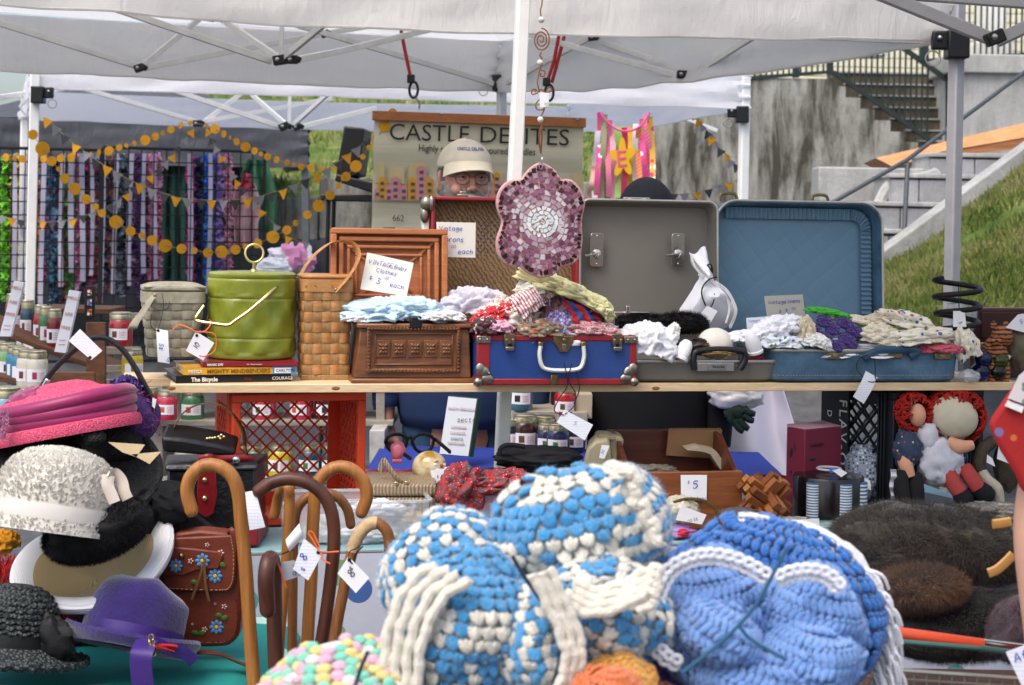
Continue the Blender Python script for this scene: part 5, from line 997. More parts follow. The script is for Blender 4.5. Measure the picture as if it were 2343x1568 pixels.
g=G();c=t.p(1425,730,.14);g.box(c,(.05,.006,.038));g.box(c+V((.01,-.006,.01)),(.012,.01,.05));g.box(c+V((.045,0,.012)),(.05,.006,.014));t.part('inner_bracket',g,M_chrome,bevel=.002)
def fur(g,cfun,n,ln,mi=0,seed=1,w=.0012,droop=.0):
 r=random.Random(seed)
 for i in range(n):
  p,nm=cfun(r);d=(nm+V((r.uniform(-.6,.6),r.uniform(-.6,.6),r.uniform(-.6,.6)))*.8+V((0,0,-droop))).normalized();s=d.orthogonal().normalized();l_=ln*r.uniform(.5,1.2)
  g.add([p-s*w,p+s*w,p+d*l_],[(0,1,2)],mi)
def on_ell(c,r_,R=None):
 def f(r):
  a,b=r.uniform(0,2*pi),math.acos(r.uniform(-1,1));n_=V((cos(a)*sin(b),sin(a)*sin(b),cos(b)));p=V((n_.x*r_[0],n_.y*r_[1],n_.z*r_[2]));n2=V((n_.x/r_[0],n_.y/r_[1],n_.z/r_[2])).normalized()
  return(c+(R@p if R else p),(R@n2 if R else n2))
 return f
M_bfur=mk('black_fur','#0c0b0c',.8,.3,60);g=G();c1,c2=K(1480,742,.12),K(1560,740,.10)
for c,r_ in((c1,(.075,.03,.020)),(c2,(.065,.03,.024))):g.lump(c,r_,3,.2,2,24,16);fur(g,on_ell(c,r_),3500,.014,seed=4)
solo('fur_collar','black fur collar lying across the back of the taupe suitcase','fur collar',SH,g,M_bfur,fixn=False,smooth=False)
cloth_pile('crumpled white blouse with lace cuff in the taupe suitcase',1482,788,.03,(.062,.05,.045),M_whitec,71,R=rot(0,.2,0),amp=.22,fold=.2);cloth_pile('lace edge of the white blouse by the black fur',1532,775,.03,(.016,.02,.034),M_lace,72,R=rot(0,.4,0))
g=G();c=K(1636,786,.05);g.sphere(c,(.046,.045,.040),30,18,fn=lambda q_:1+.03*sin(9*atan2(q_.y,q_.x))*(1-q_.z*.6));solo('baby_bonnet','small cream baby bonnet sitting in the taupe suitcase','bonnet',SH,g,mk('bonnet','#e3ddd2',.8,.05,20,.3,50))
M_shoe=mk('white_leather','#e4e4e6',.4,.04,20,.1,60)
for lb,px,py,tt_,ry in(('white baby shoe lying heel up left of the black handle',1555,812,.0,.5),('white baby shoe on its side right of the cream bonnet',1728,796,.0,-.4)):
 t2=T('baby_shoe',lb,'shoe',SH,K(px,py+12,tt_));R=rot(0,ry,.3);g=G();g.lathe([(.010,0),(.017,.004),(.0185,.02),(.016,.038),(.011,.048),(.009,.05)],20,(Matrix.Translation((0,0,.004))@R.to_4x4()),(1,1.25));t2.part('upper',g,M_shoe);g=G();g.lathe([(.0185,-.002),(.0195,.004),(.018,.006)],20,(Matrix.Translation((0,0,.002))@R.to_4x4()),(1,1.25));t2.part('sole',g,M_shoe)
cloth_pile('brown leather glove with gold braid in the taupe suitcase',1580,790,.04,(.055,.035,.022),mk('brown_leather','#2c211c',.4,.3,30,.2,80,dirt=.4,dcol='#8a7044'),75,cat='glove',name='glove');cloth_pile('gold braid trim under the bonnet',1640,806,.0,(.050,.02,.008),mk('gold_braid','#9a7c4c',.6,.3,200,.4,300),76,cat='trim',name='braid_trim')
g=G();M_redp=mk('red_plastic','#b01c20',.35,.1)
for a_,b_ in(((1642,834),(1700,822)),((1700,822),(1744,815)),((1744,815),(1745,830)),((1690,830),(1742,818))):g.tube([K(*a_,-.004+.02),K(*b_,-.004+.02)],.0025,6)
solo('red_frame','thin red plastic frame poking from the taupe suitcase','frame',SH,g,M_redp)
t=T('linen_bib','white linen collar with lace edge tied up with black ribbon in the taupe lid','linen',SH,K(1615,750,.20))
ol=[(1552,742),(1570,690),(1590,650),(1598,625),(1588,605),(1577,585),(1576,578),(1596,582),(1605,566),(1616,566),(1628,590),(1632,625),(1636,645),(1660,665),(1675,690),(1682,715),(1668,752),(1620,752)]
c0=sum((t.p(x,y,.18)for x,y in ol),V())/len(ol);rg=spline([t.p(x,y,.185)for x,y in ol],3,True);g=G();n=len(rg)
def bib(u,v):
 p=rg[int(round(u*n))%n];w=lerp(p,c0,v);w.y=c0.y+.012-.05*sin(min(1,v*1.3)*pi/2)+.014*sin(u*37)*(1-v)+.016*nz(w,18,3)+.010*ridge(w,22,5,1);return w
g.grid(bib,n,10,cu=True);t.part('cloth',g,M_whitec,fixn=False)
g=G()
for i,w in enumerate(spline([t.p(x,y,.165)for x,y in((1634,646),(1658,664),(1674,690),(1680,715),(1668,748))],8)):g.lathe([(.0022,-.0006),(.0048,0),(.0022,.0006)],8,Matrix.Translation(w+V((.003,0,0)))@Euler((pi/2,0,0)).to_matrix().to_4x4(),cap=False)
for q_ in(((1597,628),(1620,640),(1645,660),(1668,700),(1660,740)),((1580,582),(1590,612),(1612,634),(1640,650))):g.tube(spline([t.p(x,y,.152)for x,y in q_],6),.003,6,ell=(1,.5))
t.part('lace_edge',g,M_lace,kind='stuff')
g=G();g.tube(spline([t.p(x,y,.140)for x,y in((1640,634),(1622,640),(1608,655),(1605,675),(1614,700))],5),.002,5);g.tube(spline([t.p(x,y,.140)for x,y in((1630,625),(1622,612),(1618,607),(1626,606),(1630,622))],4),.0022,5);g.tube(spline([t.p(x,y,.140)for x,y in((1634,672),(1632,690),(1626,703))],4),.0018,5);t.part('ribbon',g,M_cordk)
tag('white five dollar tag on the linen collar',[(1618,700),(1641,712),(1612,760),(1580,742)],SH,.135,[('$',.008,.25,.75,.55),('5',.013,.45,.75,.55)])
M_bcase=N('blue_case');co=M_bcase.co();f=M_bcase.noise(co,9,7,.7,.5);cc=M_bcase.ramp(f,[(.3,C('#33495c')),(.55,C('#4f7089')),(.75,C('#6b8ba2'))]);M_bcase.bump(M_bcase.noise(co,160,2),.2,.002);M_bcase=M_bcase.out(cc,.5,0,.4)
M_quilt=N('quilted_blue');co=M_quilt.co('Object',None,(0,radians(38),0));s3=M_quilt.sep(co);a_=M_quilt.math('ABSOLUTE',M_quilt.math('SINE',M_quilt.math('MULTIPLY',s3[0],62)));b_=M_quilt.math('ABSOLUTE',M_quilt.math('SINE',M_quilt.math('MULTIPLY',s3[2],62)));hq=M_quilt.math('POWER',M_quilt.math('MULTIPLY',a_,b_),.35);M_quilt.bump(hq,.2,.006);M_quilt=M_quilt.out(C('#64859c'),.65,0,.35)
t=T('suitcase','blue marbled suitcase with quilted lining, open and full of vintage linens','suitcase',SH,(K(1985,875,.0).x,.14,0));TF=-.01
x0,x1=t.p(1757,850,TF).x,t.p(2206,850,TF).x;zt=t.p(1985,803,TF).z
tray(t,x0,x1,TF-.14,TF-.14+.30,.0,zt,.055,M_bcase,M_alu,.006)
g=G();r_=rr2(x0+.005,x1-.005,TF-.14+.005,TF-.14+.295,.054)
for i in range(0,len(r_)):
 a,b=V((r_[i][0],r_[i][1],.020)),V((r_[(i+1)%len(r_)][0],r_[(i+1)%len(r_)][1],.020));m=max(1,int((b-a).length/.008))
 for k_ in range(m):g.bar(lerp(a,b,(k_+.15)/m),lerp(a,b,(k_+.75)/m),.0018,.0018)
t.part('stitching',g,mk('thread','#9a947e',.8),kind='stuff')
la=t.p(1640,770,.28);lb=t.p(2022,770,.28);zl=t.p(1820,461,.31).z;W,H=lb.x-la.x,zl-.03;q=tilted(t,V((la.x,.28-.14,.03)),rot(-.07,0,0));lid=lidpan(t,q,W,H,.06,.06,M_bcase,M_alu,M_quilt)
def ruffle(path,amp,nm):
 m=len(path);g=G()
 def f(u,v):
  i=u*(m-1);a=int(min(i,m-2));p=lerp(path[a][0],path[a+1][0],i-a);nrm=path[a][1];return p+nrm*(v-.5)*.030+V((0,-.006-.0035*sin(u*m*7.3)*(1-abs(2*v-1)*.3),0))
 g.grid(f,m*12,3,th=.0015);t.part(nm,g,M_quilt,lid,fixn=False)
cor=[(W-.075+.043*sin(a),H-.073+.043*cos(a),a)for a in[pi/2*i/6 for i in range(7)]]
ruffle([(q(lerp(.04,W-.080,i/24),.045,H-.030),V((0,0,1)))for i in range(25)]+[(q(x,.045,z),V((sin(a),0,cos(a))))for x,z,a in cor]+[(q(W-.032,.045,lerp(H-.078,.05,i/20)),V((1,0,0)))for i in range(21)],.006,'pocket_ruffle')
for fx in(.05,.60):
 g=G();c=q(W*fx+.02,.02,H);g.tube(spline([c+V((-.022,0,0)),c+V((-.022,0,.018)),c+V((0,0,.022)),c+V((.018,0,.018)),c+V((.024,0,.002))],4),.0045,6,ell=(1,.6));t.part('lid_catch',g,M_brass,lid)
for px in(1910,2155):g=G();g.box(t.p(px,815,TF-.002),(.045,.006,.018));l_=t.part('latch',g,M_brass,bevel=.002);g=G();g.box(t.p(px,814,TF-.006),(.014,.004,.008));t.part('latch_button',g,M_nick,l_,bevel=.001)
g=G();hp=[t.p(px,py,TF-.010)for px,py in((1976,822),(1990,812),(2010,802),(2050,800),(2085,800),(2098,806),(2082,818))];g.tube(spline(hp,5),.0075,10,ell=(.8,1.4),up=(0,1,0));t.part('handle',g,mk('blue_handle','#2c4a64',.4,.1));g=G();g.box(t.p(2035,814,TF-.004),(.070,.006,.014));t.part('handle_plate',g,M_brass,bevel=.002)
tag('blank white tag on black cord tied to the blue suitcase handle',[(1980,849),(2007,864),(1975,924),(1951,908)],SH,TF-.03,[],M_lined,cord=[[(1985,812,TF-.02),(1965,822,TF-.02),(1960,845,TF-.02),(1985,872,TF-.033),(2003,872,TF-.034),(2001,860,TF-.032)],[(2000,818,TF-.02),(2002,850,TF-.025),(2001,862,TF-.032)]],bend=.004)
sign('grey card handwritten Vintage linens 3.00 in the blue suitcase',[(1748,678),(1836,674),(1843,738),(1756,740)],.16,SH,[('Vintage',.0095,.07,.30),('linens',.0095,.57,.28),('$',.009,.32,.64),('3.',.012,.47,.66),('00',.007,.66,.54)],mk('grey_card','#b9b6aa',.7,.02))
sign('small lined note card tucked beside the linens',[(1707,728),(1758,724),(1760,760),(1709,762)],.12,SH,[('Vintage',.006,.08,.3),('$.',.006,.2,.8)],M_lined)
M_cream=mk('cream_linen','#e2d8c0',.85,.06,14,.4,60);M_embr=dots('embroidered_linen','#e6dfcc',['#c2485a','#3f6a9c','#e6dfcc','#5a8a4a','#e6dfcc','#e6dfcc'],55,.3,dist=.04);M_croch=mk('ecru_crochet','#d8cbb0',.9,.15,120,.8,260)
def linen(lab,px,py,tt_,r_,m_,sd_,ry=0,**kw):return cloth_pile(lab,px,py,tt_,r_,m_,sd_,cat='linen',name='linen',R=rot(0,ry,0),**kw)
linen('stack of folded white linens lying in the blue suitcase',1778,752,.05,(.058,.05,.026),M_whitec,81,-.25,fold=.12,amp=.12);linen('white glove shaped linen at the left end of the blue suitcase',1718,768,.05,(.055,.04,.014),M_whitec,82,-.1);linen('white cloth embroidered with blue and green leaves',1790,785,.01,(.050,.03,.018),dots('leaf_embroidery','#e6eaf0',['#3f7ab0','#5a9a6a','#e6eaf0','#e6eaf0'],70,.35,dist=.06),83)
linen('ecru crocheted runner between the linens and the purple flowers',1838,762,.02,(.022,.03,.036),M_croch,84,.1);linen('cream lace doily under the purple flowers',1862,784,.0,(.034,.03,.020),M_lace,85,.2);linen('bright green knitted strip behind the purple flowers',1895,717,.06,(.050,.02,.009),mk('lime_wool','#4fb83a',.9,.1,60,.8,300),86,.18)
linen('cream cushion cloth right of the purple flowers',2010,772,.03,(.050,.04,.030),M_cream,87,.2,fold=.1,amp=.12);linen('ecru linen edged with green crochet',2015,730,.07,(.055,.04,.014),M_croch,88,-.25);linen('flower embroidered towel heaped at the back of the blue suitcase',2075,742,.05,(.070,.05,.026),M_embr,89,.3)
linen('rolled cream linen with blue daisy embroidery',2098,775,.0,(.085,.03,.022),M_embr,90,-.1,fold=.1,amp=.15);linen('pale cloth hanging over the end of the blue suitcase',2205,795,.02,(.030,.03,.045),M_embr,91,-.3);linen('rose pink cloth under the rolled linen',2150,800,-.0,(.05,.03,.012),mk('rose_cloth','#c25a6a',.85,.1),92);linen('white lining cloth beneath the linens',1985,800,.1,(.20,.10,.02),M_whitec,93)
linen('folded cream linen at the back left of the towels',1960,735,.09,(.06,.04,.012),M_cream,94,.1)
M_purw=mk('purple_wool','#3f2478',.95,.15,60,.9,300,sheen=.4);t=T('crochet_flowers','purple crocheted rosette doily on the linens','crochet doily',SH,K(1912,790,-.01))
for px,py,r_ in((1885,735,.021),(1930,738,.021),(1862,753,.018),(1905,753,.020),(1948,752,.018),(1964,762,.017),(1888,773,.021),(1935,775,.021),(1915,792,.02),(1950,790,.014)):
 c=t.p(px,py,.0+(790-py)*.0006);g=G();M4=Matrix.Translation(c)@Euler((.75,rnd.uniform(-.2,.2),0)).to_matrix().to_4x4();pts=[]
 for i in range(70):a=i*.36;rr_=r_*(1-i/78);pts.append(M4@V((rr_*cos(a),rr_*sin(a),.0085*(i/70)+.002*sin(i*2.6))))
 g.tube(pts,.0030,6);g.lathe([(r_,-.004),(r_*.8,.002),(.001,.006)],16,M4);t.part('rosette',g,M_purw,kind='stuff')
M_orw=mk('orange_wool','#c8801c',.9,.15,60,.8,300)
t=T('crochet_flowers','orange crocheted flowers with green leaves on the linens','crochet trim',SH,K(2020,765,.04))
for px,py,r_,m_ in((1995,760,.014,M_orw),(2012,768,.012,M_orw),(2030,735,.016,M_orw),(2022,745,.012,M_orw),(2035,720,.010,mk('green_wool','#3a6a2c',.9,.1)),(1975,750,.009,mk('green_wool','#3a6a2c',.9,.1))):
 c=t.p(px,py,.03);g=G()
 for a in range(6):al=a*pi/3;g.sphere(c+V((cos(al)*r_*.7,0,sin(al)*r_*.7)),(r_*.5,.004,r_*.35),8,6,rot(0,-al,0))
 t.part('flower',g,m_)
g=G();pts=[];b0=K(2190,752,.06)
for i in range(92):
 a=i/92*2*pi*3.05+.3;z=i/92;rr_=.052+.008*sin(z*2);pts.append(K(2190,752-116*z,.08)*1.0+V((rr_*cos(a+pi),rr_*sin(a+pi),0)))
g.tube(pts,.0075,10);solo('coil_spring','rusty black coil spring standing beside the wine glass','spring',SH,g,mk('rusty_iron','#1d1b1a',.5,.3,40,.2,90,metal=.4,dirt=.3,dcol='#4a3526'))
M_clear=film('clear_glass','#e6ecee',.22,.03)
t=T('wine_glass','clear stemmed glass behind the coil spring','glass',SH,(K(2198,870,.16).x,.16,0));zr=t.p(2198,694,.16).z
g=G();g.lathe([(.036,0),(.034,.003),(.006,.008),(.005,zr*.45),(.012,zr*.5),(.030,zr*.62),(.040,zr*.8),(.042,zr),(.040,zr),(.037,zr*.8),(.026,zr*.63),(.004,zr*.53)],32,cap=False);t.part('bowl_and_stem',g,M_clear)
g=G();g.tube([V((.041*cos(a),.041*sin(a),zr))for a in[2*pi*i/32 for i in range(32)]],.0016,6,closed=True);t.part('rim',g,mk('rim_glint','#c8d0d2',.1,spec=.8))
tag('cream tag hung on the coil spring',[(2180,712),(2206,712),(2210,748),(2180,748)],SH,.02,[('8',.009,.4,.7,1.2)],cord=[[(2192,655,.02),(2193,690,.02),(2194,714,.02)]],ink=mk('grey_ink','#6a6e78',.6))
t=T('keepsake_box','dark red-brown wooden box with lid open behind the toy tiger','box',SH,(K(2290,800,.18).x,.18,0));M_mah=wood('mahogany','#2c110e','#4a1f19',(2,8,8),.35,.1)
a,b=t.p(2233,800,.2),t.p(2400,706,.2);frame_box(t,'lid',a.x,b.x,.02,.06,.09,b.z,M_mah,bevel=.004);frame_box(t,'lid_panel',a.x+.012,b.x-.012,.014,.022,.10,b.z-.012,mk('panel_dark','#3a1814',.5,.1),bevel=.002);frame_box(t,'body',a.x,b.x,-.06,.06,0,.085,M_mah,bevel=.004)
M_tig=N('tiger_stripe');co=M_tig.co();nn=M_tig.n('TexWave');M_tig.l(co,nn.inputs[0]);nn.bands_direction='Z';nn.inputs[1].default_value=30;nn.inputs[2].default_value=5;nn.inputs[3].default_value=2;M_tig=M_tig.out(M_tig.ramp(nn.outputs[1],[(.28,C('#1a1210')),(.36,C('#a8602c'))]),.6)
t=T('tiger_figurine','small orange striped toy tiger sitting by the keepsake box','figurine',SH,(K(2280,870,.05).x,.05,0));zz_=lambda py:t.p(2280,py,.05).z
xt=lambda px:t.p(px,780,.05).x
g=G();g.lump((xt(2275),0,zz_(820)),(.035,.03,.055),3,.08,2,24,16);g.sphere((xt(2290),-.004,zz_(770)),(.030,.028,.030),20,14);g.sphere((xt(2268),-.024,zz_(780)),(.016,.014,.012),14,10)
for px in(2272,2300):g.sphere((xt(px),0,zz_(745)),(.009,.006,.012),10,8)
g.sphere((xt(2262),-.02,zz_(850)),(.013,.013,.04),12,10);g.sphere((xt(2292),-.02,zz_(850)),(.013,.013,.04),12,10);t.part('body',g,M_tig)
g=G();g.sphere((xt(2272),-.029,zz_(764)),.003,8,6);g.sphere((xt(2288),-.031,zz_(764)),.003,8,6);g.sphere((xt(2264),-.037,zz_(778)),.004,8,6);t.part('eyes_and_nose',g,M_blk,kind='stuff')
g=G();g.lump(K(2332,800,.06),(.028,.03,.05),5,.1,2,20,14);g.lump(K(2334,750,.06),(.024,.025,.028),6,.12,2,20,14);solo('stone_figurine','grey and tan stone animal figurine right of the toy tiger','figurine',SH,g,mk('stone_fig','#6a6250',.7,.4,25,.3,60))
tag('white five dollar tag leaning over the toy tiger',[(2328,720),(2352,716),(2346,762),(2300,750)],SH,.02,[('5',.010,.6,.6,-.4)])
for i,(px,py,c_,r_,nm)in enumerate(((2246,822,'#1c4a2c',.022,'dark green glass float at the back of the cluster'),(2249,822,'#14309c',.0235,'cobalt blue glass float at the front of the cluster'),(2286,826,'#5c7c10',.0235,'olive green glass float at the top of the cluster'),(2242,856,'#101c5c',.0255,'dark blue glass float at the bottom of the cluster'),(2280,856,'#10240e',.0245,'blackish green glass float at the bottom of the cluster'))):
 g=G();c=K(px,py-(8 if i==0 else 0),.03 if i else .07);c.z=max(c.z,r_);g.sphere(c,r_,28,18);solo('glass_float',nm,'glass ball',SH,g,glass('float%d'%i,c_,.02,.85))
tag('blank white tag behind the glass floats',[(2285,800),(2313,815),(2297,842),(2262,826)],SH,.05,[])
g=G();g.lump(K(2218,860,.0),(.025,.03,.016),14,.3,2,22,14);solo('glass_trinket','clear glass trinket at the end of the blue suitcase','trinket',SH,g,film('clear_film','#dfe6ea',.45,.1))
t=T('mosaic_flower','hanging flower plaque of purple and white mosaic tesserae in pink grout','mosaic',SH,K(1238,632,-.12));FD=-.12
def mp(px,py,d_=FD):return t.p(px,py,d_)
outl=[(1237,372),(1256,379),(1272,392),(1284,410),(1293,410),(1308,412),(1322,424),(1333,442),(1339,465),(1334,490),(1331,510),(1333,540),(1332,565),(1325,590),(1310,605),(1292,610),(1282,612),(1275,622),(1262,632),(1240,636),(1215,630),(1198,618),(1190,612),(1175,611),(1155,603),(1141,585),(1136,565),(1137,545),(1146,520),(1148,505),(1140,485),(1136,465),(1141,440),(1155,420),(1175,411),(1192,410),(1203,396),(1218,381)]
rg=spline([mp(x,y)for x,y in outl],3,True);g=G();g.hull([p for p in rg],[p+V((0,.018,0))for p in rg]);slabo=t.part('grout_slab',g,mk('pink_grout','#c89a98',.85,.12,40,.4,150),bevel=.004)
c0=(1241,508)
def rad(a):
 best=0
 for i in range(len(outl)):
  (xa,ya),(xb,yb)=outl[i],outl[(i+1)%len(outl)];dx,dy=cos(a),sin(a);ex,ey=xb-xa,yb-ya;den=dx*ey-dy*ex
  if abs(den)<1e-9:continue
  s_=((xa-c0[0])*ey-(ya-c0[1])*ex)/den;u_=((xa-c0[0])*dy-(ya-c0[1])*dx)/den
  if 0<=u_<=1 and s_>best:best=s_
 return best
r=random.Random(11);TM=[mk('tess%d'%i,c_,.12,.15,90,spec=.6)for i,c_ in enumerate(['#2c1822','#4c2c3e','#6a4058','#84586e','#ac98a6','#cdc4cb','#1c1519','#94607c'])];TW=[mk('tessw%d'%i,c_,.15,.06,40,spec=.6)for i,c_ in enumerate(['#dde6e6','#cfdde0','#e8ecea'])]
nt=0;rings_=[(0,9,4),(9,20,9),(20,32,13),(33,45,17)]
def tess(poly,mat):
 global nt
 g=G();dz=r.uniform(0,.0012);cen=(sum(p[0]for p in poly)/len(poly),sum(p[1]for p in poly)/len(poly));sx_=r.uniform(-.02,.02)
 f=[mp(x,y,FD-.0028-dz+sx_*(x-cen[0])*.001)for x,y in poly];g.hull(f,[mp(x,y,FD+.001)for x,y in poly]);t.part('tessera',g,mat,slabo,smooth=False);nt+=1
def cell(a0,a1,r0,r1,k,mat):
 pts=[]
 for a,rr_ in((a0,r0),(a1,r0),(a1,r1),(a0,r1)):pts.append((c0[0]+rr_*cos(a)+r.uniform(-1.6,1.6),c0[1]+rr_*sin(a)*1.0+r.uniform(-1.6,1.6)))
 cen=(sum(p[0]for p in pts)/4,sum(p[1]for p in pts)/4);pts=[(cen[0]+(x-cen[0])*k,cen[1]+(y-cen[1])*k)for x,y in pts]
 if r.random()<.25:pts[2]=((pts[2][0]+pts[3][0])/2,(pts[2][1]+pts[3][1])/2)
 tess(pts,mat)
for r0,r1,n_ in rings_:
 o=r.random()
 for i in range(n_):cell(2*pi*(i+o)/n_,2*pi*(i+1+o)/n_,r0*.82 if r0 else 1,r1*.82,.88,TW[r.randrange(3)])
nr=7
for j in range(nr):
 na=[15,21,28,36,44,54,64][j];o=r.random()
 for i in range(na):
  a0,a1=2*pi*(i+o)/na,2*pi*(i+1+o)/na;am=(a0+a1)/2;R0=rad(am);f0,f1=37+(R0-41)*j/nr,37+(R0-41)*(j+1)/nr
  if f1-f0<5:continue
  u=j/(nr-1);petal=abs(sin(3*(am+pi/2)+pi/2))if False else 0
  pool=[4,5,5,3,4,4]if u<.25 else([4,5,2,3,4,7]if u<.55 else([1,2,3,7,4,4]if u<.85 else[0,6,1,2,0,3]))
  cell(a0,a1,f0,f1,.84,TM[pool[r.randrange(6)]])
M_cop=mk('copper_wire','#b0704c',.3,.15,40,metal=1.0);M_bead=mk('glass_bead','#cfcfc4',.08,.1,40,spec=.8)
t=T('wire_hanger','curled copper wire hanger with glass beads and a small chain','hanger',SH,K(1238,370,-.13))
def wp(pts,rr_=.0017,n_=6,nm='wire',m_=None):g=G();g.tube(spline([t.p(x,y,-.135)for x,y in pts],n_),rr_,6);return t.part(nm,g,m_ or M_cop)
wp([(1238,-30),(1240,5),(1236,25),(1238,38)]);sp=[(1238+(20-i*.30)*sin(i*.30),92-(27-i*.42)*cos(i*.30))for i in range(0,58)];wp(sp,n_=2)
wp([(1238,120),(1235,128),(1240,134),(1234,140),(1240,147),(1236,156),(1232,172),(1229,190),(1234,210),(1237,225)]);wp([(1236,160),(1246,165),(1244,175),(1236,174),(1238,168)]);wp([(1237,205),(1228,214),(1217,216),(1218,206),(1226,206),(1224,212)]);wp([(1237,205),(1250,212),(1262,208),(1258,200),(1251,204)])
wp([(1237,225),(1226,238),(1228,250),(1240,252),(1246,246),(1242,258),(1236,268)]);wp([(1236,280),(1238,290),(1233,310),(1236,345),(1237,352)],.0022);wp([(1238,290),(1240,315),(1237,350)],.002)
for x,y in((1238,46),(1235,144),(1236,274)):g=G();g.sphere(t.p(x,y,-.135),.0078,14,10);t.part('bead',g,M_bead)
for x,y,a in((1237,358,0),(1240,368,1.3),(1237,380,0)):
 c=t.p(x,y,-.135);g=G();g.tube([c+rot(0,0,a)@V((.0042*cos(b),0,.0085*sin(b)))for b in[2*pi*i/16 for i in range(16)]],.0012,6,closed=True);t.part('chain_link',g,M_steel)
tag('small white twenty tag on the copper wire',[(1233,212),(1255,213),(1255,246),(1235,246)],SH,-.14,[('20',.008,.55,.7,1.3)],ink=mk('grey_ink','#6a6e78',.6))
tag('white lined tag reading 5 purse on the grey splint basket',[(357,752),(384,757),(388,832),(361,828)],SH,.03,[('$5',.0095,.45,.62,-1.35),('purse',.0075,.92,.95,-1.4)],M_plainc,cord=[[(370,670,.08),(374,700,.06),(366,740,.04),(358,756,.028),(345,745,.05),(346,720,.07)],[(345,700,.07),(365,710,.06),(383,706,.06),(387,690,.07)]],hole=(362,757),bend=.004)
tag('white tag reading 10 on orange ribbon by the ice bucket',[(448,758),(490,785),(465,825),(425,803)],SH,.03,[('$',.006,.30,.52,-1.0),('10',.012,.45,.72,-1.0)],M_plainc,cord=[[(448,760,.028),(435,752,.03),(410,744,.04),(392,758,.05)],[(448,760,.028),(470,757,.03),(484,738,.04),(478,732,.05)],[(450,760,.028),(490,765,.03),(492,800,.03),(470,815,.02),(455,814,.02)]],cordm=M_cordo,ink=M_black_ink,hole=(450,768))
# ================================================================ the table under the shelf (frame SH, table top at z = TZ)
TZ=ZT-ZS
M_dotc=dots('polka_cloth','#c4c6d4',['#3f62a0','#5a9a9c','#6a8ab8','#7ca06a','#86b4bc'],11,.34,rnd_=.75)
xl,xr2=K(330,1270,-.23).x,K(2420,1220,-.23).x
t=T('folding_table','long table with pale blue cover and polka dot cloth hanging in front','table',SH,((xl+xr2)/2,.15,-ZS))
def tloc(p):return V(p)-t.b
frame_box(t,'table_top',xl-t.b.x,xr2-t.b.x,-.23-.15,.52-.15,TZ+ZS-.03,TZ+ZS-.004,mk('table_cover','#7fa3a8',.5,.08,6),bevel=.004)
frame_box(t,'edge_strip',xl-t.b.x-.002,xr2-t.b.x+.002,-.238-.15,-.229-.15,TZ+ZS-.034,TZ+ZS-.008,mk('edge_grey','#6e6e70',.5,.1),bevel=.002)
g=G();g.grid(lambda u,v:tloc((lerp(xl,xr2,u),-.245-.012*sin(u*70)*v-.03*v*nz((u*9,v,0)),TZ-.012-v*.55)),160,12,th=.002);t.part('hanging_cloth',g,M_dotc,fixn=False)
for x in(xl+.1,xr2-.1):
 for y in(-.15,.45):g=G();g.tube([tloc((x,y,TZ-.03)),tloc((x,y,-ZS))],.014,10);t.part('leg',g,M_frameD)
def clipd(W,H,c,s):
 pts=[]
 for x in(0,W):
  z=(c-x)*s
  if-1e-9<=z<=H:pts.append((x,z))
 for z in(0,H):
  x=c-z*s
  if 0<x<W:pts.append((x,z))
 return pts[:2]if len(pts)>=2 else None
def crate(t,W,H,D,m,pitch,R,bw=.006,sides=('back','left','right')):
 def q(x,y,z):return R@V((x,y,z))
 def bar(nm,x0,x1,y0,y1,z0,z1,par=None,bev=.003):g=G();g.box(((x0+x1)/2,(y0+y1)/2,(z0+z1)/2),(x1-x0,y1-y0,z1-z0));g.v=[R@p for p in g.v];return t.part(nm,g,m,par,bevel=bev)
 e=.020
 bar('front_rim',0,W,0,.022,H-e,H);bar('front_rim',0,W,0,.022,0,e);bar('front_rim',0,e,.0005,.0225,e,H-e);bar('front_rim',W-e,W,.0005,.0225,e,H-e)
 bar('top_panel',.004,W-.004,.022,D,H-.008,H-.002);bar('bottom_panel',.004,W-.004,.022,D,.002,.008)
 def lattice(nm,w,h,f):
  fr_=[]
  for(x0,x1,z0,z1)in((0,w,h-.03,h),(0,w,0,.03),(0,.03,.03,h-.03),(w-.03,w,.03,h-.03)):
   g=G();c=[f(x,z)for x,z in((x0,z0),(x1,z0),(x1,z1),(x0,z1))];n_=(c[1]-c[0]).cross(c[3]-c[0]).normalized()*.004;g.hull([p-n_ for p in c],[p+n_ for p in c]);fr_.append(t.part(nm,g,m,smooth=False))
  for s in(1,-1):
   c=-h if s<0 else 0
   while c<w+h:
    pp=clipd(w-.06,h-.06,c,s)
    if pp and(abs(pp[0][0]-pp[1][0])>.004):g=G();g.bar(f(pp[0][0]+.03,pp[0][1]+.03),f(pp[1][0]+.03,pp[1][1]+.03),bw,bw*(.9 if s>0 else .7));t.part('lattice_bar',g,m,fr_[0],smooth=False)
    c+=pitch
 if 'back' in sides:lattice('back_panel',W-.01,H-.016,lambda x,z:q(x+.005,D-.004,z+.008))
 if 'left' in sides:lattice('side_panel',D-.02,H-.016,lambda x,z:q(.005,x+.02,z+.008))
 if 'right' in sides:lattice('side_panel',D-.02,H-.016,lambda x,z:q(W-.005,x+.02,z+.008))
 for y in(.03,.042,.054):
  g=G();g.box((-.002,y,H/2),(.008,.005,H));g.box((W+.002,y,H/2),(.008,.005,H));g.v=[R@p for p in g.v];t.part('rib',g,m,bevel=.001)
M_orange=mk('orange_crate','#c8401c',.5,.08,8,.1,100,dirt=.2,dcol='#a8543c')
a,b=K(528,1180,.03),K(838,1180,.03);t=T('milk_crate','orange-red plastic milk crate on its side holding up the shelf','crate',SH,(a.x,.03,TZ));hgt=K(690,903,.03).z-TZ
crate(t,(b.x-a.x)/cos(.14),min(hgt,.327),.28,M_orange,.036,rot(0,0,.14))
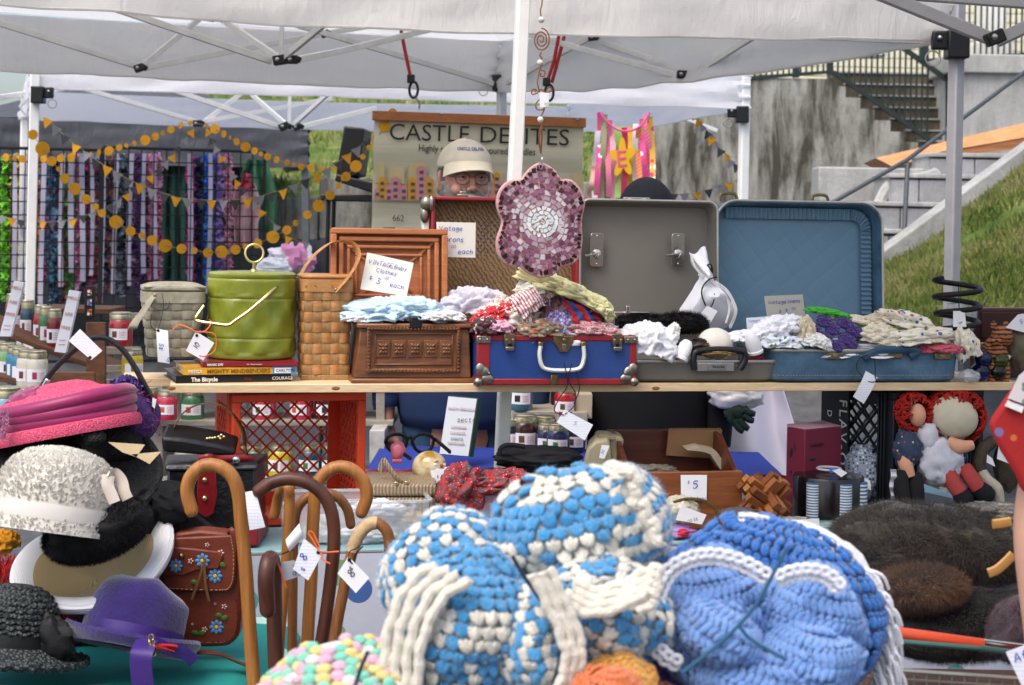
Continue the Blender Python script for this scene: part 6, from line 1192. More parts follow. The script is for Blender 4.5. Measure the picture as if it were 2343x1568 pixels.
a,b=K(2040,1165,.02),K(2286,1165,.02);t=T('milk_crate','black dairy crate lettered FLAV-O-RICH holding cloth dolls','crate',SH,(a.x,.02,TZ));M_navy=mk('navy_black_crate','#14181f',.5,.15,10);Rk=rot(0,0,.30)
crate(t,(b.x-a.x)/cos(.30),.322,.29,M_navy,.05,Rk,sides=('left','back'))
g=G();f=[Rk@V((-.008,y,z))for y,z in((.17,.01),(.285,.01),(.285,.31),(.17,.31))];g.hull(f,[p+Rk@V((.006,0,0))for p in f]);bd=t.part('lettered_band',g,M_navy,smooth=False)
printed(t,'FLAV-O-RICH',.045,Rk@V((-.010,.205,.285)),M_white_ink,bd,R=Rk@rot(0,0,-pi/2)@rot(0,pi/2,0),sp=1.25)
printed(t,'D   C',.026,Rk@V((-.010,.255,.25)),M_white_ink,bd,R=Rk@rot(0,0,-pi/2)@rot(0,pi/2,0),sp=1.25)
def limb(pts,rs,n=10):g=G();g.tube(spline(pts,4),[lerp(rs[min(int(i/4),len(rs)-1)],rs[min(int(i/4)+1,len(rs)-1)],(i%4)/4)for i in range((len(pts)-1)*4+1)],n);return g
M_muslin=mk('muslin','#c9bfa8',.9,.05,40,.3,200);M_skin=mk('peach_cloth','#d29a7c',.85,.06,20,.2,150);M_wool=mk('red_wool','#a82218',.95,.2,60,.6,200);M_dress=dots('doll_dress','#2c3c54',['#b8b0b0','#a83a34','#2c3c54','#2c3c54'],90,.25);M_apron=mk('doll_apron','#c9c9d0',.9,.05,20,.3,60);M_blkc=mk('black_felt','#101014',.9,.2,30,.2,100);M_stk=mk('plain_red_cloth','#a8403c',.9,.12,30,.2,120)
def yarn(g,c,r_,n,seed,ln=.035,hemi=None):
 r=random.Random(seed)
 for i in range(n):
  a,b=r.uniform(0,2*pi),math.acos(r.uniform(-1,1));d=V((cos(a)*sin(b),sin(a)*sin(b),cos(b)))
  if hemi and not hemi(d):continue
  p=c+V((d.x*r_[0],d.y*r_[1],d.z*r_[2]));tn=d.orthogonal().normalized()*ln
  tn.rotate(Matrix.Rotation(r.uniform(0,6),3,d));pts=spline([p-tn*.5,p+d*.010,p+tn*.5+V((0,0,-ln*.3))],3);g.tube(pts,.0026,5)
DT=.02
t=T('cloth_doll','large plain faceless cloth doll with red wool hair and pale apron in the black crate','doll',SH,K(2150,1160,DT))
c=t.p(2180,955,DT-.01);g=G();g.sphere(c,(.068,.05,.056),28,18,rot(0,.25,0));t.part('head',g,M_muslin)
g=G();yarn(g,t.p(2182,952,DT+.01),(.078,.055,.068),520,3,.04,lambda d:(d.z>.25 or abs(d.x)>.62)and d.y>-.75);t.part('hair',g,M_wool,kind='stuff')
g=G();g.lump(t.p(2140,1040,DT+.01),(.075,.06,.055),6,.15,2,36,22);t.part('dress',g,M_dress,ang=180)
g=G();g.lump(t.p(2148,1055,DT-.025),(.060,.04,.060),8,.2,2,36,22,fold=.15);g.lump(t.p(2120,1000,DT-.02),(.026,.03,.036),9,.2,2,20,14);t.part('apron',g,M_apron,ang=180)
for pts,m_ in(([t.p(2065,1045,DT-.03),t.p(2072,1065,DT-.04),t.p(2083,1092,DT-.05)],M_skin),([t.p(2170,1010,DT-.03),t.p(2195,1022,DT-.05),t.p(2225,1018,DT-.055)],M_skin)):
 t.part('arm',limb(pts,[.016,.019,.012]),m_)
for pts in([t.p(2165,1075,DT-.04),t.p(2180,1105,DT-.06),t.p(2195,1128,DT-.07)],[t.p(2205,1070,DT-.04),t.p(2222,1095,DT-.06),t.p(2238,1118,DT-.07)]):t.part('leg',limb(pts,[.020,.021,.020]),M_stk)
for pts in([t.p(2195,1126,DT-.07),t.p(2205,1145,DT-.075),t.p(2215,1165,DT-.08)],[t.p(2238,1116,DT-.07),t.p(2255,1132,DT-.075),t.p(2270,1140,DT-.08)]):t.part('shoe',limb(pts,[.021,.026,.018]),M_blkc)
t=T('cloth_doll','smaller plain faceless cloth doll with bushy red wool hair and navy dress','doll',SH,K(2090,1160,DT-.02))
c=t.p(2098,950,DT-.02);g=G();g.sphere(c,(.022,.024,.030),20,14);t.part('head',g,M_skin)
g=G();yarn(g,t.p(2088,942,DT),(.044,.035,.042),420,5,.026,lambda d:d.y>-.55 or abs(d.x)>.6);t.part('hair',g,M_wool,kind='stuff')
g=G();g.lump(t.p(2075,1030,DT-.02),(.034,.035,.05),12,.15,2,28,18);t.part('dress',g,M_dress,ang=180)
for pts in([t.p(2062,1080,DT-.04),t.p(2062,1120,DT-.06),t.p(2068,1150,DT-.07)],[t.p(2095,1085,DT-.04),t.p(2095,1120,DT-.06),t.p(2098,1152,DT-.07)]):t.part('leg',limb(pts,[.016,.022,.020]),M_blkc)
g=G();g.grid(lambda u,v:t.p(2036+14*v+2*sin(u*9),1075+70*u,DT-.05+.006*sin(u*20)),14,2,th=.001);t.part('petticoat_frill',g,M_apron,fixn=False)
t=T('sock_toy','brown tweed sock toy with cream paws lying right of the dolls','toy',SH,K(2270,1150,DT));M_tweed=mk('tweed','#4a4034',.95,.4,250,.5,300);M_crm=mk('cream_knit','#b9b09a',.95,.1,60,.4,200)
t.part('arm',limb([t.p(2270,1010,DT),t.p(2248,1030,DT-.02),t.p(2240,1060,DT-.03),t.p(2245,1080,DT-.03)],[.016,.018,.017,.016]),M_tweed);t.part('paw',limb([t.p(2243,1075,DT-.03),t.p(2258,1098,DT-.05),t.p(2280,1118,DT-.06),t.p(2285,1150,DT-.06)],[.014,.014,.015,.014]),M_crm);g=G();g.lump(t.p(2305,1060,DT),(.035,.03,.07),15,.1,2,24,16);t.part('body',g,M_tweed)
tag('white tag pinned on the tweed sock toy',[(2285,1012),(2320,1020),(2310,1062),(2280,1050)],SH,DT-.06,[('1',.01,.5,.8,.2)]);tag('small white tag under the sock toy paw',[(2258,1040),(2270,1050),(2276,1068),(2256,1058)],SH,DT-.065,[])
g=G();g.lump(K(1975,1080,.12),(.05,.04,.07),18,.12,2,24,16);solo('checked_doll_dress','blue gingham cloth seen through the black crate lattice','cloth',SH,g,dots('blue_gingham','#9aa4b4',['#3c4c6c','#d8dce4'],120,.4,rnd_=.05),ang=180)
M_patent=mk('black_leather','#0e0e11',.28,.2,30,.35,70,spec=.6);M_redl=mk('red_leather','#7c1016',.35,.1,20,.2,80,spec=.5)
t=T('handbag','black patent handbag with red base, red straps and brass studs','handbag',SH,(K(500,1285,-.21).x,-.12,TZ));HT=-.20
a,b=t.p(372,1280,HT),t.p(588,1280,HT);zt=t.p(500,1075,HT).z;zr=t.p(500,1208,HT).z
R0=rot(0,0,-.0);dp=.16
def wedge(nm,z0,z1,k0,k1,mat,par=None,grow=0):
 cx_=(a.x+b.x)/2;w_=(b.x-a.x)/2+grow;y0_=HT+.12;lo=[V((cx_+sx*w_*k0,y0_-grow+(dp+2*grow)*v,z0))for sx,v in((-1,0),(1,0),(1.28,1),(-1,1))];hi=[V((cx_+sx*w_*k1,y0_-grow+.01+(dp-.02+2*grow)*v,z1))for sx,v in((-1,0),(1,0),(1.28,1),(-1,1))];g=G();g.hull(lo,hi);return t.part(nm,g,mat,par,bevel=.006)
body=wedge('body',zr,zt,.97,.93,M_patent);wedge('red_base',0.0,zr+.001,1.0,.975,M_redl,None,.003);wedge('top_flap',zt-.002,zt+.014,.96,.95,M_patent,body,.004)
g=G();g.prism([(-.018,.05),(.018,.05),(.024,-.02),(.016,-.062),(0,-.072),(-.016,-.062),(-.022,-.02)],Matrix.Translation(t.p(473,1112,HT-.006))@Euler((pi/2,0,0)).to_matrix().to_4x4(),.004);sp_=t.part('strap_tab',g,M_redl,bevel=.002)
for y in(1098,1140):g=G();g.sphere(t.p(468,y,HT-.012),.006,12,8);t.part('stud',g,M_gold,sp_)
g=G();g.tube(spline([t.p(455,1050,HT),t.p(480,1046,HT-.01),t.p(500,1050,HT+.02),t.p(555,1048,HT+.03),t.p(578,1052,HT+.05)],5),.008,8,ell=(1,.5));t.part('red_strap',g,M_redl)
g=G();g.sphere(t.p(540,1052,HT),(.010,.010,.009),12,8);t.part('clasp',g,M_chrome)
t=T('evening_bag','folded black fabric evening bag with a brass hoop handle on top of the handbag','handbag',SH,K(455,1040,-.08));g=G();f0=[(368,1000),(420,1004),(500,1018),(540,1030),(536,1046),(470,1044),(372,1036)];f=[t.p(x,y,-.12)for x,y in f0];g.hull(f,[p+V((.01,.10,.02))for p in f]);t.part('body',g,mk('black_satin','#0d0d10',.45,.15,20,.3,50),bevel=.008)
g=G();g.tube(spline([t.p(x,y,d_)for x,y,d_ in((392,1005,-.05),(402,970,-.05),(425,940,-.05),(465,924,-.05),(510,930,-.06),(545,965,-.07),(560,1010,-.08),(566,1052,-.08))],6),.011,8,ell=(.16,1),up=(0,0,1));t.part('hoop_handle',g,mk('bronze','#8a6a4a',.25,.15,30,metal=1.0))
g=G();[g.sphere(t.p(500+dx,1000+dy,-.11),.004,8,6)for dx,dy in((0,0),(6,-4),(12,0),(-8,2),(4,4),(-14,3),(-20,3),(-26,4))];t.part('clasp_chain',g,M_gold,kind='stuff')
tag('blank lined card hanging on the honey coloured cane crook',[(561,1126),(585,1122),(607,1206),(571,1213)],BG,3.02,[],M_lined,bend=.003)
M_beige=N('beige_snake');co=M_beige.co('Object',None,(0,0,.4));wv=M_beige.n('TexWave');M_beige.l(co,wv.inputs[0]);wv.inputs[1].default_value=38;wv.inputs[2].default_value=3;M_beige.bump(wv.outputs[1],.5,.004);M_beige=M_beige.out(M_beige.ramp(wv.outputs[1],[(.2,C('#7a6a54')),(.7,C('#a08e74'))]),.45,0,.4)
t=T('vanity_case','beige snakeskin vanity case with a strap handle standing before the orange crate','vanity case',SH,(K(920,1185,-.10).x,-.02,TZ));VT=-.10
a,b=t.p(838,1180,VT),t.p(1004,1180,VT);z1=t.p(920,1128,VT).z;Rv=rot(0,0,-.12)
def vb(nm,x0,x1,y0,y1,z0,z1,m_,par=None,bev=.008):g=G();g.box(((x0+x1)/2,(y0+y1)/2,(z0+z1)/2),(x1-x0,y1-y0,z1-z0));g.v=[Rv@p for p in g.v];return t.part(nm,g,m_,par,bevel=bev,seg=3)
vb('body',a.x,b.x,VT+.03,VT+.22,.0,z1-.012,M_beige);vb('lid',a.x-.002,b.x+.002,VT+.028,VT+.222,z1-.010,z1+.020,M_beige)
g=G();g.tube(spline([t.p(x,y,d_)for x,y,d_ in((868,1078,-.02),(876,1056,-.03),(888,1068,-.05),(905,1092,-.07),(925,1108,-.08))],5),.010,8,ell=(1,.25),up=(.5,-1,.3));t.part('handle',g,M_beige)
for px,py in((906,1106),(930,1104)):g=G();g.box(t.p(px,py,-.09),(.010,.008,.008));t.part('buckle',g,M_gold,bevel=.002)
M_bin=film('frosted_bin','#d4dade',.42,.25)
def bin_(lb,x0,x1,yt,yb,tt_,dep,m_=None):
 t=T('plastic_bin',lb,'bin',SH,(K((x0+x1)/2,yb,tt_).x,tt_,TZ));a,b=t.p(x0,yb,tt_),t.p(x1,yb,tt_);z1=max(.03,t.p((x0+x1)/2,yt,tt_).z)
 lo=rr2(a.x+.012,b.x-.012,.012,dep-.012,.02,5);hi=rr2(a.x,b.x,0,dep,.024,5);n=len(lo);g=G()
 g.add([V((x,y,.004))for x,y in lo]+[V((x,y,z1))for x,y in hi],[(i,(i+1)%n,n+(i+1)%n,n+i)for i in range(n)]+[tuple(range(n))[::-1]]);t.part('tub',g,m_ or M_bin)
 g=G();g.tube([V((x,y,z1))for x,y in hi],.004,6,closed=True,ell=(1,1.6));t.part('rim',g,m_ or M_bin);return t
bin_('frosted clear plastic bin of papers at the table front',640,985,1150,1262,-.20,.17);bin_('small frosted clear plastic tub of sea shells',770,950,1165,1250,-.17,.12)
cloth_pile('white folded cloth in the frosted bin',865,1165,-.12,(.05,.03,.018),M_whitec,101);cloth_pile('crumpled clear wrapping in the frosted bin',800,1215,-.14,(.10,.05,.035),film('crumple_film','#dfe3e6',.6,.25),102,cat='wrapping',name='plastic_wrap')
cloth_pile('tan dried sponge piece in the frosted bin',945,1195,-.14,(.030,.02,.022),mk('sponge','#c4ad84',.9,.2,40,.5,80),103,cat='sponge',name='sponge');cloth_pile('crumpled plastic bag lying beside the frosted bin',1000,1215,-.17,(.06,.04,.025),film('crumple_film','#dfe3e6',.6,.25),104,cat='bag',name='plastic_bag')
bin_('pink tinted plastic tub under the red scarf',1062,1190,1135,1190,-.14,.14,film('pink_bin','#dcaebc',.6,.3));cloth_pile('bright pink cloth in the pink tub',1130,1135,-.08,(.05,.04,.02),mk('hot_pink','#e07aa0',.7,.1),105)
M_scarf=N('bandana');co=M_scarf.co();v=M_scarf.n('TexVoronoi',feature='DISTANCE_TO_EDGE');M_scarf.l(co,v.inputs['Vector']);v.inputs['Scale'].default_value=42;v2=M_scarf.n('TexVoronoi');M_scarf.l(co,v2.inputs['Vector']);v2.inputs['Scale'].default_value=150
cc=M_scarf.mix(M_scarf.math('LESS_THAN',v2.outputs[0],.22),C('#9c2226'),C('#d8a09a'));cc=M_scarf.mix(M_scarf.math('LESS_THAN',v.outputs[0],.07),cc,C('#45464e'));M_scarf.bump(M_scarf.noise(co,50,3),.2,.004);M_scarf=M_scarf.out(cc,.7)
for lb,px,py,r_,ry,sd_ in(('red patchwork print scarf hanging over the pink tub',1055,1130,(.045,.05,.06),.25,111),('red patchwork print scarf trailing towards the blue and white blanket',1130,1108,(.075,.05,.026),-.15,112)):cloth_pile(lb,px,py,-.12,r_,M_scarf,sd_,cat='scarf',name='scarf',R=rot(0,ry,0),fold=.25)
t=T('novelty_glasses','oversized black novelty spectacles standing behind the beige case','glasses',SH,K(945,1045,.20))
for px in(907,968):
 g=G();c=t.p(px,1012,.20);g.tube([c+V((.026*cos(a_)*(1+.1*(sin(a_)>0)),0,.026*sin(a_)*(1 if sin(a_)<0 else .8)))for a_ in[2*pi*i/24 for i in range(24)]],.0045,8,closed=True);t.part('rim',g,M_blk)
g=G();g.tube([t.p(934,1002,.20),t.p(942,1000,.20)],.006,8);t.part('bridge',g,M_blk)
for q_ in(((996,1005,.20),(1030,1035,.10)),((885,1012,.20),(940,1050,.08))):g=G();g.bar(t.p(*q_[0]),t.p(*q_[1]),.006,.010);t.part('temple',g,M_blk,bevel=.002)
M_pinkp=mk('pink_plastic','#e07a8e',.3,.06,10,spec=.6)
t=T('novelty_teeth','pink plastic novelty gums on a stand beside the black spectacles','toy',SH,K(910,1065,.12));g=G();g.lump(t.p(910,1030,.12),(.019,.015,.022),3,.12,1.6,22,16,fold=.04);t.part('shell',g,M_pinkp);g=G();g.box(t.p(908,1054,.12),(.026,.02,.010));t.part('foot',g,M_pinkp,bevel=.003)
g=G();[g.sphere(t.p(899+i*5,1058,.105),.003,6,5)for i in range(4)];t.part('dimples',g,mk('pink_dark','#a84c62',.5),kind='stuff')
t=T('glass_ornament','cream dome ornament painted with an old white-moustached face','ornament',SH,K(982,1092,.06));M_dome=N('painted_dome');co=M_dome.co();M_dome=M_dome.out(M_dome.ramp(M_dome.noise(co,22,4),[(.35,C('#a8843c')),(.5,C('#cfc2a0')),(.7,C('#e0d8c2'))]),.12,0,.7)
c=t.p(982,1068,.06);g=G();g.sphere(c,(.043,.040,.040),30,20);t.part('dome',g,M_dome);
def blob(px,py,sx,sz,m_,ry=0,nm='painted_feature'):
 dx=(t.p(px,py,.06)-c);yy=-sqrt(max(0,1-(dx.x/.043)**2-(dx.z/.04)**2))*.0402;g=G();g.sphere(c+V((dx.x,yy,dx.z)),(sx,.0016,sz),10,8,rot(0,ry,0));t.part(nm,g,m_)
M_wh,M_rd=mk('paint_white','#e6e2d8',.2),mk('paint_rust','#a8562c',.2)
blob(1004,1062,.006,.005,M_rd);blob(992,1052,.008,.0022,M_rd,-.3);blob(1012,1053,.006,.0022,M_rd,.3);blob(996,1070,.009,.0035,M_wh,.25);blob(1014,1069,.007,.0035,M_wh,-.3);blob(1004,1080,.010,.006,mk('paint_straw','#c9b46a',.2));blob(990,1058,.005,.003,M_wh);blob(1013,1060,.004,.003,M_wh)
tag('white ten dollar tag leaning on the painted ornament',[(984,1077),(1019,1072),(1027,1100),(991,1107)],SH,.0,[('$',.007,.28,.62,.08),('10',.0095,.45,.68,.08)],ink=M_black_ink)
t=T('cloth_table',"candle seller's table in royal blue cloth with red fringe",'table',BG,V((0.0,5.3,0)));M_roy=mk('royal_blue_cloth','#20368c',.85,.12,5,.3,60)
y0,y1,xa,xb=4.80,5.36,P(836,1080,4.8).x,P(1800,1080,4.8).x
g=G();g.grid(lambda u,v:V((lerp(xa,xb,u),lerp(y0,y1,v),ZT+.003*nz((u*9,v*5,0))))-t.b,30,10,th=.006);t.part('cloth_top',g,M_roy,fixn=False);g=G();g.grid(lambda u,v:V((lerp(xa,xb,u),y0-.004-.012*sin(u*60)*v,ZT-.004-.6*v))-t.b,80,6,th=.003);t.part('cloth_front',g,M_roy,fixn=False)
g=G();g.grid(lambda u,v:V((lerp(xa,xb,u),y0-.012-.010*sin(u*90)-.004*v,ZT+.012-.030*v+.008*nz((u*40,0,1))))-t.b,160,3,th=.004);t.part('red_fringe',g,mk('red_fringe','#a83c44',.9,.25,30,.5,120),fixn=False)
for x in(xa+.05,xb-.05):g=G();g.tube([V((x,5.2,ZT))-t.b,V((x,5.2,0))-t.b],.015,8);t.part('leg',g,M_frameD)
t=T('notice_stand','tall white price notice in a clear stand on the blue table','sign',BG,P(1045,1046,4.95));f=[t.p(x,y,d_)for x,y,d_ in((1027,905,5.0),(1094,911,5.0),(1074,1046,4.92),(1006,1040,4.92))];g=G();g.hull(f,[p+V((.012,.006,0))for p in f]);bk_=t.part('backing',g,mk('green_black','#16302c',.3),smooth=False);k_=sum(f,V())/4;g=G();f2=[k_+(p-k_)*.97+V((-.003,-.003,0))for p in f];g.hull(f2,[p+V((0,.002,0))for p in f2]);sh_=t.part('sheet',g,mk('notice_paper','#c6ccd4',.3,.02),smooth=False)
for w_,u,m_ in(('SHOW SPECIALS',.78,'#b08a90'),('CANDLES',.46,'#b08a90'),('CANDLES',.36,'#c09aa0'),('EVENTS',.26,'#6a6a70'),('REMINDER',.18,'#b0a88a')):printed(t,w_,.011,lerp((f2[3]+f2[2])/2,(f2[0]+f2[1])/2,u)+V((.002,-.003,0)),mk('n'+m_,m_,.6),sh_,align='CENTER',R=rot(0,.04,0))
hand(t,'section',.014,lerp(lerp(f2[3],f2[2],.5),lerp(f2[0],f2[1],.5),.58)+V((-.005,-.003,0)),M_black_ink,sh_)
for i,(px,py,d,c_,w_,lb)in enumerate(((1200,1032,5.0,BRN,62,'dark brown candle jar on the blue table right of the white leg'),(1245,1030,5.05,DRED,58,'dark red candle jar half behind the navy jars'),(1252,1038,4.95,'#1a2448',52,'navy candle jar half behind its twin, castle label'),(1276,1042,4.9,'#1c2850',54,'navy candle jar in front with castle label'),(1168,1026,5.0,'#20242c',50,'black candle jar peeping past the white leg'),(1190,938,5.3,'#4a7078',58,'grey teal candle jar on the raised box under the shelf'),(1292,954,5.3,RED,52,'red candle jar on the raised box behind the cord'),(1312,1035,5.0,'#2a2c34',54,'charcoal candle jar beside the black coat'))):NAMES.setdefault(c_,'dark');jar(px,py,d,c_,lb,wpx=w_,turn=-.1)
g=G();a,b=P(1168,962,5.25),P(1345,944,5.25);g.box(((a.x+b.x)/2,5.42,(ZT+.01+b.z)/2),(b.x-a.x,.3,b.z-ZT-.012));solo('display_box','pale wooden riser box on the blue table carrying candle jars','box',BG,g,M_greyw,bevel=.003)
g=G();g.box(P(1318,925,5.35),(.10,.12,.08));solo('paper_box','plain buff cardboard box beside the red jar','box',BG,g,mk('buff_card','#b8a890',.8,.05),bevel=.002)
cloth_pile('flat black felt cap lying beside the white tent leg',1230,1048,.03,(.105,.08,.030),M_blkc,121,cat='cap',name='flat_hat',fold=.1,amp=.15);g=G();g.tube(spline([K(x,y,-.03)for x,y in((1142,1040),(1146,1025),(1165,1018),(1200,1022))],6),.006,8);solo('hat_roll','rolled black brim at the front of the flat black cap','hat brim',SH,g,M_blkc)
g=G();g.box(K(1150,1100,.05),(.10,.05,.012),rot(0,0,.3));solo('blue_case','flat turquoise case lying under the felt cap','case',SH,g,mk('turq','#2c86a8',.4),bevel=.003);cloth_pile('navy cloth bundled behind the scarf',1150,1095,.02,(.07,.04,.02),mk('navy_cloth','#1c2234',.85,.1),123)
t=T('adding_machine','old beige plastic adding machine with rounded shoulders','machine',SH,K(1380,1085,.0));M_bge=mk('beige_plastic','#a89e80',.45,.05,8,.1,100)
f=[t.p(x,y,.0)for x,y in((1334,1060),(1342,1028),(1362,1008),(1392,1005),(1400,1062),(1394,1090),(1334,1090))];g=G();g.hull(f,[p+V((.03,.10,.01))for p in f]);t.part('body',g,M_bge,bevel=.008);f=[t.p(x,y,.04)for x,y in((1362,1006),(1368,996),(1416,998),(1428,1006),(1408,1085),(1390,1085))];g=G();g.hull(f,[p+V((.02,.10,0))for p in f]);t.part('rear_housing',g,M_bge,bevel=.006);g=G();g.box(t.p(1388,1000,.03),(.045,.02,.010),rot(0,.15,0));t.part('paper_slot',g,mk('beige_dark','#8a8062',.5),bevel=.002)
tag('white thirty tag on the beige adding machine',[(1376,1018),(1394,1020),(1382,1050),(1370,1048)],SH,-.012,[('30',.007,.5,.7,-1.2)])
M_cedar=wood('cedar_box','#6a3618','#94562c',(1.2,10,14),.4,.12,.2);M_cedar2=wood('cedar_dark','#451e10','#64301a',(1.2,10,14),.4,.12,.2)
t=T('wooden_box','red-brown cedar box of horse shoes with curved sides and price card','box',SH,(K(1590,1175,-.10).x,-.06,TZ));WT=-.10
a,b=t.p(1440,1170,WT),t.p(1697,1170,WT);z1=t.p(1580,1080,WT).z;frame_box(t,'front_board',a.x,b.x,WT+.06,WT+.075,0,z1,M_cedar,bevel=.002);
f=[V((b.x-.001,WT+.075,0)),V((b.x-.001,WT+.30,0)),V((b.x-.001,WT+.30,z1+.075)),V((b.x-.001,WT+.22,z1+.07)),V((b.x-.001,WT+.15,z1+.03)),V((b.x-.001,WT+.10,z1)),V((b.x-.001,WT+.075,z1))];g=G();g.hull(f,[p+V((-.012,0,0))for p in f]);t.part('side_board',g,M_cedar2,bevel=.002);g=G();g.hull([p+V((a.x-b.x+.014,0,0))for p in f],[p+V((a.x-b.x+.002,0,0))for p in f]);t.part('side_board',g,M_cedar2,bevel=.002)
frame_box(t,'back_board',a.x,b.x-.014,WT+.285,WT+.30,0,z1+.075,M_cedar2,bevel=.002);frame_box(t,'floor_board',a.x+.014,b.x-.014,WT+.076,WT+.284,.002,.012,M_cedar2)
sign('white card handwritten 5 Horse shoes on the cedar box',[(1557,1087),(1617,1087),(1616,1147),(1558,1145)],-.105,SH,[('$',.008,.24,.34),('5',.018,.45,.50),('Horse',.0075,.08,.95),('shoes',.0075,.52,.95)],M_plainc)
g=G();M_crd=mk('cardboard','#8c6a48',.85,.08,10,.2,60);f=[K(x,y,.10)for x,y in((1530,982),(1652,984),(1640,1050),(1524,1042))];g.hull(f,[p+V((0,.006,0))for p in f])
for i in range(26):g.box(K(1532+i*4.6,981.5,.103),(.0035,.006,.004))
solo('cardboard_flap','brown corrugated cardboard standing behind the cedar box','cardboard',SH,g,M_crd,smooth=False)
g=G();f=[K(x,y,.03)for x,y in((1572,1030),(1610,1034),(1625,1040),(1652,1080),(1668,1075),(1638,1032),(1600,1024))];g.hull(f,[p+V((0,.05,.004))for p in f]);solo('cardboard_tray','folded pale cardboard tray inside the cedar box','cardboard',SH,g,mk('pale_card','#a89a84',.85,.1),smooth=False)
cloth_pile('rolled clear plastic bag of grey rope in the cedar box',1500,1078,.02,(.05,.04,.016),mk('grey_rope','#6a6258',.8,.3,60),131,cat='rope',name='rope')
M_burr=[wood('burr%d'%i,c1,c2,(3,12,12),.5,.1)for i,(c1,c2)in enumerate((('#7a4420','#a8662f'),('#5c3018','#8a4e26'),('#8c5228','#b4783e')))]
t=T('burr_puzzle','big interlocking wooden burr puzzle of square rods','puzzle',SH,(K(1750,1170,-.12).x,-.12,TZ));c=t.p(1748,1105,-.12);sz=.018;k=0;Rb_=rot(.5,.55,.35)
for ax in range(3):
 for i in(-1,0,1):
  for j in(-.5,.5):
   o=[0,0,0];o[(ax+1)%3]=i*sz*1.25;o[(ax+2)%3]=j*sz*1.25+(.6*sz if i==0 else 0);dims=[sz,sz,sz];dims[ax]=.135+.01*rnd.uniform(-1,1);g=G();g.box(V(o),dims);g.v=[c+Rb_@p for p in g.v];t.part('rod',g,M_burr[k%3],bevel=.0012,seg=1);k+=1
lo=min((o.matrix_basis@V(v.co)).z for o in t.o.children for v in o.data.vertices)
for o in t.o.children:o.location.z-=lo
t=T('carton','maroon cardboard carton printed with black garden tools','carton',SH,(K(1860,1095,.02).x,.08,TZ));M_mar=mk('maroon_card','#6e1c34',.55,.08,8)
A=[t.p(1796,1170,.06),t.p(1838,1180,.0),t.p(1922,1175,.06)];A=[V((p.x,p.y,0))for p in A];bk4=A[0]+A[2]-A[1];zt=t.p(1840,984,.0).z;g=G();lo4=[A[0],A[1],A[2],bk4];g.hull(lo4,[p+V((0,0,zt-.0))for p in lo4]);bd=t.part('body',g,M_mar,bevel=.002);g=G();g.hull([p+V((0,0,zt+.001))for p in lo4],[p+V((0,0,zt+.002+.006*(i in(0,3))))for i,p in enumerate(lo4)]);t.part('top_flap',g,mk('worn_card','#b08a94',.7,.2,20),bd,smooth=False)
dirA=(A[1]-A[0]).normalized();dirB=(A[2]-A[1]).normalized()
for(org,dr,u,z_,w_,h_,an)in((A[0],dirA,.018,.72,.010,.028,.2),(A[0],dirA,.030,.80,.004,.03,-.2),(A[0],dirA,.018,.50,.007,.014,0),(A[1],dirB,.030,.66,.024,.009,0),(A[1],dirB,.036,.48,.006,.028,-.3),(A[1],dirB,.040,.38,.012,.016,0)):
 nrm=V((dr.y,-dr.x,0));g=G();rt=rot(0,0,atan2(dr.y,dr.x))@rot(0,an,0);g.sphere(org+dr*u+nrm*.0008+V((0,0,zt*z_)),(w_/2,.0008,h_/2),12,8,rt);t.part('printed_tool',g,M_black_ink,bd)
printed(t,'GARDEN',.012,A[1]+dirB*.02+V((dirB.y,-dirB.x,0))*.001+V((0,0,zt*.80)),mk('maroon_dark','#3a0e1c',.6),bd,R=rot(0,0,atan2(dirB.y,dirB.x)))
t=T('chip_rack','round black chip rack with three stacks of blue and white striped chips','chip rack',SH,(K(1915,1185,-.10).x,-.04,TZ));c0=V((0,0,0));rr_=(t.p(1990,1150,-.05).x-t.p(1838,1150,-.05).x)/2;zt=t.p(1915,1090,-.09).z
g=G();g.lathe([(rr_*.96,0),(rr_,.004),(rr_,zt-.01),(rr_*.97,zt-.004),(rr_*.6,zt),(.001,zt)],40);t.part('drum',g,mk('black_bakelite','#0f0c0e',.2,.2,20,spec=.6));M_cb,M_cw=mk('chip_blue','#3f6a94',.4),mk('chip_white','#d8d8d4',.4)
for al,nch in((-2.42,15),(-1.45,15),(-.72,11)):
 for i in range(nch*2):
  g=G();z=.006+i*(zt-.02)/(2*nch);g.lathe([(.0175,0),(.0175,(zt-.02)/(2*nch)*.94)],18,Matrix.Translation(V((rr_*.93*cos(al),rr_*.93*sin(al),z))));t.part('chip',g,M_cb if i%2 else M_cw,ang=30)
g=G();g.tube([V((.03*cos(a_),.03*sin(a_),zt+.012))for a_ in[2*pi*i/20 for i in range(20)]],.003,6,closed=True);t.part('carry_ring',g,film('clear_film','#dfe6ea',.45,.1));g=G();g.box((.0,-.03,zt+.012),(.022,.002,.012),rot(0,0,.2));t.part('blue_tape',g,mk('blue_tape','#3c78c8',.5))
tag('folded white tag stuck on the chip rack with blue tape',[(1905,1078),(1920,1072),(1938,1082),(1924,1092)],SH,-.12,[]);tag('small white tag beside the chip rack',[(1968,1090),(1990,1100),(1992,1122),(1974,1116)],SH,-.08,[])
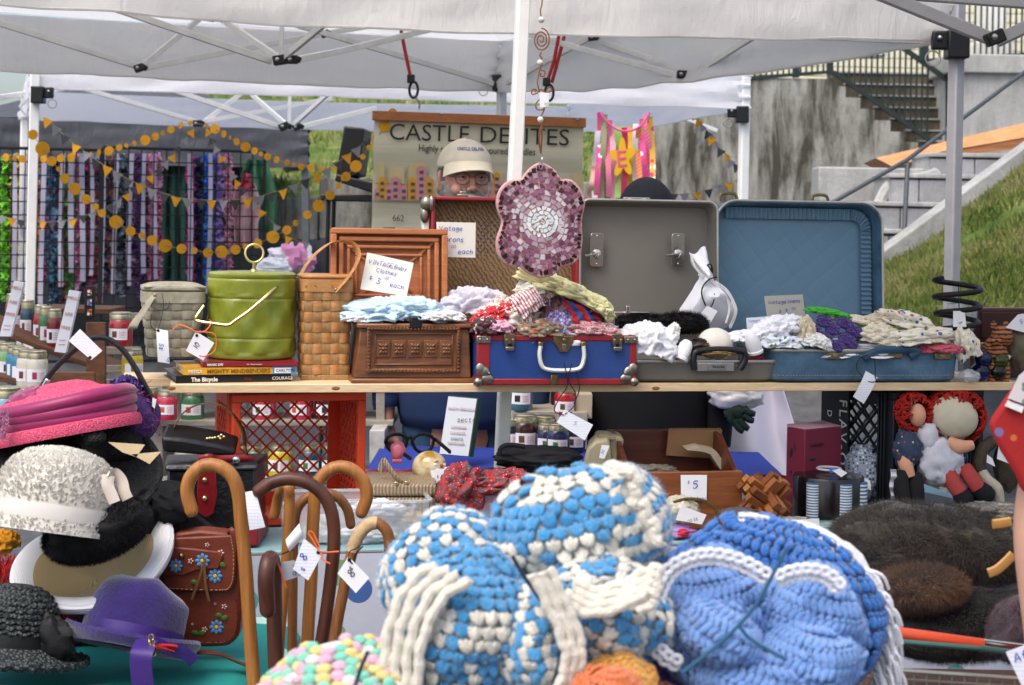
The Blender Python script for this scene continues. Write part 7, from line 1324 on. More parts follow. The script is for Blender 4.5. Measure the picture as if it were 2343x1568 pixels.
for lb,px,py,r_,m_,sd_ in(('beige item in a clear bag before the cedar box',1555,1165,(.045,.03,.03),film('clear_bag','#cfcab4',.75,.15),141),('clear plastic bag of dark beads between cedar box and puzzle',1690,1182,(.06,.03,.022),film('clear_bag_dark','#5a5a5c',.7,.15),142),('flat clear bag with a rust coloured print',1815,1195,(.05,.03,.012),dots('rust_pack','#8a8c88',['#8c4028','#a8aca8','#7a8c8c'],30,.4),143),('flat clear plastic packet lying on the blue table cover',1870,1205,(.10,.04,.012),film('clear_bag_teal','#93aeb0',.7,.12),144),('clear packet of brown trinkets beside the grey fur',1985,1190,(.08,.03,.010),dots('brown_pack','#8a9a9c',['#6a4a34','#3c6a9c','#aab4b4'],40,.35),145),('purple and red tissue at the edge of the blue wool blanket',1545,1215,(.05,.04,.014),dots('purp_tissue','#a88ac8',['#c8304c','#a88ac8','#7a5ab0'],20,.4),146)):cloth_pile(lb,px,py,-.18,r_,m_,sd_,cat='packet',name='plastic_packet',fold=.12,amp=.2)
tag('white tag reading 5.00 on the beige wrapped item',[(1557,1157),(1616,1178),(1605,1200),(1545,1190)],SH,-.22,[('$5.00',.007,.72,.45,2.9)],ink=mk('grey_ink','#6a6e78',.6));tag('white tag reading 10.00 on a flat packet',[(1815,1190),(1873,1186),(1874,1205),(1817,1208)],SH,-.215,[('$10.00',.0065,.2,.78,.0)],ink=mk('grey_ink','#6a6e78',.6))
g=G();g.tube(spline([K(x,y,-.20)for x,y in((1540,1150),(1570,1142),(1610,1146),(1635,1165),(1640,1180))],6),.004,6);solo('brown_bracelet','brown bead bracelet draped over the wrapped beige item','bracelet',SH,g,mk('amber_bead','#5a4a24',.3,.4,120))
g=G();g.box(K(2150,1190,-.05),(.42,.12,.012));solo('wooden_tray','dark wooden tray under the black crate','tray',SH,g,M_cedar2,bevel=.003)
g=G();
def wd(u,v):x=lerp(lerp(1640,1625,v),lerp(1790,1905,v),u);return P(x,lerp(885,1250,v),5.7-.25*v+.05*sin(u*9+1)+.03*nz((u*4,v*3,2)))
g.grid(wd,40,20,th=.004);solo('white_drapery','smooth white cloth draped to the ground beside the black-clad person','drapery',BG,g,mk('white_drape','#dcdaea',.8,.03,6,trans=.15),fixn=False)
t=T('gloved_sleeve','white puffed sleeve ending in a dark green glove hanging over the drapery','glove',BG,P(1680,990,5.35));g=G();g.lump(t.p(1680,905,5.38),(.085,.06,.045),3,.2,2,30,20);t.part('sleeve',g,mk('white_satin','#e0dcdc',.5,.05,10,.2,30),ang=180);M_glv=mk('dark_green_glove','#122a22',.8,.2,40)
g=G();g.lump(t.p(1685,945,5.34),(.040,.02,.034),5,.05,2,22,16);t.part('palm',g,M_glv)
for q_ in(((1700,938),(1715,945),(1727,948)),((1700,950),(1714,960),(1724,963)),((1690,960),(1702,975),(1712,982)),((1678,962),(1690,980),(1700,988)),((1670,945),(1672,960),(1680,972))):t.part('finger',limb([t.p(x,y,5.32)for x,y in q_],[.012,.012,.009]),M_glv)
# ================================================================ in front: hats, canes, blankets, furs
def S(d):return d/FP
M_teal=N('teal_batik');co=M_teal.co();w_=M_teal.n('TexWave');M_teal.l(co,w_.inputs[0]);w_.wave_type='RINGS';w_.inputs[1].default_value=2.6;w_.inputs[2].default_value=6;w_.inputs[3].default_value=2;M_teal.bump(M_teal.noise(co,30,3),.2,.005);M_teal=M_teal.out(M_teal.ramp(w_.outputs[1],[(.80,C('#138a84')),(.86,C('#b4d4cc'))]),.8)
t=T('hat_stand','box stand covered with teal and white batik cloth under the hats','stand',BG,V((-.9,3.35,0)))
xa,xb,ya,yb,zt_=P(-160,1500,3.2).x,P(585,1530,3.05).x,2.95,3.75,.60
def tc(u,v):
 x=lerp(xa,xb,u);z=zt_+.006*nz((x*6,v*9,0));e=max(0,(u-.9)/.1)
 if v<.5:y=lerp(yb,ya,v*2)
 else:y=ya-.01-.02*(v-.5)*sin(u*40);z-=(v-.5)*2*.5
 z-=.05*e*e;return V((x,y,z))-t.b
g=G();g.grid(tc,60,30,th=.003);t.part('cloth',g,M_teal,fixn=False);g=G();g.box(((xa+xb)/2-t.b.x-.01,(ya+yb)/2-t.b.y,zt_/2-.06),(xb-xa-.03,yb-ya-.04,zt_-.14));t.part('box',g,M_oldw)
g=G();g.grid(lambda u,v:V((xb-.003+.01*sin(v*30),lerp(ya,yb,u),zt_-.045-.45*v))-t.b,10,6,th=.003);t.part('cloth_side',g,M_teal,fixn=False)
def hat(name,label,cat,px,py,d):return T(name,label,cat,BG,P(px,py,d))
def MX(c,R):return Matrix.Translation(c)@R.to_4x4()
def hp(prof,s):return[(r_*s,z*s)for r_,z in prof]
def straw(name,c1,c2,sc_=120,bump=.9):
 if name in MC:return MC[name]
 m=N(name);co=m.co();v=m.n('TexVoronoi');m.l(co,v.inputs['Vector']);v.inputs['Scale'].default_value=sc_;m.bump(v.outputs[0],bump,.006);MC[name]=m.out(m.ramp(v.outputs[0],[(.1,C(c2)),(.6,C(c1))]),.6,0,.4);return MC[name]
M_gstraw=straw('grey_straw','#24282a','#5c6462',150);d=3.05;s=S(d)
t=hat('straw_hat','coarse charcoal straw hat with a black ribbon on the teal cloth','hat',25,1520,d);R=rot(-.15,.10,0);c=t.p(20,1500,d)
def plait(p,a,i):k=1+.012*sin(a*46+i*1.7);return V((p.x*k,p.y*k,p.z+.0015*sin(a*46+i)))
g=G();g.lathe(hp([(86,60)]+[(lerp(90,84,i/12),60-i*0+i*9)for i in range(0)]+[(100,20),(99,45),(97,70),(94,95),(88,118),(76,138),(55,152),(28,160),(1,162)],s),92,MX(c,R),fn=None,cap=False);cr=t.part('crown',g,M_gstraw)
g=G();g.lathe(hp([(98,24),(120,12),(145,0),(165,-8),(176,-4),(178,6),(170,8),(150,6),(122,20),(98,32)],s),92,MX(c,R),cap=False);t.part('brim',g,M_gstraw)
for i in range(9):
 rr_,zz_=[(101,62),(100,74),(98,86),(95,98),(91,110),(85,122),(76,133),(64,143),(50,150)][i];g=G();n=70;g.tube([MX(c,R)@V(((rr_+2*sin(k*2.1))*s*cos(2*pi*k/n),(rr_+2*sin(k*2.1))*s*sin(2*pi*k/n),(zz_+3*cos(k*2.1+i))*s))for k in range(n)],5.2*s,6,closed=True);t.part('straw_braid',g,M_gstraw,cr)
for i in range(5):
 rr_,zz_=[(132,8),(145,2),(157,-3),(168,-4),(177,2)][i];g=G();n=100;g.tube([MX(c,R)@V(((rr_)*s*cos(2*pi*k/n),(rr_)*s*sin(2*pi*k/n),(zz_+4*sin(k*2.1+i))*s))for k in range(n)],6.0*s,6,closed=True);t.part('straw_braid',g,M_gstraw,cr)
M_rib=mk('black_grosgrain','#121213',.6,.15,20,.3,60);g=G();g.lathe(hp([(103,20),(104,40),(102,58)],s),60,MX(c,R),cap=False);rb=t.part('ribbon',g,M_rib)
g=G();g.lump(t.p(120,1460,d-.03),(.035,.02,.045),4,.3,2,24,16,rot(0,-.5,0));t.part('bow',g,M_rib,rb)
M_pfelt=mk('purple_felt','#2a1760',.95,.25,30,.5,160,sheen=.6);M_prib=mk('purple_ribbon','#38206e',.5,.06,10,.15,90);d=3.12;s=S(d)
t=hat('felt_hat','plush violet felt hat with ribbon band, gilt buckle and red feather','hat',300,1510,d);R=rot(-.34,.16,0);c=t.p(298,1478,d)
def dent(p,a,i):
 z=p.z/s;k=1+.06*sin(2*a+1)+.06*nz((p.x*16,p.y*16,p.z*16),1);q=V((p.x*k,p.y*k,p.z+s*10*nz((p.x*14,p.y*14,3),1)*(z>60)));
 if z>90:q.z-=s*34*max(0,cos(a-pi*.15))*((z-90)/60);q.x+=s*10*((z-90)/60)
 return q
g=G();g.lathe(hp([(104,0),(106,20),(106,50),(104,80),(100,105),(94,126),(82,142),(60,152),(30,155),(1,154)],s),72,MX(c,R),sq=(1.03,1.1),fn=dent,cap=False);t.part('crown',g,M_pfelt)
def curl(p,a,i):p.z+=s*16*(abs(cos(a))**3)*(i>2);return p
g=G();g.lathe(hp([(100,4),(118,-4),(138,-8),(152,0),(157,12),(153,20),(146,12),(134,2),(116,4),(100,10)],s),72,MX(c,R),sq=(1,1.05),fn=curl,cap=False);t.part('brim',g,M_pfelt)
g=G();g.lathe(hp([(109,6),(110,24),(109,44)],s),60,MX(c,R),sq=(1.03,1.1),cap=False);bd=t.part('ribbon_band',g,M_prib)
g=G();pts=[t.p(x,y,dd)for x,y,dd in((338,1462,d-.125),(325,1490,d-.165),(322,1525,d-.17),(330,1590,d-.17))];g.tube(spline(pts,5),.022,8,ell=(1,.06),up=(1,-.25,0));t.part('ribbon_tail',g,M_prib,bd);g=G();g.tube(spline([t.p(x,y,dd)for x,y,dd in((350,1468,d-.125),(385,1485,d-.14),(420,1495,d-.15),(445,1515,d-.15))],5),.016,8,ell=(1,.06),up=(.3,-.5,1));t.part('ribbon_tail',g,M_prib,bd)
g=G();c1=t.p(346,1478,d-.150);[g.tube([c1+V((.005*cos(a)+.002*k,-.002,.010*sin(a)-.010*k+.012))for a in[2*pi*i/12 for i in range(12)]],.0016,6,closed=True)for k in range(3)];t.part('buckle',g,M_gold,bd)
g=G();r=random.Random(4);M_feath=mk('red_feather','#a8141c',.7,.2,40)
for i in range(40):a=t.p(350,1486,d-.15);b=t.p(402+r.uniform(-25,6),1482+r.uniform(-8,10),d-.15+r.uniform(-.01,.01));m_=(a+b)/2+V((0,-.006,.006));g.tube(spline([a,m_,b],3),.0012,4)
t.part('feather',g,M_feath,bd,kind='stuff')
M_tan=N('tan_straw');co=M_tan.co();w_=M_tan.n('TexWave');M_tan.l(co,w_.inputs[0]);w_.wave_type='RINGS';w_.rings_direction='Z';w_.inputs[1].default_value=120;M_tan.bump(w_.outputs[1],.5,.002);M_tan=M_tan.out(M_tan.ramp(w_.outputs[1],[(.2,C('#a8905e')),(.7,C('#c4ad80'))]),.7)
M_wstr=N('white_straw');co=M_wstr.co();w_=M_wstr.n('TexWave');M_wstr.l(co,w_.inputs[0]);w_.wave_type='RINGS';w_.rings_direction='Z';w_.inputs[1].default_value=110;M_wstr.bump(w_.outputs[1],.5,.002);M_wstr=M_wstr.out(C('#e2e2e4'),.6)
d=3.22;s=S(d);t=hat('straw_hat','wide white-edged tan straw hat lying brim up under the black fur hat','hat',215,1335,d);R=rot(.42,-.14,.0);c=t.p(212,1272,d)
def wav(p,a,i):p.z+=s*14*sin(2*a+.6)*(V((p.x,p.y)).length/(185*s))**2-s*26*max(0,cos(a-3.6))**6;return p
g=G();g.lathe(hp([(1,-66),(30,-62),(70,-52),(100,-36),(128,-14),(140,-6)],s),90,MX(c,R),fn=wav,cap=False);t.part('tan_inner_brim',g,M_tan)
g=G();g.lathe(hp([(139,-6),(152,2),(168,10),(180,10),(188,2),(186,-12),(176,-22),(160,-26),(138,-24)],s),90,MX(c,R),fn=wav,cap=False);t.part('white_rolled_edge',g,M_wstr)
g=G();g.lathe(hp([(136,-24),(110,-48),(92,-66),(80,-88),(40,-100),(1,-102)],s),60,MX(c,R),fn=wav,cap=False);t.part('crown',g,M_tan)
d=3.12;t=hat('fur_hat','black fur hat sitting inside the white-edged straw hat','hat',225,1285,d);M_bfur2=mk('black_plush','#0b0b0c',.75,.3,60);c=t.p(222,1212,d);r_=(.100,.085,.056);Rr=rot(0,-.32,0);g=G();g.lump(c,r_,5,.10,1.8,40,26,Rr,.05);t.part('body',g,M_bfur2)
g=G();fur(g,on_ell(c,tuple(x*1.02 for x in r_),Rr),12000,.010,seed=6,w=.0007);t.part('pile',g,M_bfur2,kind='stuff',fixn=False,smooth=False)
M_pet=mk('ivory_petal','#cbc6ba',.6,.08,30,.2,80,spec=.4);d=3.10;s=S(d);t=hat('cloche_hat','ivory cloche hat covered in tiny raffia petals with a satin band and bow','hat',125,1235,d);R=rot(-.22,-.02,0)@rot(0,.13,0);c=t.p(122,1178,d)
prof=[(146,-40),(142,-20),(138,0),(137,30),(134,60),(126,90),(110,116),(82,136),(45,147),(1,150)]
g=G();g.lathe(hp(prof,s),60,MX(c,R),cap=False);body=t.part('crown',g,M_pet)
g=G();g.lathe(hp([(141,-12),(143,4),(141,22)],s),60,MX(c,R),cap=False);t.part('satin_band',g,mk('ivory_satin','#d6d0c8',.4,.05,12,.2,30),body)
r=random.Random(8);g=G()
def on_prof(u,a):
 L=len(prof)-1;i=min(int(u*L),L-1);k=u*L-i;r0,z0=prof[i];r1,z1=prof[i+1];rr_,zz_=lerp(r0,r1,k),lerp(z0,z1,k);n_=V(((z1-z0)*cos(a),(z1-z0)*sin(a),-(r1-r0))).normalized();return V((rr_*cos(a),rr_*sin(a),zz_))*s,n_
M4=MX(c,R)
for i in range(5200):
 u=r.random()**.8;a=r.uniform(0,2*pi);p,n_=on_prof(u,a)
 if-14<p.z/s<24 and u<.4:continue
 tn=n_.cross(V((0,0,1)));
 if tn.length<.01:tn=V((1,0,0))
 tn.normalize();dn=tn.cross(n_);k=s*r.uniform(3.2,6.5);tilt=r.uniform(.05,.55);ang=r.uniform(-.8,.8);e1=tn*cos(ang)+dn*sin(ang);e2=(dn*cos(ang)-tn*sin(ang))*cos(tilt)+n_*sin(tilt)
 q=[p+n_*.001-e1*k*.6,p+n_*.001+e1*k*.6,p+n_*.002+e1*k*.5+e2*k,p+n_*.004+e2*k*1.3,p+n_*.002-e1*k*.5+e2*k];g.add([M4@x for x in q],[(0,1,2,3,4)])
t.part('petals',g,M_pet,body,kind='stuff',smooth=False,fixn=False)
g=G();g.tube(spline([t.p(x,y,d-.10)for x,y in((246,1085),(262,1082),(278,1100),(284,1125),(292,1142))],5),.013,8,ell=(1,.10),up=(1,-.4,.3));g.tube(spline([t.p(x,y,d-.105)for x,y in((248,1088),(246,1110),(254,1130),(262,1150))],5),.013,8,ell=(1,.4),up=(1,-.3,0));t.part('bow',g,mk('cream_satin','#dccfc0',.35,.05,12),body)
M_bstr=straw('black_straw','#0d0d0f','#2c2c2e',260,.6);d=3.28;s=S(d);t=hat('wide_brim_hat','wide black straw hat with cream quills tipped over the ivory cloche','hat',175,1130,d);R=rot(.50,.30,0);c=t.p(165,1060,d)
g=G();g.lathe(hp([(80,-26),(110,-20),(145,-10),(175,0),(192,6),(198,2),(196,-6),(178,-12),(146,-22),(110,-30),(80,-36)],s),80,MX(c,R),cap=False);t.part('brim',g,M_bstr)
g=G();g.tube([MX(c,R)@V((196*s*cos(a),196*s*sin(a),2*s))for a in[2*pi*i/64 for i in range(64)]],11*s,8,closed=True);t.part('rolled_edge',g,M_bstr)
g=G();c2=t.p(250,1005,d+.10);g.lump(c2,(.080,.06,.042),6,.08,2,30,20,rot(0,.35,0),.03);t.part('crown',g,M_bstr)
M_quill=mk('cream_quill','#dcc49a',.5,.06,20,.1,60)
for q_ in(((247,1012),(331,1018),(312,1046),(280,1035)),((300,1040),(368,1034),(342,1062),(320,1050)),((185,995),(232,996),(228,1002),(190,1000))):
 f=[t.p(x,y,d-.06)for x,y in q_];g=G();g.hull(f,[p+V((0,.003,0))for p in f]);t.part('quill',g,M_quill,smooth=False)
g=G();g.lump(t.p(215,1000,d-.06),(.022,.02,.016),3,.1,2,18,12);t.part('knot',g,M_bstr)
M_pnk=straw('pink_straw','#c83c62','#e0708a',300,.4);M_mag=mk('magenta_silk','#9a1a5c',.35,.12,6,.2,20,sheen=.5,trans=.12);d=3.30;s=S(d);t=hat('pink_hat','pink straw hat wound with pleated magenta silk bands','hat',150,1005,d);R=rot(-.10,-.20,0);c=t.p(152,978,d)
g=G();g.lathe(hp([(168,-22),(172,-10),(168,4),(158,8)],s),64,MX(c,R),sq=(1,.8),cap=False);t.part('lower_brim',g,M_pnk)
for i,(r0,z0,h)in enumerate(((160,2,26),(164,22,26),(168,42,24))):
 g=G();g.lathe(hp([(r0-12,z0),(r0,z0+3),(r0+4,z0+h*.5),(r0,z0+h-2),(r0-12,z0+h+4)],s),64,MX(c,R),sq=(1,.8),cap=False,fn=lambda p,a,i_:V((p.x*(1+.012*sin(3*a+i*2)),p.y,p.z+s*5*sin(2*a+i))));t.part('silk_band',g,M_mag,ang=60)
g=G();g.lathe(hp([(160,60),(140,74),(120,78),(90,84),(70,96),(40,104),(1,106)],s),64,MX(c,R),sq=(1,.8),cap=False);t.part('straw_top',g,M_pnk)
g=G();g.lump(t.p(60,930,d-.02),(.050,.05,.032),3,.15,1.6,26,18,rot(0,-.5,0));t.part('silk_puff',g,M_mag)
g=G();r=random.Random(3)
for i in range(46):a=t.p(r.uniform(2,22),r.uniform(940,1010),d-.12);g.sphere(a,r.uniform(.001,.0022),6,4)
for k in range(5):g.tube(spline([t.p(4+k*3+3*sin(j),935+j*14,d-.118)for j in range(6)],3),.0012,5)
t.part('sequin_trim',g,mk('sequin','#c88aa8',.2,.3,100,metal=.6),kind='stuff')
M_dpur=mk('dusky_purple','#41306a',.85,.12,12,.3,80);d=3.42;t=hat('veiled_hat','dusky purple felt hat with ruffled ribbon and pink net veil','hat',310,1005,d);g=G();g.lump(t.p(310,955,d),(.052,.05,.055),4,.08,1.6,30,20,rot(0,.3,0),.03);t.part('body',g,M_dpur)
g=G();g.tube([t.p(252+i*1.55+2*sin(i*1.3),888-16*sin(i/44*pi*.9)+5*cos(i*1.3)+max(0,i-44)*2.2,d-.02+.006*sin(i*1.1))for i in range(58)],.0042,6);g.tube([t.p(252+i*1.55+2*cos(i*1.1),881-16*sin(i/44*pi*.9)+5*sin(i*1.5)+max(0,i-44)*2.2,d-.01+.006*sin(i*1.7))for i in range(58)],.0042,6);t.part('ruffle',g,mk('violet_ruche','#2e1c5c',.4,.2,30,.2,60),kind='stuff')
r=random.Random(5);g=G();cc_=t.p(308,955,d)
for i in range(170):
 a,b=r.uniform(0,2*pi),r.uniform(.2,2.2);p0=cc_+V((cos(a)*.056*sin(b),-.052*abs(sin(a))*sin(b)-.006,.058*cos(b)));p1=p0+V((r.uniform(-.03,.03),r.uniform(-.008,.004),r.uniform(-.03,.03)));g.tube(spline([p0,(p0+p1)/2+V((r.uniform(-.01,.01),-.006,0)),p1],3),.00045,3,cap=False)
t.part('net_veil',g,mk('net_pink','#8a3a6c',.7),kind='stuff')
d=3.30;s=S(d);t=hat('felt_hat','soft black felt hat slumped against the black handbag','hat',430,1240,d);g=G();g.lump(t.p(385,1150,d),(.055,.05,.040),6,.15,1.8,30,20,rot(0,.4,0));t.part('crown',g,M_blkc)
g=G();f0=[(320,1120),(365,1135),(420,1165),(470,1200),(512,1232),(470,1230),(400,1228),(335,1222),(300,1200)];rg=spline([t.p(x,y,d-.06+.0006*(x-300))for x,y in f0],4,True);g.hull(rg,[p+V((0,.02,.004))for p in rg]);t.part('brim',g,M_blkc,bevel=.004)
d=3.36
cloth_pile('royal blue knitted cap under the white-edged hat',100,1305,d,(.060,.05,.045),mk('blue_wool','#173f8a',.95,.2,80,.8,220),201,cat='knit cap',name='wool_hat',fr=BG,fold=.05);cloth_pile('gold knitted cap under the white-edged hat',155,1318,d-.02,(.048,.05,.030),mk('gold_wool','#a8701c',.95,.2,80,.8,220),202,cat='knit cap',name='wool_hat',fr=BG,fold=.05);cloth_pile('amber knitted scrap below the ivory cloche',8,1240,d-.02,(.03,.03,.022),mk('amber_wool','#c8861c',.95,.2,80,.8,220),203,cat='knit scrap',name='knit_scrap',fr=BG)
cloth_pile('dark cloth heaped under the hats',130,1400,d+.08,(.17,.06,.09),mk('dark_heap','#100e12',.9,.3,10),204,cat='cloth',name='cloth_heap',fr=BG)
for lb,x0,y0,x1,y1 in(('red feather trim at the amber knitted scrap',-5,1265,55,1345),('red feather trim hanging above the violet felt hat',95,1365,155,1450)):
 g=G();r=random.Random(int(x1))
 for i in range(120):a=P(r.uniform(x0,x1),r.uniform(y0,(y0+y1)/2),d-.10);b=a+V((r.uniform(-.02,.03),r.uniform(-.01,.0),-r.uniform(.02,.05)));g.tube(spline([a,(a+b)/2+V((r.uniform(-.006,.006),-.004,0)),b],3),.0011,3)
 solo('feather_trim',lb,'feather',BG,g,M_feath,kind=None)
t=T('bag_strap','black stitched leather bag strap arching up behind the pink hat','strap',BG,P(110,905,3.4));g=G();g.tube(spline([t.p(x,y,3.4)for x,y in((85,905),(105,870),(130,838),(165,805),(205,778),(240,774),(275,795),(305,835),(330,880),(348,915),(350,945))],6),.0062,8,ell=(1,.7));t.part('strap',g,M_patent);g=G();g.box(t.p(102,884,3.39),(.012,.010,.035),rot(0,.5,0));t.part('buckle',g,M_chrome,bevel=.003)
tag('blank white lined tag tied on the black strap',[(183,753),(234,803),(209,824),(157,780)],BG,3.37,[],M_lined,hole=(206,818));tag('torn white scrap tag on the end of the black strap',[(349,910),(358,914),(354,935),(348,930)],BG,3.38,[])
M_sat=mk('tooled_leather','#6a2c18',.45,.25,14,.3,60,dirt=.3,dcol='#3a160c');d=3.26;t=T('satchel','brown tooled leather satchel painted with blue and white flowers','satchel',BG,P(470,1490,d));Z=lambda x,y,k=0:t.p(x,y,d+k)
f0=[(372,1240),(545,1228),(552,1330),(548,1440),(530,1472),(500,1480),(430,1480),(380,1470)];rg=spline([Z(x,y)for x,y in f0],4,True);g=G();g.hull(rg,[p+V((0,.05,0))for p in rg]);body=t.part('body',g,M_sat,bevel=.006)
f0=[(368,1232),(535,1224),(542,1235),(538,1330),(528,1352),(510,1356),(430,1354),(376,1350)];rg=[Z(x,y,-.012)for x,y in f0];g=G();g.hull(rg,[p+V((0,.008,0))for p in rg]);flap=t.part('flap',g,M_sat,bevel=.004)
g=G();f0=[(372,1250),(440,1255),(500,1262),(510,1275),(500,1302),(450,1306),(420,1318),(372,1320)];rg=[Z(x,y,-.018)for x,y in f0];g.hull(rg,[p+V((0,.006,0))for p in rg]);t.part('clasp_tab',g,M_sat,flap,bevel=.003)
M_fb,M_fw,M_fgr,M_fye=mk('flower_blue','#4f86b8',.5),mk('flower_white','#d8c8c0',.5),mk('leaf_green','#3f6a24',.5),mk('flower_yellow','#d8b02c',.5)
def flower(x,y,r_,kind,par,k):
 c=Z(x,y,k);n={'b':8,'w':5}[kind];g=G()
 for a in range(n):al=2*pi*a/n;g.sphere(c+V((cos(al)*r_*.65,0,sin(al)*r_*.65)),(r_*.34,.0012,r_*.24),8,6,rot(0,-al,0))
 fl=t.part('painted_flower',g,M_fb if kind=='b' else M_fw,par);g=G();g.sphere(c+V((0,-.001,0)),(r_*.28,.0016,r_*.28),8,6);t.part('flower_centre',g,M_fye if kind=='b' else M_stk,fl)
for x,y,r_,kd,on in((402,1295,.014,'b',0),(463,1283,.015,'b',0),(492,1318,.015,'b',0),(436,1284,.006,'w',0),(505,1265,.007,'w',0),(474,1247,.005,'w',0),(470,1322,.005,'w',0),(495,1435,.015,'b',1),(468,1440,.006,'w',1),(513,1388,.006,'w',1),(492,1382,.003,'w',1),(440,1428,.003,'w',1)):flower(x,y,r_,kd,flap if not on else body,-.021 if(not on and x<505 and 1255<y<1318)else(-.014 if not on else-.002))
for x,y,on,an in((378,1300,0,.3),(478,1267,0,.2),(494,1286,0,-.4),(508,1292,0,.5),(444,1332,0,.2),(500,1408,1,.2),(513,1414,1,-.4),(446,1448,1,.3),(462,1448,1,-.3)):g=G();g.sphere(Z(x,y,-.016 if not on else-.002),(.0075,.0012,.005),8,6,rot(0,an,0));t.part('painted_leaf',g,M_fgr,flap if not on else body)
g=G();g.tube(spline([Z(x,y,-.022)for x,y in((466,1278),(460,1310),(448,1345),(438,1372))],5),.0028,5,ell=(1,.4));g.tube(spline([Z(x,y,-.022)for x,y in((468,1278),(468,1315),(472,1350),(478,1376))],5),.0028,5,ell=(1,.4));t.part('thong',g,mk('pale_thong','#6a4a24',.6),flap);g=G();g.sphere(Z(415,1272,-.02),.006,10,8);t.part('stud',g,M_brass,flap)
M_thr=mk('cream_thread','#b89a6a',.7);g=G();pts=spline([Z(x,y,-.013)for x,y in((528,1230),(534,1270),(532,1325),(522,1346),(505,1350),(440,1349),(385,1346))],12)
for i in range(0,len(pts)-1,2):g.tube([pts[i],pts[i+1]],.0009,4)
t.part('stitching',g,M_thr,flap,kind='stuff');g=G();pts=spline([Z(x,y,-.003)for x,y in((540,1370),(541,1430),(526,1463),(498,1471),(430,1470))],8)
for i in range(0,len(pts)-1,2):g.tube([pts[i],pts[i+1]],.0022,5)
t.part('lacing',g,M_sat,body,kind='stuff')
g=G();g.tube(spline([Z(x,y,k)for x,y,k in((540,1240,-.01),(530,1215,-.01),(524,1213,.0),(528,1235,.01))],5),.006,6,ell=(1,.3));t.part('strap_loop',g,M_sat);g=G();g.tube(spline([Z(x,y,k)for x,y,k in((548,1235,.0),(562,1250,.0),(570,1320,.01),(574,1420,.01),(576,1500,.0),(560,1520,-.06),(500,1496,-.08),(450,1492,-.08))],6),.012,8,ell=(1,.25),up=(.6,-1,0));t.part('shoulder_strap',g,M_sat)
CW={'h':wood('cane_honey','#8a5220','#b87c38',(14,14,1),.5,.12,.12),'d':wood('cane_dark','#38180e','#5e3018',(14,14,1),.5,.12,.1),'m':wood('cane_mid','#6a3c18','#96602c',(14,14,1),.5,.12,.1)}
def cane(label,pts,r_,m_,d,tip=None,wrap=None):
 t=T('walking_cane',label,'cane',BG,P(pts[-1][0],pts[-1][1],d));last=P(pts[-1][0],pts[-1][1],d);pl=[t.p(p[0],p[1],d+(p[2]if len(p)>2 else 0))for p in pts]
 dr=(pl[-1]-pl[-2]).normalized();ft=pl[-1]+dr*((last.z-.03)/max(.3,-dr.z));pl.append(ft);g=G();sp_=spline(pl,7);g.tube(sp_,r_,12);t.part('shaft',g,CW[m_]);g=G();g.sphere(sp_[0],r_*1.0,10,8);t.part('end_cap',g,CW[m_]);g=G();g.tube([ft-dr*.03,ft],r_*1.25,10);t.part('rubber_tip',g,M_blk)
 if wrap:
  i0,i1=wrap;g=G();seg=sp_[i0:i1];g.tube(seg,[r_*1.14+.0006*(i%2)for i in range(len(seg))],12);t.part('bark_wrap',g,mk('birch_wrap','#b89c74',.7,.15,60,.3,120))
 return t
cane('honey cane with a wide arched crook before the black handbag',[(438,1168),(428,1125),(437,1090),(466,1066),(503,1068),(532,1092),(546,1135),(552,1200),(562,1300),(570,1420),(576,1500)],.0132,'h',3.05)
cane('dark brown cane with an open sweeping crook',[(592,1124),(622,1104),(662,1096),(706,1106),(742,1136),(760,1180),(764,1240),(757,1320),(745,1410),(732,1490)],.0125,'d',3.02)
cane('honey cane with a scorched crook end nearest the orange crate',[(827,1172),(839,1135),(829,1098),(800,1072),(766,1070),(737,1090),(722,1125),(716,1200),(712,1320),(706,1420),(702,1500)],.0125,'h',3.14)
cane('slender honey cane with its crook turned edge on',[(628,1178,.10),(640,1130,.08),(658,1112,.0),(662,1150),(658,1240),(650,1340),(642,1430),(637,1500)],.0105,'h',3.10)
cane('thin brown cane crooked behind the honey cane',[(802,1200),(794,1165),(772,1138),(738,1128),(704,1138),(680,1165),(672,1220),(670,1320),(668,1500)],.0098,'m',3.20)
cane('stout dark cane with its crook pointing out over the red stand',[(612,1395,-.06),(608,1330,-.07),(612,1290,-.06),(618,1278,-.03),(624,1290,.0),(627,1350),(628,1430),(630,1500)],.0150,'d',3.00)
cane('birch-wrapped cane leaning right beside the blanket',[(880,1335),(890,1280),(888,1225),(866,1198),(838,1204),(815,1235),(800,1285),(786,1350),(772,1420),(760,1495)],.0105,'m',2.98,wrap=(22,40))
g=G();g.lathe([(.13,0),(.14,.01),(.145,.40),(.15,.42),(.14,.42),(.132,.02),(.001,.015)],40,Matrix.Translation(P(665,1600,3.08)*V((1,1,0)).length if False else V((P(665,1600,3.08).x,3.08,0))));solo('cane_stand','deep red bin holding the walking canes','stand',BG,g,M_redl)
for x,y,k in((655,1232,0),(722,1150,0),(548,1138,0)):pass
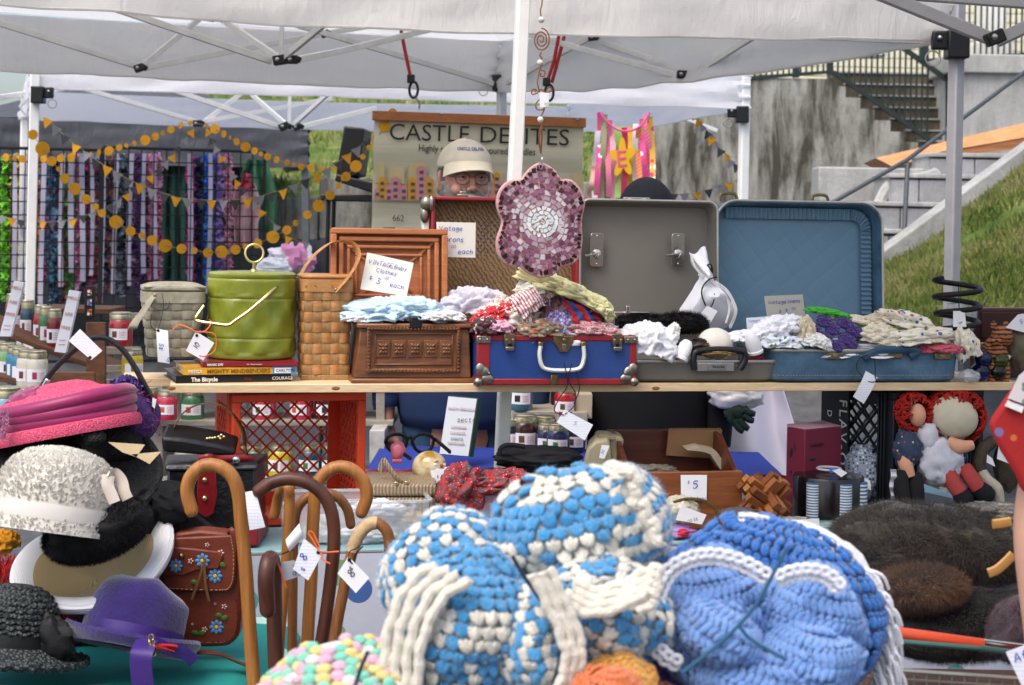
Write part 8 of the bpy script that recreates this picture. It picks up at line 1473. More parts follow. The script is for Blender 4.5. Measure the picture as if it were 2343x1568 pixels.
tag('white tag curled on the slender honey cane',[(654,1235),(685,1198),(694,1228),(662,1262)],BG,3.04,[],bend=.006,cord=[[(645,1268,3.06),(660,1262,3.05),(672,1258,3.05)]]);tag('white lined eight dollar tag on orange ribbon',[(695,1232),(738,1266),(705,1328),(670,1302)],BG,2.985,[('8',.014,.42,.55,-1.0),('$',.009,.62,.85,-1.0)],M_lined,cord=[[(730,1262,2.98),(745,1264,2.985),(775,1262,2.99)],[(730,1262,2.98),(715,1235,2.98),(705,1220,2.98),(715,1218,2.98),(733,1255,2.98)],[(735,1266,2.98),(738,1280,2.98),(755,1290,2.98)]],cordm=M_cordo,hole=(728,1264));tag('grey shaded eight dollar tag behind the lined tag',[(632,1288),(672,1282),(706,1312),(643,1332)],BG,3.0,[('8',.012,.5,.7,.6),('$',.007,.7,.3,.6)],mk('grey_tag','#a9acb4',.6,.02),cord=[[(620,1272,2.98),(630,1278,2.98),(640,1300,2.98),(655,1345,2.98)]],cordm=M_cordo);tag('white eight dollar tag tied to the birch-wrapped cane',[(797,1273),(845,1322),(814,1357),(772,1312)],BG,2.95,[('$',.008,.38,.38,-.9),('8',.014,.55,.60,-.9)],cord=[[(797,1280,2.945),(800,1262,2.955),(815,1255,2.96),(822,1248,2.96)],[(797,1280,2.945),(808,1290,2.95),(812,1270,2.95),(830,1250,2.95)]],ink=M_black_ink,hole=(799,1281))
def wool(name,c_,bump=.9):return mk(name,c_,.95,.12,60,bump,420,spec=.15,sheen=.5)
W_wh,W_bl,W_ro,W_lb,W_ww=wool('wool_cream','#e6e0d0'),wool('wool_sky','#3f96cc'),wool('wool_royal','#1568b8'),wool('wool_light','#6f9ad8'),wool('wool_white','#eceef4')
def lobe(px,py,d,rx,rz,ry,R):
 c=P(px,py,d)-t.b;rx*=S(d);rz*=S(d)
 def f(lat,lon):
  n_=V((cos(lat)*sin(lon),-cos(lat)*cos(lon),sin(lat)));k=1+.13*nz(n_,1.7,px*.013)-.07*max(0,ridge(n_,1.2,px*.02,1)-.72)*3;p=V((n_.x*rx,n_.y*ry,n_.z*rz))*k;nn=V((n_.x/rx,n_.y/ry,n_.z/rz)).normalized();return c+R@p,R@nn
 return f,(rx,ry,rz),c,R
def clusters(gs,lb,w,h,colour,lat0=-1.35,lat1=1.35,lon=1.9,seed=0,puff=1.0,kind='granny'):
 f,(rx,ry,rz),c,R=lb;r=random.Random(seed);rr_=(ry+rz)/2;nrow=max(2,int((lat1-lat0)*rr_/h))
 for i in range(nrow+1):
  lat=lerp(lat0,lat1,i/nrow);step=w/((rx+ry)/2*max(.25,cos(lat)));n=max(1,int(2*lon/step))
  for j in range(n+1):
   lo_=-lon+2*lon*(j+(.5 if i%2 else 0))/max(1,n)
   p,n_=f(lat+r.uniform(-.01,.01),lo_);p2,_=f(lat+.02,lo_);upv=(p2-p).normalized();sd=upv.cross(n_).normalized();mi=colour(i,j)
   if mi is None:continue
   g=gs[mi]
   if kind=='granny':
    tw=r.uniform(-.25,.25);kk=r.uniform(.9,1.12)
    for k in(-1,0,1):Rm=Matrix((sd,n_,upv)).transposed()@rot(0,.42*k+tw,0);g.sphere(p+sd*(k*w*.20)+upv*(-.06*h*abs(k))+n_*(-.0005-.0010*abs(k)+r.uniform(-.001,.001)),(w*.255*kk,h*.23,h*.56*kk),9,7,Rm,fn=lambda q_:1+.16*nz(q_*2.6,1,i*3+j+k))
   elif kind=='puff':Rm=Matrix((sd,n_,upv)).transposed();g.sphere(p,(w*.5,h*.4,h*.5),9,6,Rm,fn=lambda q_:1+.18*nz(q_*3,1,i+j))
   elif kind=='stitch':
    a=-.38 if(i%2)else .38;Rm=Matrix((sd,n_,upv)).transposed()@rot(0,a,0);g.sphere(p+n_*.001,(w*.48,h*.24,h*.46),8,6,Rm);
    Rm=Matrix((sd,n_,upv)).transposed()@rot(0,-a*1.6,0);g.sphere(p+n_*.0015+upv*h*.42,(w*.40,h*.17,h*.20),7,5,Rm)
def base(g,lb,k=.95):f,_,c,R=lb;g.grid(lambda u,v:c+(f(lerp(-pi/2,pi/2,v),lerp(-pi,pi,u))[0]-c)*k,28,16)
d=1.9;t=T('granny_blanket','folded cream and sky blue granny stitch blanket tied with dark cord','blanket',BG,P(1200,1620,d));gs=[G(),G()];gb=G()
def fuzz(gs,lb,n,mi,ln=.006):
 f=lb[0];r=random.Random(n)
 for i in range(n):
  p,n_=f(math.asin(r.uniform(-.99,.99)),r.uniform(-1.9,1.9));d_=(n_*.7+V((r.uniform(-1,1),r.uniform(-1,1),r.uniform(-1,1)))).normalized();s_=d_.orthogonal().normalized()*.00022;p=p+n_*.003;g=gs[mi if isinstance(mi,int)else r.randrange(2)];g.add([p-s_,p+s_,p+d_*ln*r.uniform(.5,1.3)],[(0,1,2)])
LB=[(lobe(1320,1215,1.92,212,150,.10,rot(0,-.22,0)),lambda i,j:0 if(i%6)in(0,1,2)and(i+j)%5 else 1,40),(lobe(1012,1300,1.96,152,128,.09,rot(0,-.55,0)),lambda i,j:(i+j)%2 if i%3 else(0 if j%2 else 1),36),(lobe(1072,1430,1.82,148,182,.09,rot(0,.12,0)),lambda i,j:(1 if(i+2*j)%3 else 0)if i<7 else(0 if i in(8,9,10)and j%4 else 1),37),(lobe(1390,1390,1.84,158,118,.09,rot(0,.45,0)),lambda i,j:0 if(i%4)in(1,)else(1 if(j+i)%3 else 0),38),(lobe(1222,1470,1.80,88,140,.08,rot(0,-.1,0)),lambda i,j:(i+j)%2,37),(lobe(1450,1180,1.90,74,122,.08,rot(0,-.35,0)),lambda i,j:0 if i%2 else 1,33)]
for k,(lb,fn,w_)in enumerate(LB):clusters(gs,lb,w_*.9*S(1.88),w_*.78*S(1.88),fn,seed=k);base(gb,lb,.93);fuzz(gs,lb,2600,fn)
t.part('base_fabric',gb,wool('wool_base','#a9b8bc'),fixn=False);t.part('cream_clusters',gs[0],W_wh,kind='stuff',fixn=False,ang=80);t.part('sky_clusters',gs[1],W_bl,kind='stuff',fixn=False,ang=80)
def ropey(pts,rad,n,off,mat,nm,amp=2.5,dd=0):
 for k in range(n):
  g=G();pl=[]
  sp_=spline([V((x+off[0]*k,y+off[1]*k,0))for x,y in pts],9)
  for i,p in enumerate(sp_):pl.append(P(p.x+amp*sin(i*.7+k*2),p.y+amp*cos(i*.6+k),dd+off[2]*k)-t.b)
  g.tube(pl,[rad*S(dd)*(1+.10*sin(i*1.5+k))for i in range(len(pl))],8);t.part(nm,g,mat)
ropey([(1000,1292),(945,1325),(905,1390),(884,1470),(880,1560),(885,1640)],13,4,(25,12,-.006),W_wh,'folded_edge',dd=1.745);ropey([(1255,1300),(1290,1370),(1320,1440),(1330,1500),(1310,1560),(1270,1640)],12,3,(-18,9,-.004),W_wh,'folded_edge',dd=1.715)
ropey([(1310,1330),(1360,1350),(1420,1338),(1470,1312),(1500,1300),(1505,1322),(1470,1345)],12,4,(-3,18,-.004),W_wh,'folded_edge',dd=1.735)
ropey([(1395,1085),(1425,1072),(1440,1095),(1436,1130),(1458,1160),(1480,1200),(1495,1235)],16,2,(14,6,-.01),W_wh,'scalloped_edge',dd=1.80,amp=5)
g=G();g.tube(spline([P(x,y,1.735)-t.b for x,y in((1172,1272),(1196,1315),(1240,1378),(1285,1435),(1345,1500))],6),.0022,6);t.part('tie_cord',g,mk('navy_cord','#1c3048',.7))
t=T('crochet_blanket','bundled royal and light blue crocheted blanket with white trim and fringe','blanket',BG,P(1740,1640,d));gs=[G(),G(),G()];gb=[G(),G(),G()];one=lambda m_:(lambda i,j:m_)
LR=lobe(1745,1415,2.04,262,226,.12,rot(0,.25,0));clusters(gs,LR,20*S(2.0),38*S(2.0),one(0),seed=1,kind='stitch',lon=1.8);base(gb[0],LR,.94);fuzz(gs,LR,2500,0)
for k,q_ in enumerate(((1618,1405,1.90,138,146,.10,rot(0,-.15,0)),(1850,1425,1.90,112,128,.09,rot(0,.22,0)),(1640,1440,1.83,100,66,.08,rot(0,.5,0)),(1730,1560,1.84,165,92,.10,rot(0,.2,0)),(1850,1490,1.85,108,80,.09,rot(0,.1,0)))):lb=lobe(*q_);clusters(gs,lb,19*S(1.88),40*S(1.88),one(1),seed=5+k,kind='stitch',lon=1.8);base(gb[1],lb,.94);fuzz(gs,lb,1500,1)
t.part('royal_base',gb[0],W_ro,fixn=False);t.part('light_base',gb[1],W_lb,fixn=False);t.part('royal_stitches',gs[0],W_ro,kind='stuff',fixn=False,ang=80);t.part('light_stitches',gs[1],W_lb,kind='stuff',fixn=False,ang=80)
def scallop(pts,dd):
 g=G();sp_=spline([P(x,y,dd)-t.b for x,y in pts],14);acc=0;gap=S(dd)*19;last=sp_[0]
 for a_,b_ in zip(sp_,sp_[1:]):
  acc+=(b_-a_).length
  if acc>=gap:
   acc=0;w_=S(dd)*11;tg=(b_-a_).normalized();up_=tg.cross(V((0,-1,0))).normalized()
   for k in(0,1):c_=b_+up_*(k*w_*1.5-w_*.6)+V((0,-.003+.004*k,0));g.tube([c_+tg*(w_*cos(a))+up_*(w_*.8*sin(a))for a in[2*pi*k2/9 for k2 in range(9)]],S(dd)*6.2,7,closed=True)
 t.part('white_trim',g,W_ww,kind='stuff',fixn=False)
scallop([(1496,1400),(1506,1350),(1535,1302),(1585,1276),(1640,1272),(1700,1288),(1760,1322)],1.80);scallop([(1768,1330),(1805,1312),(1850,1306),(1895,1318),(1925,1350)],1.80);scallop([(1500,1470),(1520,1500),(1560,1520)],1.79)
g=G();g.tube(spline([P(x,y,1.745)-t.b for x,y in((1800,1255),(1770,1310),(1735,1375),(1690,1430),(1630,1485),(1560,1540))],6),.0022,6);g.tube(spline([P(x,y,1.745)-t.b for x,y in((1690,1430),(1720,1465),(1800,1510))],6),.002,6);t.part('tie_cord',g,mk('teal_cord','#2c5a78',.7))
t=T('fringed_shawl','white wool shawl with long yarn fringe hanging behind the blue blanket','shawl',BG,P(1950,1640,2.1));g=G();lb=lobe(1800,1405,2.16,212,222,.07,rot(0,.35,0));base(g,lb,1.0);t.part('body',g,W_ww,fixn=False)
r=random.Random(12);g=G();edge=spline([V((x,y,0))for x,y in((1690,1186),(1740,1190),(1800,1212),(1860,1242),(1905,1272),(1950,1310),(1985,1360),(2005,1430),(2012,1500),(2005,1560))],10);n=len(edge)
for i in range(620):
 u=r.random();e=edge[min(n-1,int(u*n))];x,y=e.x+r.uniform(-16,22),e.y+r.uniform(-12,24);ln=r.uniform(14,34)+120*max(0,u-.35)*r.uniform(.6,1.1);dx=r.uniform(0,22)+(40*r.random()if .3<u<.7 else 26*r.random());dd=2.06+r.uniform(-.03,.03);a=P(x,y,dd)-t.b;b=P(x+dx*.8,y+ln*.45-6,dd-.01)-t.b;e_=P(x+dx+r.uniform(-6,6),y+ln,dd-.005)-t.b;g.tube(spline([a,b,e_],4),S(2.06)*r.uniform(3.4,5.0),5)
t.part('fringe',g,W_ww,kind='stuff',fixn=False)
PC=[wool('wool_pink','#e2b0c4'),wool('wool_mint','#7fd0b4'),wool('wool_lemon','#e6cf80'),wool('wool_ivory','#ece6dc')]
d=1.8;t=T('puff_blanket','pastel pink, mint and lemon puff stitch blanket','blanket',BG,P(740,1680,d));gs=[G(),G(),G(),G()];lb=lobe(775,1580,1.8,178,104,.14,rot(0,-.18,0));clusters(gs,lb,38*S(1.8),31*S(1.8),lambda i,j:(i*2+j)%3 if(i*7+j*3)%11 else 3,kind='puff',lon=1.9,seed=3);gb=G();base(gb,lb,.95);t.part('base_fabric',gb,PC[3],fixn=False)
for nm,g,m_ in zip(('pink_puffs','mint_puffs','lemon_puffs','ivory_puffs'),gs,PC):t.part(nm,g,m_,kind='stuff',fixn=False,ang=80)
g=G();g.tube(spline([P(x,y,1.66)-t.b for x,y in((842,1490),(825,1530),(806,1590))],5),.002,6);t.part('tie_cord',g,mk('navy_cord','#1c3048',.7))
W_or,W_ye=wool('wool_orange','#d86a20'),wool('wool_yellow','#d8961c');d=1.72
for lb_,nm,q_,m_ in(('bright orange crocheted blanket under the granny blanket','orange_stitches',(1390,1610,1.70,92,80,.08,rot(0,.1,0)),W_or),('mustard yellow crocheted blanket behind the orange one','mustard_stitches',(1410,1590,1.76,85,98,.08,rot(0,.5,0)),W_ye),('orange crocheted blanket edge beside the blue bundle','rust_stitches',(1500,1640,1.80,70,75,.08,rot(0,0,0)),wool('wool_rust','#a83c18'))):
 t=T('crochet_blanket',lb_,'blanket',BG,P(q_[0],q_[1]+80,q_[2]));gs=[G()];lb=lobe(*q_);clusters(gs,lb,18*S(1.7),24*S(1.7),one(0),kind='stitch',lon=1.7);gb=G();base(gb,lb,.96);t.part('base_fabric',gb,m_,fixn=False);t.part(nm,gs[0],m_,kind='stuff',fixn=False,ang=80)
cloth_pile('purple wool bundle in the gap between the two big blankets',1486,1500,1.98,(.04,.04,.05),wool('wool_violet','#4a2c86'),231,cat='wool',name='wool_bundle',fr=BG);cloth_pile('red wool scrap in the gap between the two big blankets',1465,1450,2.02,(.02,.03,.03),wool('wool_red','#b01c30'),232,cat='wool',name='wool_bundle',fr=BG)
M_orh=mk('orange_handle','#c8421c',.4,.15,12,spec=.5,dirt=.35,dcol='#8a6a5a');t=T('shopping_cart','wire shopping cart with a worn orange handle carrying the blankets','cart',BG,V((.35,2.0,0)))
hd=2.45;g=G();g.tube([P(2010,1443,hd)-t.b,P(2248,1476,hd)-t.b],S(hd)*15,14);g.tube([P(1600,1400,hd)-t.b,P(2010,1443,hd)-t.b],S(hd)*14,12);t.part('handle_grip',g,M_orh);g=G();g.tube([P(2248,1470,hd)-t.b,P(2480,1500,hd)-t.b],S(hd)*9,10);t.part('handle_bar',g,M_chrome);g=G();g.tube([P(2244,1484,hd-.02)-t.b,P(2480,1516,hd-.02)-t.b],S(hd)*8,10);g.tube([P(1990,1462,hd-.02)-t.b,P(2244,1484,hd-.02)-t.b],S(hd)*6,8);t.part('lower_bar',g,mk('teal_steel','#4a7068',.35,.1,metal=.5))
wz=P(2100,1530,hd-.15);M_zinc=mk('zinc_wire','#9a988e',.35,.1,20,metal=.9)
a,b=P(1500,1498,hd-.15)-t.b,P(2480,1562,hd-.15)-t.b;g=G();g.tube([a,b],.0032,8);t.part('basket_rim',g,M_zinc);g=G();g.tube([a+V((0,0,-.012)),b+V((0,0,-.012))],.002,6);t.part('basket_wire',g,M_zinc)
for i in range(34):q_=lerp(a,b,(i+.5)/34);g=G();g.tube([q_,q_+V((0,0,-.34))],.0016,6);t.part('basket_wire',g,M_zinc)
for k in range(1,4):g=G();g.tube([a+V((0,0,-.09*k)),b+V((0,0,-.09*k))],.0016,6);t.part('basket_wire',g,M_zinc)
x0,x1,y0_,y1_=-.42,.50,1.62,2.28;zb=.62
for i in range(16):x=lerp(x0,x1,i/15);g=G();g.tube([V((x,y0_,.86))-t.b,V((x,y0_,zb))-t.b,V((x,y1_,zb))-t.b],.002,5);t.part('basket_wire',g,M_zinc)
for x in(x0,x1):
 g=G();g.tube([V((x,y1_,zb))-t.b,V((x,y1_,.12))-t.b,V((x,y0_,.12))-t.b],.012,8);t.part('frame_tube',g,M_zinc)
 for y in(y0_,y1_):g=G();g.lathe([(.045,-.012),(.05,-.008),(.05,.008),(.045,.012)],20,Matrix.Translation(V((x,y,.052))-t.b)@Euler((0,pi/2,0)).to_matrix().to_4x4());t.part('wheel',g,M_blk)
tag('white lined Afghan tag beside the cart',[(2300,1492),(2360,1470),(2400,1560),(2342,1580)],BG,2.2,[('Afghan',.012,.15,.3,-.35)],M_lined)
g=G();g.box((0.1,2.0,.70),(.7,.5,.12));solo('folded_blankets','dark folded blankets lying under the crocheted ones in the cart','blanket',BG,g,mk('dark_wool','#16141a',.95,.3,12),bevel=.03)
def furry(lab,nm,parts,m_,n,ln,seed,m2=None):
 t=T('fur_coat',lab,'fur',BG,P(parts[0][0],parts[0][1]+60,parts[0][2]));g=G();g2=G()
 for k,(px,py,dd,rx,ry,rz,R)in enumerate(parts):c=P(px,py,dd)-t.b;r_=(rx*S(dd),ry,rz*S(dd));g.lump(c,r_,seed+k,.14,1.6,40,26,R,.08);fur(g2,on_ell(c,tuple(x*1.0 for x in r_),R),n,ln,seed=seed+k,w=.0007,droop=.5)
 t.part('pelt',g,m_);t.part('fur_hair',g2,m2 or m_,kind='stuff',fixn=False,smooth=False)
def furm(nm,c1,c2):m=N(nm);co=m.co();m.bump(m.noise(co,90,3),.5,.004);return m.out(m.ramp(m.noise(co,9,6,.7),[(.3,C(c1)),(.7,C(c2))]),.8,0,.25,Sheen_Weight=.3)
furry('grey-brown fur stole draped over a rail beside the dolls','stole',[(2090,1250,2.95,185,.10,88,rot(0,.05,0)),(2210,1255,2.93,130,.10,80,rot(0,.35,0)),(1985,1275,2.92,95,.09,50,rot(0,-.2,0))],furm('grey_fur','#1d1a17','#40392f'),22000,.020,31)
furry('tawny brown fur piece lying over the dark fur','cuff',[(2095,1345,2.80,105,.06,40,rot(0,-.10,0))],furm('tawny_fur','#3c281c','#6a4a34'),14000,.020,35)
furry('very dark brown fur coat hanging below the tawny fur','coat',[(2220,1420,2.85,210,.09,82,rot(0,-.12,0)),(2120,1440,2.84,120,.09,50,rot(0,.1,0))],furm('dark_fur','#100e0e','#231d1c'),22000,.014,38)
furry('mauve-grey fur at the cart end','pelt',[(2330,1440,2.70,60,.05,75,rot(0,.5,0))],furm('mauve_fur','#3c3036','#5c4c52'),6000,.010,42)
g=G();g.box((1.05,3.02,.62),(.9,.25,.06));g.box((1.05,3.02,.31),(.06,.2,.6));g.box((1.05,3.02,.02),(.5,.4,.03));solo('garment_rail','plain wooden trestle rail under the furs','rail',BG,g,M_oldw,bevel=.004)
for lb,q_ in(('curved wooden coat hanger end poking from the tawny fur',((2260,1312),(2280,1304),(2302,1285),(2318,1268))),('wooden coat hanger end above the grey-brown fur',((2270,1200),(2290,1198),(2312,1194)))):g=G();g.tube(spline([P(x,y,2.78)for x,y in q_],5),.009,8,ell=(1,.6));solo('coat_hanger',lb,'coat hanger',BG,g,mk('hanger_wood','#c89656',.4,.08,10,coat=.3))
cloth_pile('silver sequinned cloth under the sock toy',2270,1178,3.55,(.10,.05,.02),mk('silver_sequin','#8a8478',.25,.5,220,.8,260,metal=.8),241,cat='cloth',name='sequin_cloth',fr=BG)
# ================================================================ people
M_skinp=N('skin');co=M_skinp.co();M_skinp.bump(M_skinp.noise(co,150,3),.15,.002);M_skinp=M_skinp.out(M_skinp.ramp(M_skinp.noise(co,14,5),[(.3,C('#b47a66')),(.7,C('#cf9c88'))]),.5,0,.4,Subsurface_Weight=.08)
def skin_body(t,joints,edges,mat,name='body',sub=2,extra=None):
 """one continuous body grown over a stick skeleton; joints: name -> (point, radius x, radius y)"""
 names=list(joints);me=bpy.data.meshes.new(name);me.from_pydata([tuple(joints[k][0])for k in names],[(names.index(a),names.index(b))for a,b in edges],[])
 o=bpy.data.objects.new(name,me);col.objects.link(o);sk=o.modifiers.new('skin','SKIN');sk.use_smooth_shade=True
 for i,k in enumerate(names):v=me.skin_vertices[0].data[i];v.radius=(joints[k][1],joints[k][2]if len(joints[k])>2 else joints[k][1]);v.use_root=(i==0)
 s_=o.modifiers.new('sub','SUBSURF');s_.levels=sub;s_.render_levels=sub
 bpy.context.view_layer.update();dg=bpy.context.evaluated_depsgraph_get();m2=bpy.data.meshes.new_from_object(o.evaluated_get(dg));bpy.data.objects.remove(o)
 if extra:
  bm=bmesh.new();bm.from_mesh(m2);tmp=bpy.data.meshes.new('tmp');tmp.from_pydata([tuple(p)for p in extra.v],[],extra.f);bm.from_mesh(tmp);bmesh.ops.recalc_face_normals(bm,faces=bm.faces);bm.to_mesh(m2);bm.free();bpy.data.meshes.remove(tmp)
 m2.polygons.foreach_set('use_smooth',[True]*len(m2.polygons));m2.materials.clear();m2.materials.append(mat)
 o=bpy.data.objects.new(name,m2);col.objects.link(o);o.parent=t.o;return o
def head_geo(c,R,k=1.0):
 g=G();rx,ry,rz=.076*k,.096*k,.118*k
 def f(q):
  s=1.0;jaw=max(0,-q.z-.1);s-=.16*jaw*(1+.3*abs(q.x));s+=.05*max(0,q.y)*max(0,q.z)
  if q.y<-.2:
   s+=.05*math.exp(-((abs(q.x)-.45)**2*20+(q.z+.08)**2*30));s-=.07*math.exp(-((abs(q.x)-.36)**2*40+(q.z-.12)**2*90));s+=.05*math.exp(-((q.z-.28)**2*60+q.x**2*3));s+=.05*math.exp(-(q.x**2*20+(q.z+.78)**2*40))
  return s
 g.sphere((0,0,0),(rx,ry,rz),40,30,None,f)
 g.sphere((0,-.098*k,-.006*k),(.0095*k,.014*k,.028*k),14,12,rot(-.35,0,0));g.sphere((0,-.106*k,-.026*k),(.013*k,.014*k,.011*k),14,10)
 for s in(-1,1):
  g.sphere((s*.011*k,-.103*k,-.030*k),(.008*k,.009*k,.007*k),10,8);g.sphere((s*.079*k,.010*k,-.004*k),(.010*k,.020*k,.034*k),14,12,rot(.2,0,s*.35));g.sphere((s*.083*k,.014*k,-.026*k),(.008*k,.012*k,.014*k),10,8)
  g.sphere((s*.030*k,-.086*k,.024*k),(.020*k,.010*k,.007*k),12,8,rot(0,s*.15,0));g.sphere((s*.040*k,-.070*k,-.030*k),(.022*k,.018*k,.020*k),12,10)
 g.v=[c+R@p for p in g.v];return g
def person(name,label,head,d,face_rz,tilt,colours,hatc,pose='stand',headk=1.0,lean=0):
 t=T('person',label,'person',BG,V((P(head[0],head[1],d).x,d,0)));hc=P(head[0],head[1],d)-t.b;R=rot(0,0,face_rz)@rot(tilt,0,0);sh=hc.z-.19*headk;hip=sh-.50;X=hc.x
 yb_=.05
 J={'pelvis':(V((X,yb_,hip)),.15,.11),'waist':(V((X,yb_,hip+.2)),.15,.11),'chest':(V((X,yb_,sh-.12)),.15,.10),'neck0':(V((X,yb_-.01,sh+.03)),.065,.065),'neck1':(hc+V((0,.02,-.09*headk)),.058,.06)}
 E=[('pelvis','waist'),('waist','chest'),('chest','neck0'),('neck0','neck1')]
 for s,n_ in((-1,'l'),(1,'r')):
  J['sho'+n_]=(V((X+s*.17,yb_,sh-.07)),.05,.05);J['elb'+n_]=(V((X+s*.25,yb_-.02,sh-.32)),.05,.05);J['wri'+n_]=(V((X+s*.25,yb_-.04,sh-.58)),.032,.03);J['han'+n_]=(V((X+s*.25,yb_-.05,sh-.67)),.036,.02)
  for f_ in range(4):J['fin%s%d'%(n_,f_)]=(V((X+s*(.22+.02*f_),yb_-.06,sh-.74)),.009);J['tip%s%d'%(n_,f_)]=(V((X+s*(.22+.02*f_),yb_-.07,sh-.79)),.008);E+=[('han'+n_,'fin%s%d'%(n_,f_)),('fin%s%d'%(n_,f_),'tip%s%d'%(n_,f_))]
  J['thu'+n_]=(V((X+s*.205,yb_-.07,sh-.70)),.010);J['kne'+n_]=(V((X+s*.11,yb_-.02,hip*.53)),.07,.07);J['ank'+n_]=(V((X+s*.11,yb_+.02,.09)),.045,.045);J['toe'+n_]=(V((X+s*.12,yb_-.14,.035)),.04,.03)
  E+=[('chest','sho'+n_),('sho'+n_,'elb'+n_),('elb'+n_,'wri'+n_),('wri'+n_,'han'+n_),('han'+n_,'thu'+n_),('pelvis','kne'+n_),('kne'+n_,'ank'+n_),('ank'+n_,'toe'+n_)]
 skin_body(t,J,E,M_skinp,extra=head_geo(hc,R,headk))
 def wr(p,a,i):k=1+.035*fbm((p.x*9,p.y*9,p.z*7),1,4)+.02*ridge((p.x*6,p.y*6,p.z*12),1,2);return V((p.x*k,p.y*k,p.z))
 g=G();g.lathe([(.07,.055),(.085,.05),(.13,.035),(.21,-.005),(.24,-.05),(.24,-.12),(.218,-.2),(.215,-.28),(.218,-.36),(.225,-.44),(.228,-.52),(.215,-.60),(.20,-.64)],44,Matrix.Translation(V((X,yb_,sh))),(1,.78),fn=wr)
 for s,n_ in((-1,'l'),(1,'r')):g.tube(spline([J['sho'+n_][0]+V((-s*.02,0,0)),J['sho'+n_][0]+V((s*.03,0,-.06)),J['elb'+n_][0],J['wri'+n_][0]],6),[.085-.002*i for i in range(19)],14)
 t.part('sweatshirt',g,colours[0],ang=180);g=G()
 for s,n_ in((-1,'l'),(1,'r')):g.tube(spline([V((X+s*.09,yb_,hip+.02)),V((X+s*.10,yb_,hip-.15)),J['kne'+n_][0],J['ank'+n_][0]],6),[.115-.0025*i for i in range(19)],16)
 g.sphere((X,yb_,hip-.02),(.20,.155,.14),24,14);t.part('trousers',g,colours[1],ang=180)
 for s in(-1,1):g=G();g.lump(V((X+s*.115,yb_-.06,.05)),(.055,.13,.05),3,.03,2,20,14,fold=0);t.part('shoe',g,M_blk)
 return t,hc,R,X
M_navyc=mk('navy_sweat','#1d3052',.9,.15,8,.4,40);M_jean=mk('jeans','#2c4a66',.9,.15,30,.3,150)
HD=5.5;t,hc,R,X=person('person','man in cream cap and glasses with white beard behind the red suitcase lid',(1062,411),HD,.30,.04,(M_navyc,M_jean),None,headk=1.04);q=lambda x,y,z:hc+R@V((x,y,z));k=1.04
M_cap=N('cap_canvas');co=M_cap.co();M_cap.bump(M_cap.noise(co,200,2),.25,.002);M_cap=M_cap.out(M_cap.ramp(M_cap.noise(co,10,4),[(.3,C('#b9ae98')),(.7,C('#d2c9b6'))]),.85)
g=G()
def capf(u,v):a=2*pi*u;b=lerp(0,pi*.50,v);n_=V((cos(a)*sin(b),sin(a)*sin(b),cos(b)));s=1+.02*nz(n_,3,2)+(.03*max(0,-n_.y));return q(n_.x*.088*s,n_.y*.106*s+.004,.044+n_.z*.092*s)
g.grid(capf,40,14,cu=True,th=.003);cp=t.part('cap',g,M_cap,fixn=False)
def brim(u,v):a=lerp(-1.15,1.15,u);r_=lerp(1.0,1.0+.62*cos(a*.9),v);return q(.086*sin(a)*(1+.10*v),-.104*cos(a)*r_+.002,.050+.012*cos(a)-.030*v*(.6+.4*cos(a))-.026*(a/1.15)**2*v)
g=G();g.grid(brim,24,10,th=.004);t.part('cap_brim',g,mk('cap_brim','#cfc6ae',.8,.05,20,.2,150),cp,fixn=False);g=G();g.sphere(q(0,.004,.137),.007,10,6);t.part('cap_button',g,M_cap,cp)
for i,ch in enumerate('CASTLE DELITES'):
 a=lerp(-.62,.62,i/13);b=.98;n_=V((sin(a)*sin(b),-cos(a)*sin(b),cos(b)));p=q(n_.x*.0915,n_.y*.1135+.003,.046+n_.z*.096)
 if ch!=' ':printed(t,ch,.017,p,mk('cap_ink','#5a6a94',.7),cp,R=R@rot(-.62,0,a),align='CENTER')
for s in(-1,1):
 e=q(s*.031*k,-.082*k,.010*k);g=G();g.sphere(e,.0125,14,10);t.part('eye',g,mk('eye_white','#8a8078',.25));g=G();g.sphere(e+R@V((.001,-.0095,0)),.0055,10,8);t.part('iris',g,mk('iris','#1c1614',.1));g=G();g.sphere(e+R@V((0,-.0015,.0055)),(.0150,.0135,.0090),12,8,R);g.sphere(e+R@V((0,-.0015,-.0075)),(.0150,.0135,.0085),12,8,R);t.part('eyelid',g,M_skinp)  # eye white kept dark: shade under the cap brim put into its colour
 g=G();ring=[q(s*.033+.025*cos(a)*1.0,-.108+.010*abs(cos(a)),.004+.020*sin(a))for a in[2*pi*i/24 for i in range(24)]];g.tube(ring,.0015,6,closed=True)
 if s>0:g.tube([q(-.010,-.112,.008),q(0,-.117,.012),q(.010,-.112,.008)],.0011,6)
 g.tube([q(s*.058,-.100,.010),q(s*.080,-.05,.012),q(s*.084,.012,.010)],.0011,6);t.part('spectacle_frame',g,mk('wire_frame','#5a5248',.3,.1,metal=.6))
r=random.Random(9);M_beard=mk('white_beard','#d4d0c8',.85,.2,80);g=G()
def beard_at(r):
 while True:
  a,b=r.uniform(-2.0,2.0),r.uniform(-.98,-.02);n_=V((sin(a)*sqrt(1-b*b),-cos(a)*sqrt(1-b*b),b));az=abs(a)
  if b>-.30 and az<.75 and not(b<-.20 and az<.5):continue
  if b>-.15 and az<1.15:continue
  p=V((n_.x*.078,n_.y*.098,n_.z*.112));return q(p.x*.98,p.y*.98,p.z),R@n_
fur(g,beard_at,9000,.020,seed=3,w=.0007,droop=.9)
for i in range(700):a=r.uniform(-.036,.036);p=q(a,-.098-.006*r.random()+abs(a)*.35,-.050-abs(a)*.25+r.uniform(-.004,.004));dv=R@V((a*.35,-.006,-.020));s_=R@V((.0008,0,0));g.add([p-s_,p+s_,p+dv*r.uniform(.6,1.2)],[(0,1,2)])
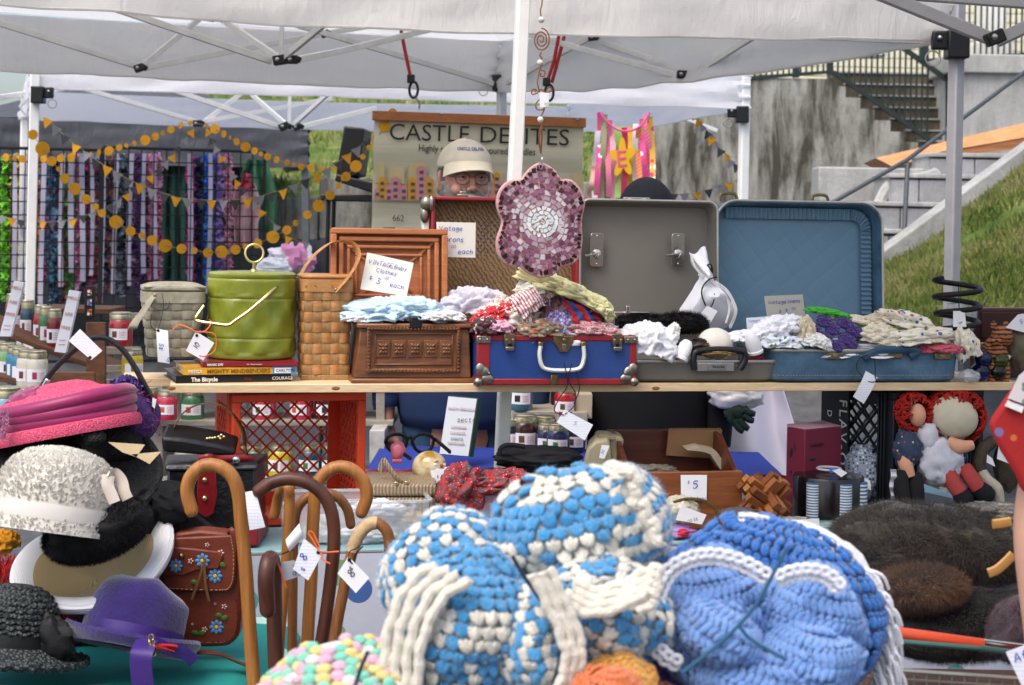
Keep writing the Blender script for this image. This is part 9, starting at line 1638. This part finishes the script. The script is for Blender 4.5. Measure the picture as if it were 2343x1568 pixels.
t.part('beard',g,M_beard,kind='stuff',fixn=False,smooth=False);g=G();fur(g,lambda r:(lambda a,z:(q((1 if a>0 else-1)*.077+r.uniform(-.003,.003),.0+r.uniform(-.03,.05),z),R@V((1 if a>0 else-1,.6,-.3))))(r.uniform(-1,1),r.uniform(-.05,.04)),2500,.014,seed=5,w=.0007,droop=.7);t.part('hair',g,mk('grey_hair','#7c746a',.85,.2,80),kind='stuff',fixn=False,smooth=False)
g=G();g.sphere(q(0,-.094,-.062),(.020,.008,.005),12,8,R);t.part('mouth',g,mk('lips','#8a4c44',.5))
t,hc,R,X=person('person','person in black coat and dark knitted cap behind the taupe suitcase',(1478,497),5.45,-2.6,0,(mk('black_coat','#0c0c0f',.9,.2,8,.3,40),mk('black_trousers','#101014',.9,.2)),None,headk=1.0);q=lambda x,y,z:hc+R@V((x,y,z));g=G()
g.grid(lambda u,v:q(*(lambda a,b:(cos(a)*sin(b)*.090,sin(a)*sin(b)*.108,.005+cos(b)*.126))(2*pi*u,lerp(0,pi*.55,v))),36,14,cu=True,th=.004);cp=t.part('knit_cap',g,mk('navy_knit','#10131e',.9,.2,40,.5,200),fixn=False)
g=G();g.tube([q(.092*cos(a),.110*sin(a),-.006)for a in[2*pi*i/40 for i in range(40)]],.010,8,closed=True,ell=(.6,1.6));t.part('cap_cuff',g,mk('navy_knit','#10131e'),cp)
for s in(-1,1):g=G();e=q(s*.031,-.080,.010);g.sphere(e,.0125,12,8);t.part('eye',g,mk('eye_white','#8a8078',.25))
g=G();g.grid(lambda u,v:V((X+(.19+.05*v)*cos(2*pi*u),.05+(.15+.03*v)*sin(2*pi*u),hc.z-.40-.75*v)),36,10,cu=True,th=.006);t.part('long_coat',g,mk('black_coat','#0c0c0f'),fixn=False)
M_print=dots('red_print','#a81c1c',['#c86a2c','#7a6a9c','#d8b0a0','#5a7a6c'],34,.22);DP=2.35
t=T('person','passer-by in a red flower print top with a white band, arm hanging at the edge','person',BG,V((P(2700,900,DP).x,DP,0)))
sx=lambda x,y,k=0:P(x,y,DP+k)-t.b
J={'pelvis':(V((0,0,.86)),.15,.11),'waist':(V((0,0,1.02)),.13,.10),'chest':(V((0,0,1.22)),.14,.10),'neck':(V((0,0,1.40)),.05,.05),'head':(V((0,0,1.52)),.08,.09),'crown':(V((0,0,1.60)),.07,.08)}
J['shol']=(sx(2470,800,0),.05,.05);J['elbl']=(sx(2372,1200,-.02),.040,.040);J['wril']=(sx(2385,1500,-.06),.026,.024);J['hanl']=(sx(2390,1610,-.08),.034,.018);J['shor']=(V((.17,0,1.30)),.05,.05);J['elbr']=(V((.21,.02,1.02)),.042,.042);J['wrir']=(V((.19,-.05,.80)),.028,.026);J['hanr']=(V((.18,-.07,.72)),.034,.018)
E=[('pelvis','waist'),('waist','chest'),('chest','neck'),('neck','head'),('head','crown'),('chest','shol'),('shol','elbl'),('elbl','wril'),('wril','hanl'),('chest','shor'),('shor','elbr'),('elbr','wrir'),('wrir','hanr')]
for n_,b in(('l',J['hanl'][0]),('r',J['hanr'][0])):
 for f_ in range(4):J['f%s%d'%(n_,f_)]=(b+V((-.024+.016*f_,-.005,-.07)),.008);J['t%s%d'%(n_,f_)]=(b+V((-.024+.016*f_,-.02,-.11)),.007);E+=[('han'+n_,'f%s%d'%(n_,f_)),('f%s%d'%(n_,f_),'t%s%d'%(n_,f_))]
 J['th'+n_]=(b+V((-.045,-.01,-.03)),.009);E.append(('han'+n_,'th'+n_))
for s,n_ in((-1,'l'),(1,'r')):J['kn'+n_]=(V((s*.09,-.01,.46)),.06,.06);J['an'+n_]=(V((s*.09,.02,.09)),.04,.04);J['to'+n_]=(V((s*.10,-.12,.03)),.036,.025);E+=[('pelvis','kn'+n_),('kn'+n_,'an'+n_),('an'+n_,'to'+n_)]
skin_body(t,J,E,mk('skin_pale','#c99a82',.5,.06,10,.1,200,spec=.4))
tp={k_:(J[k_][0],J[k_][1]+.025,J[k_][2]+.03)for k_ in('pelvis','waist','chest','shol','shor')};skin_body(t,tp,[('pelvis','waist'),('waist','chest'),('chest','shol'),('chest','shor')],M_print,'top')
ol=[(2560,760),(2420,765),(2347,838),(2300,905),(2256,968),(2285,1030),(2320,1085),(2335,1130),(2380,1120),(2450,1080),(2480,900)];f=[sx(x,y,-.07)for x,y in ol];g=G();g.hull(f,[sx(x+22,y+4,.03)for x,y in ol]);sl_=t.part('sleeve',g,M_print,bevel=.01)
f=[sx(x,y,-.079)for x,y in((2330,860),(2360,835),(2385,850),(2342,925),(2305,912))];g=G();g.hull(f,[p+V((.004,.01,0))for p in f]);t.part('flower_band',g,dots('band_print','#d8d0d0',['#a83c34','#7a8a6a','#d8d0d0','#8a7a9c'],70,.35),sl_,smooth=False)
f=[sx(x,y,-.080)for x,y in((2304,917),(2342,932),(2337,945),(2298,929))];g=G();g.hull(f,[p+V((.004,.01,0))for p in f]);t.part('lace_band',g,M_lace,sl_,smooth=False)
g=G();g.grid(lambda u,v:V((.17*(1+.4*v)*cos(2*pi*u),.15*(1+.4*v)*sin(2*pi*u),.95-.5*v)),30,8,cu=True,th=.004);t.part('skirt',g,M_print,fixn=False);g=G();g.sphere((0,.01,1.57),(.095,.105,.10),20,14);t.part('hair',g,mk('brown_hair','#3a2418',.7,.3,40))
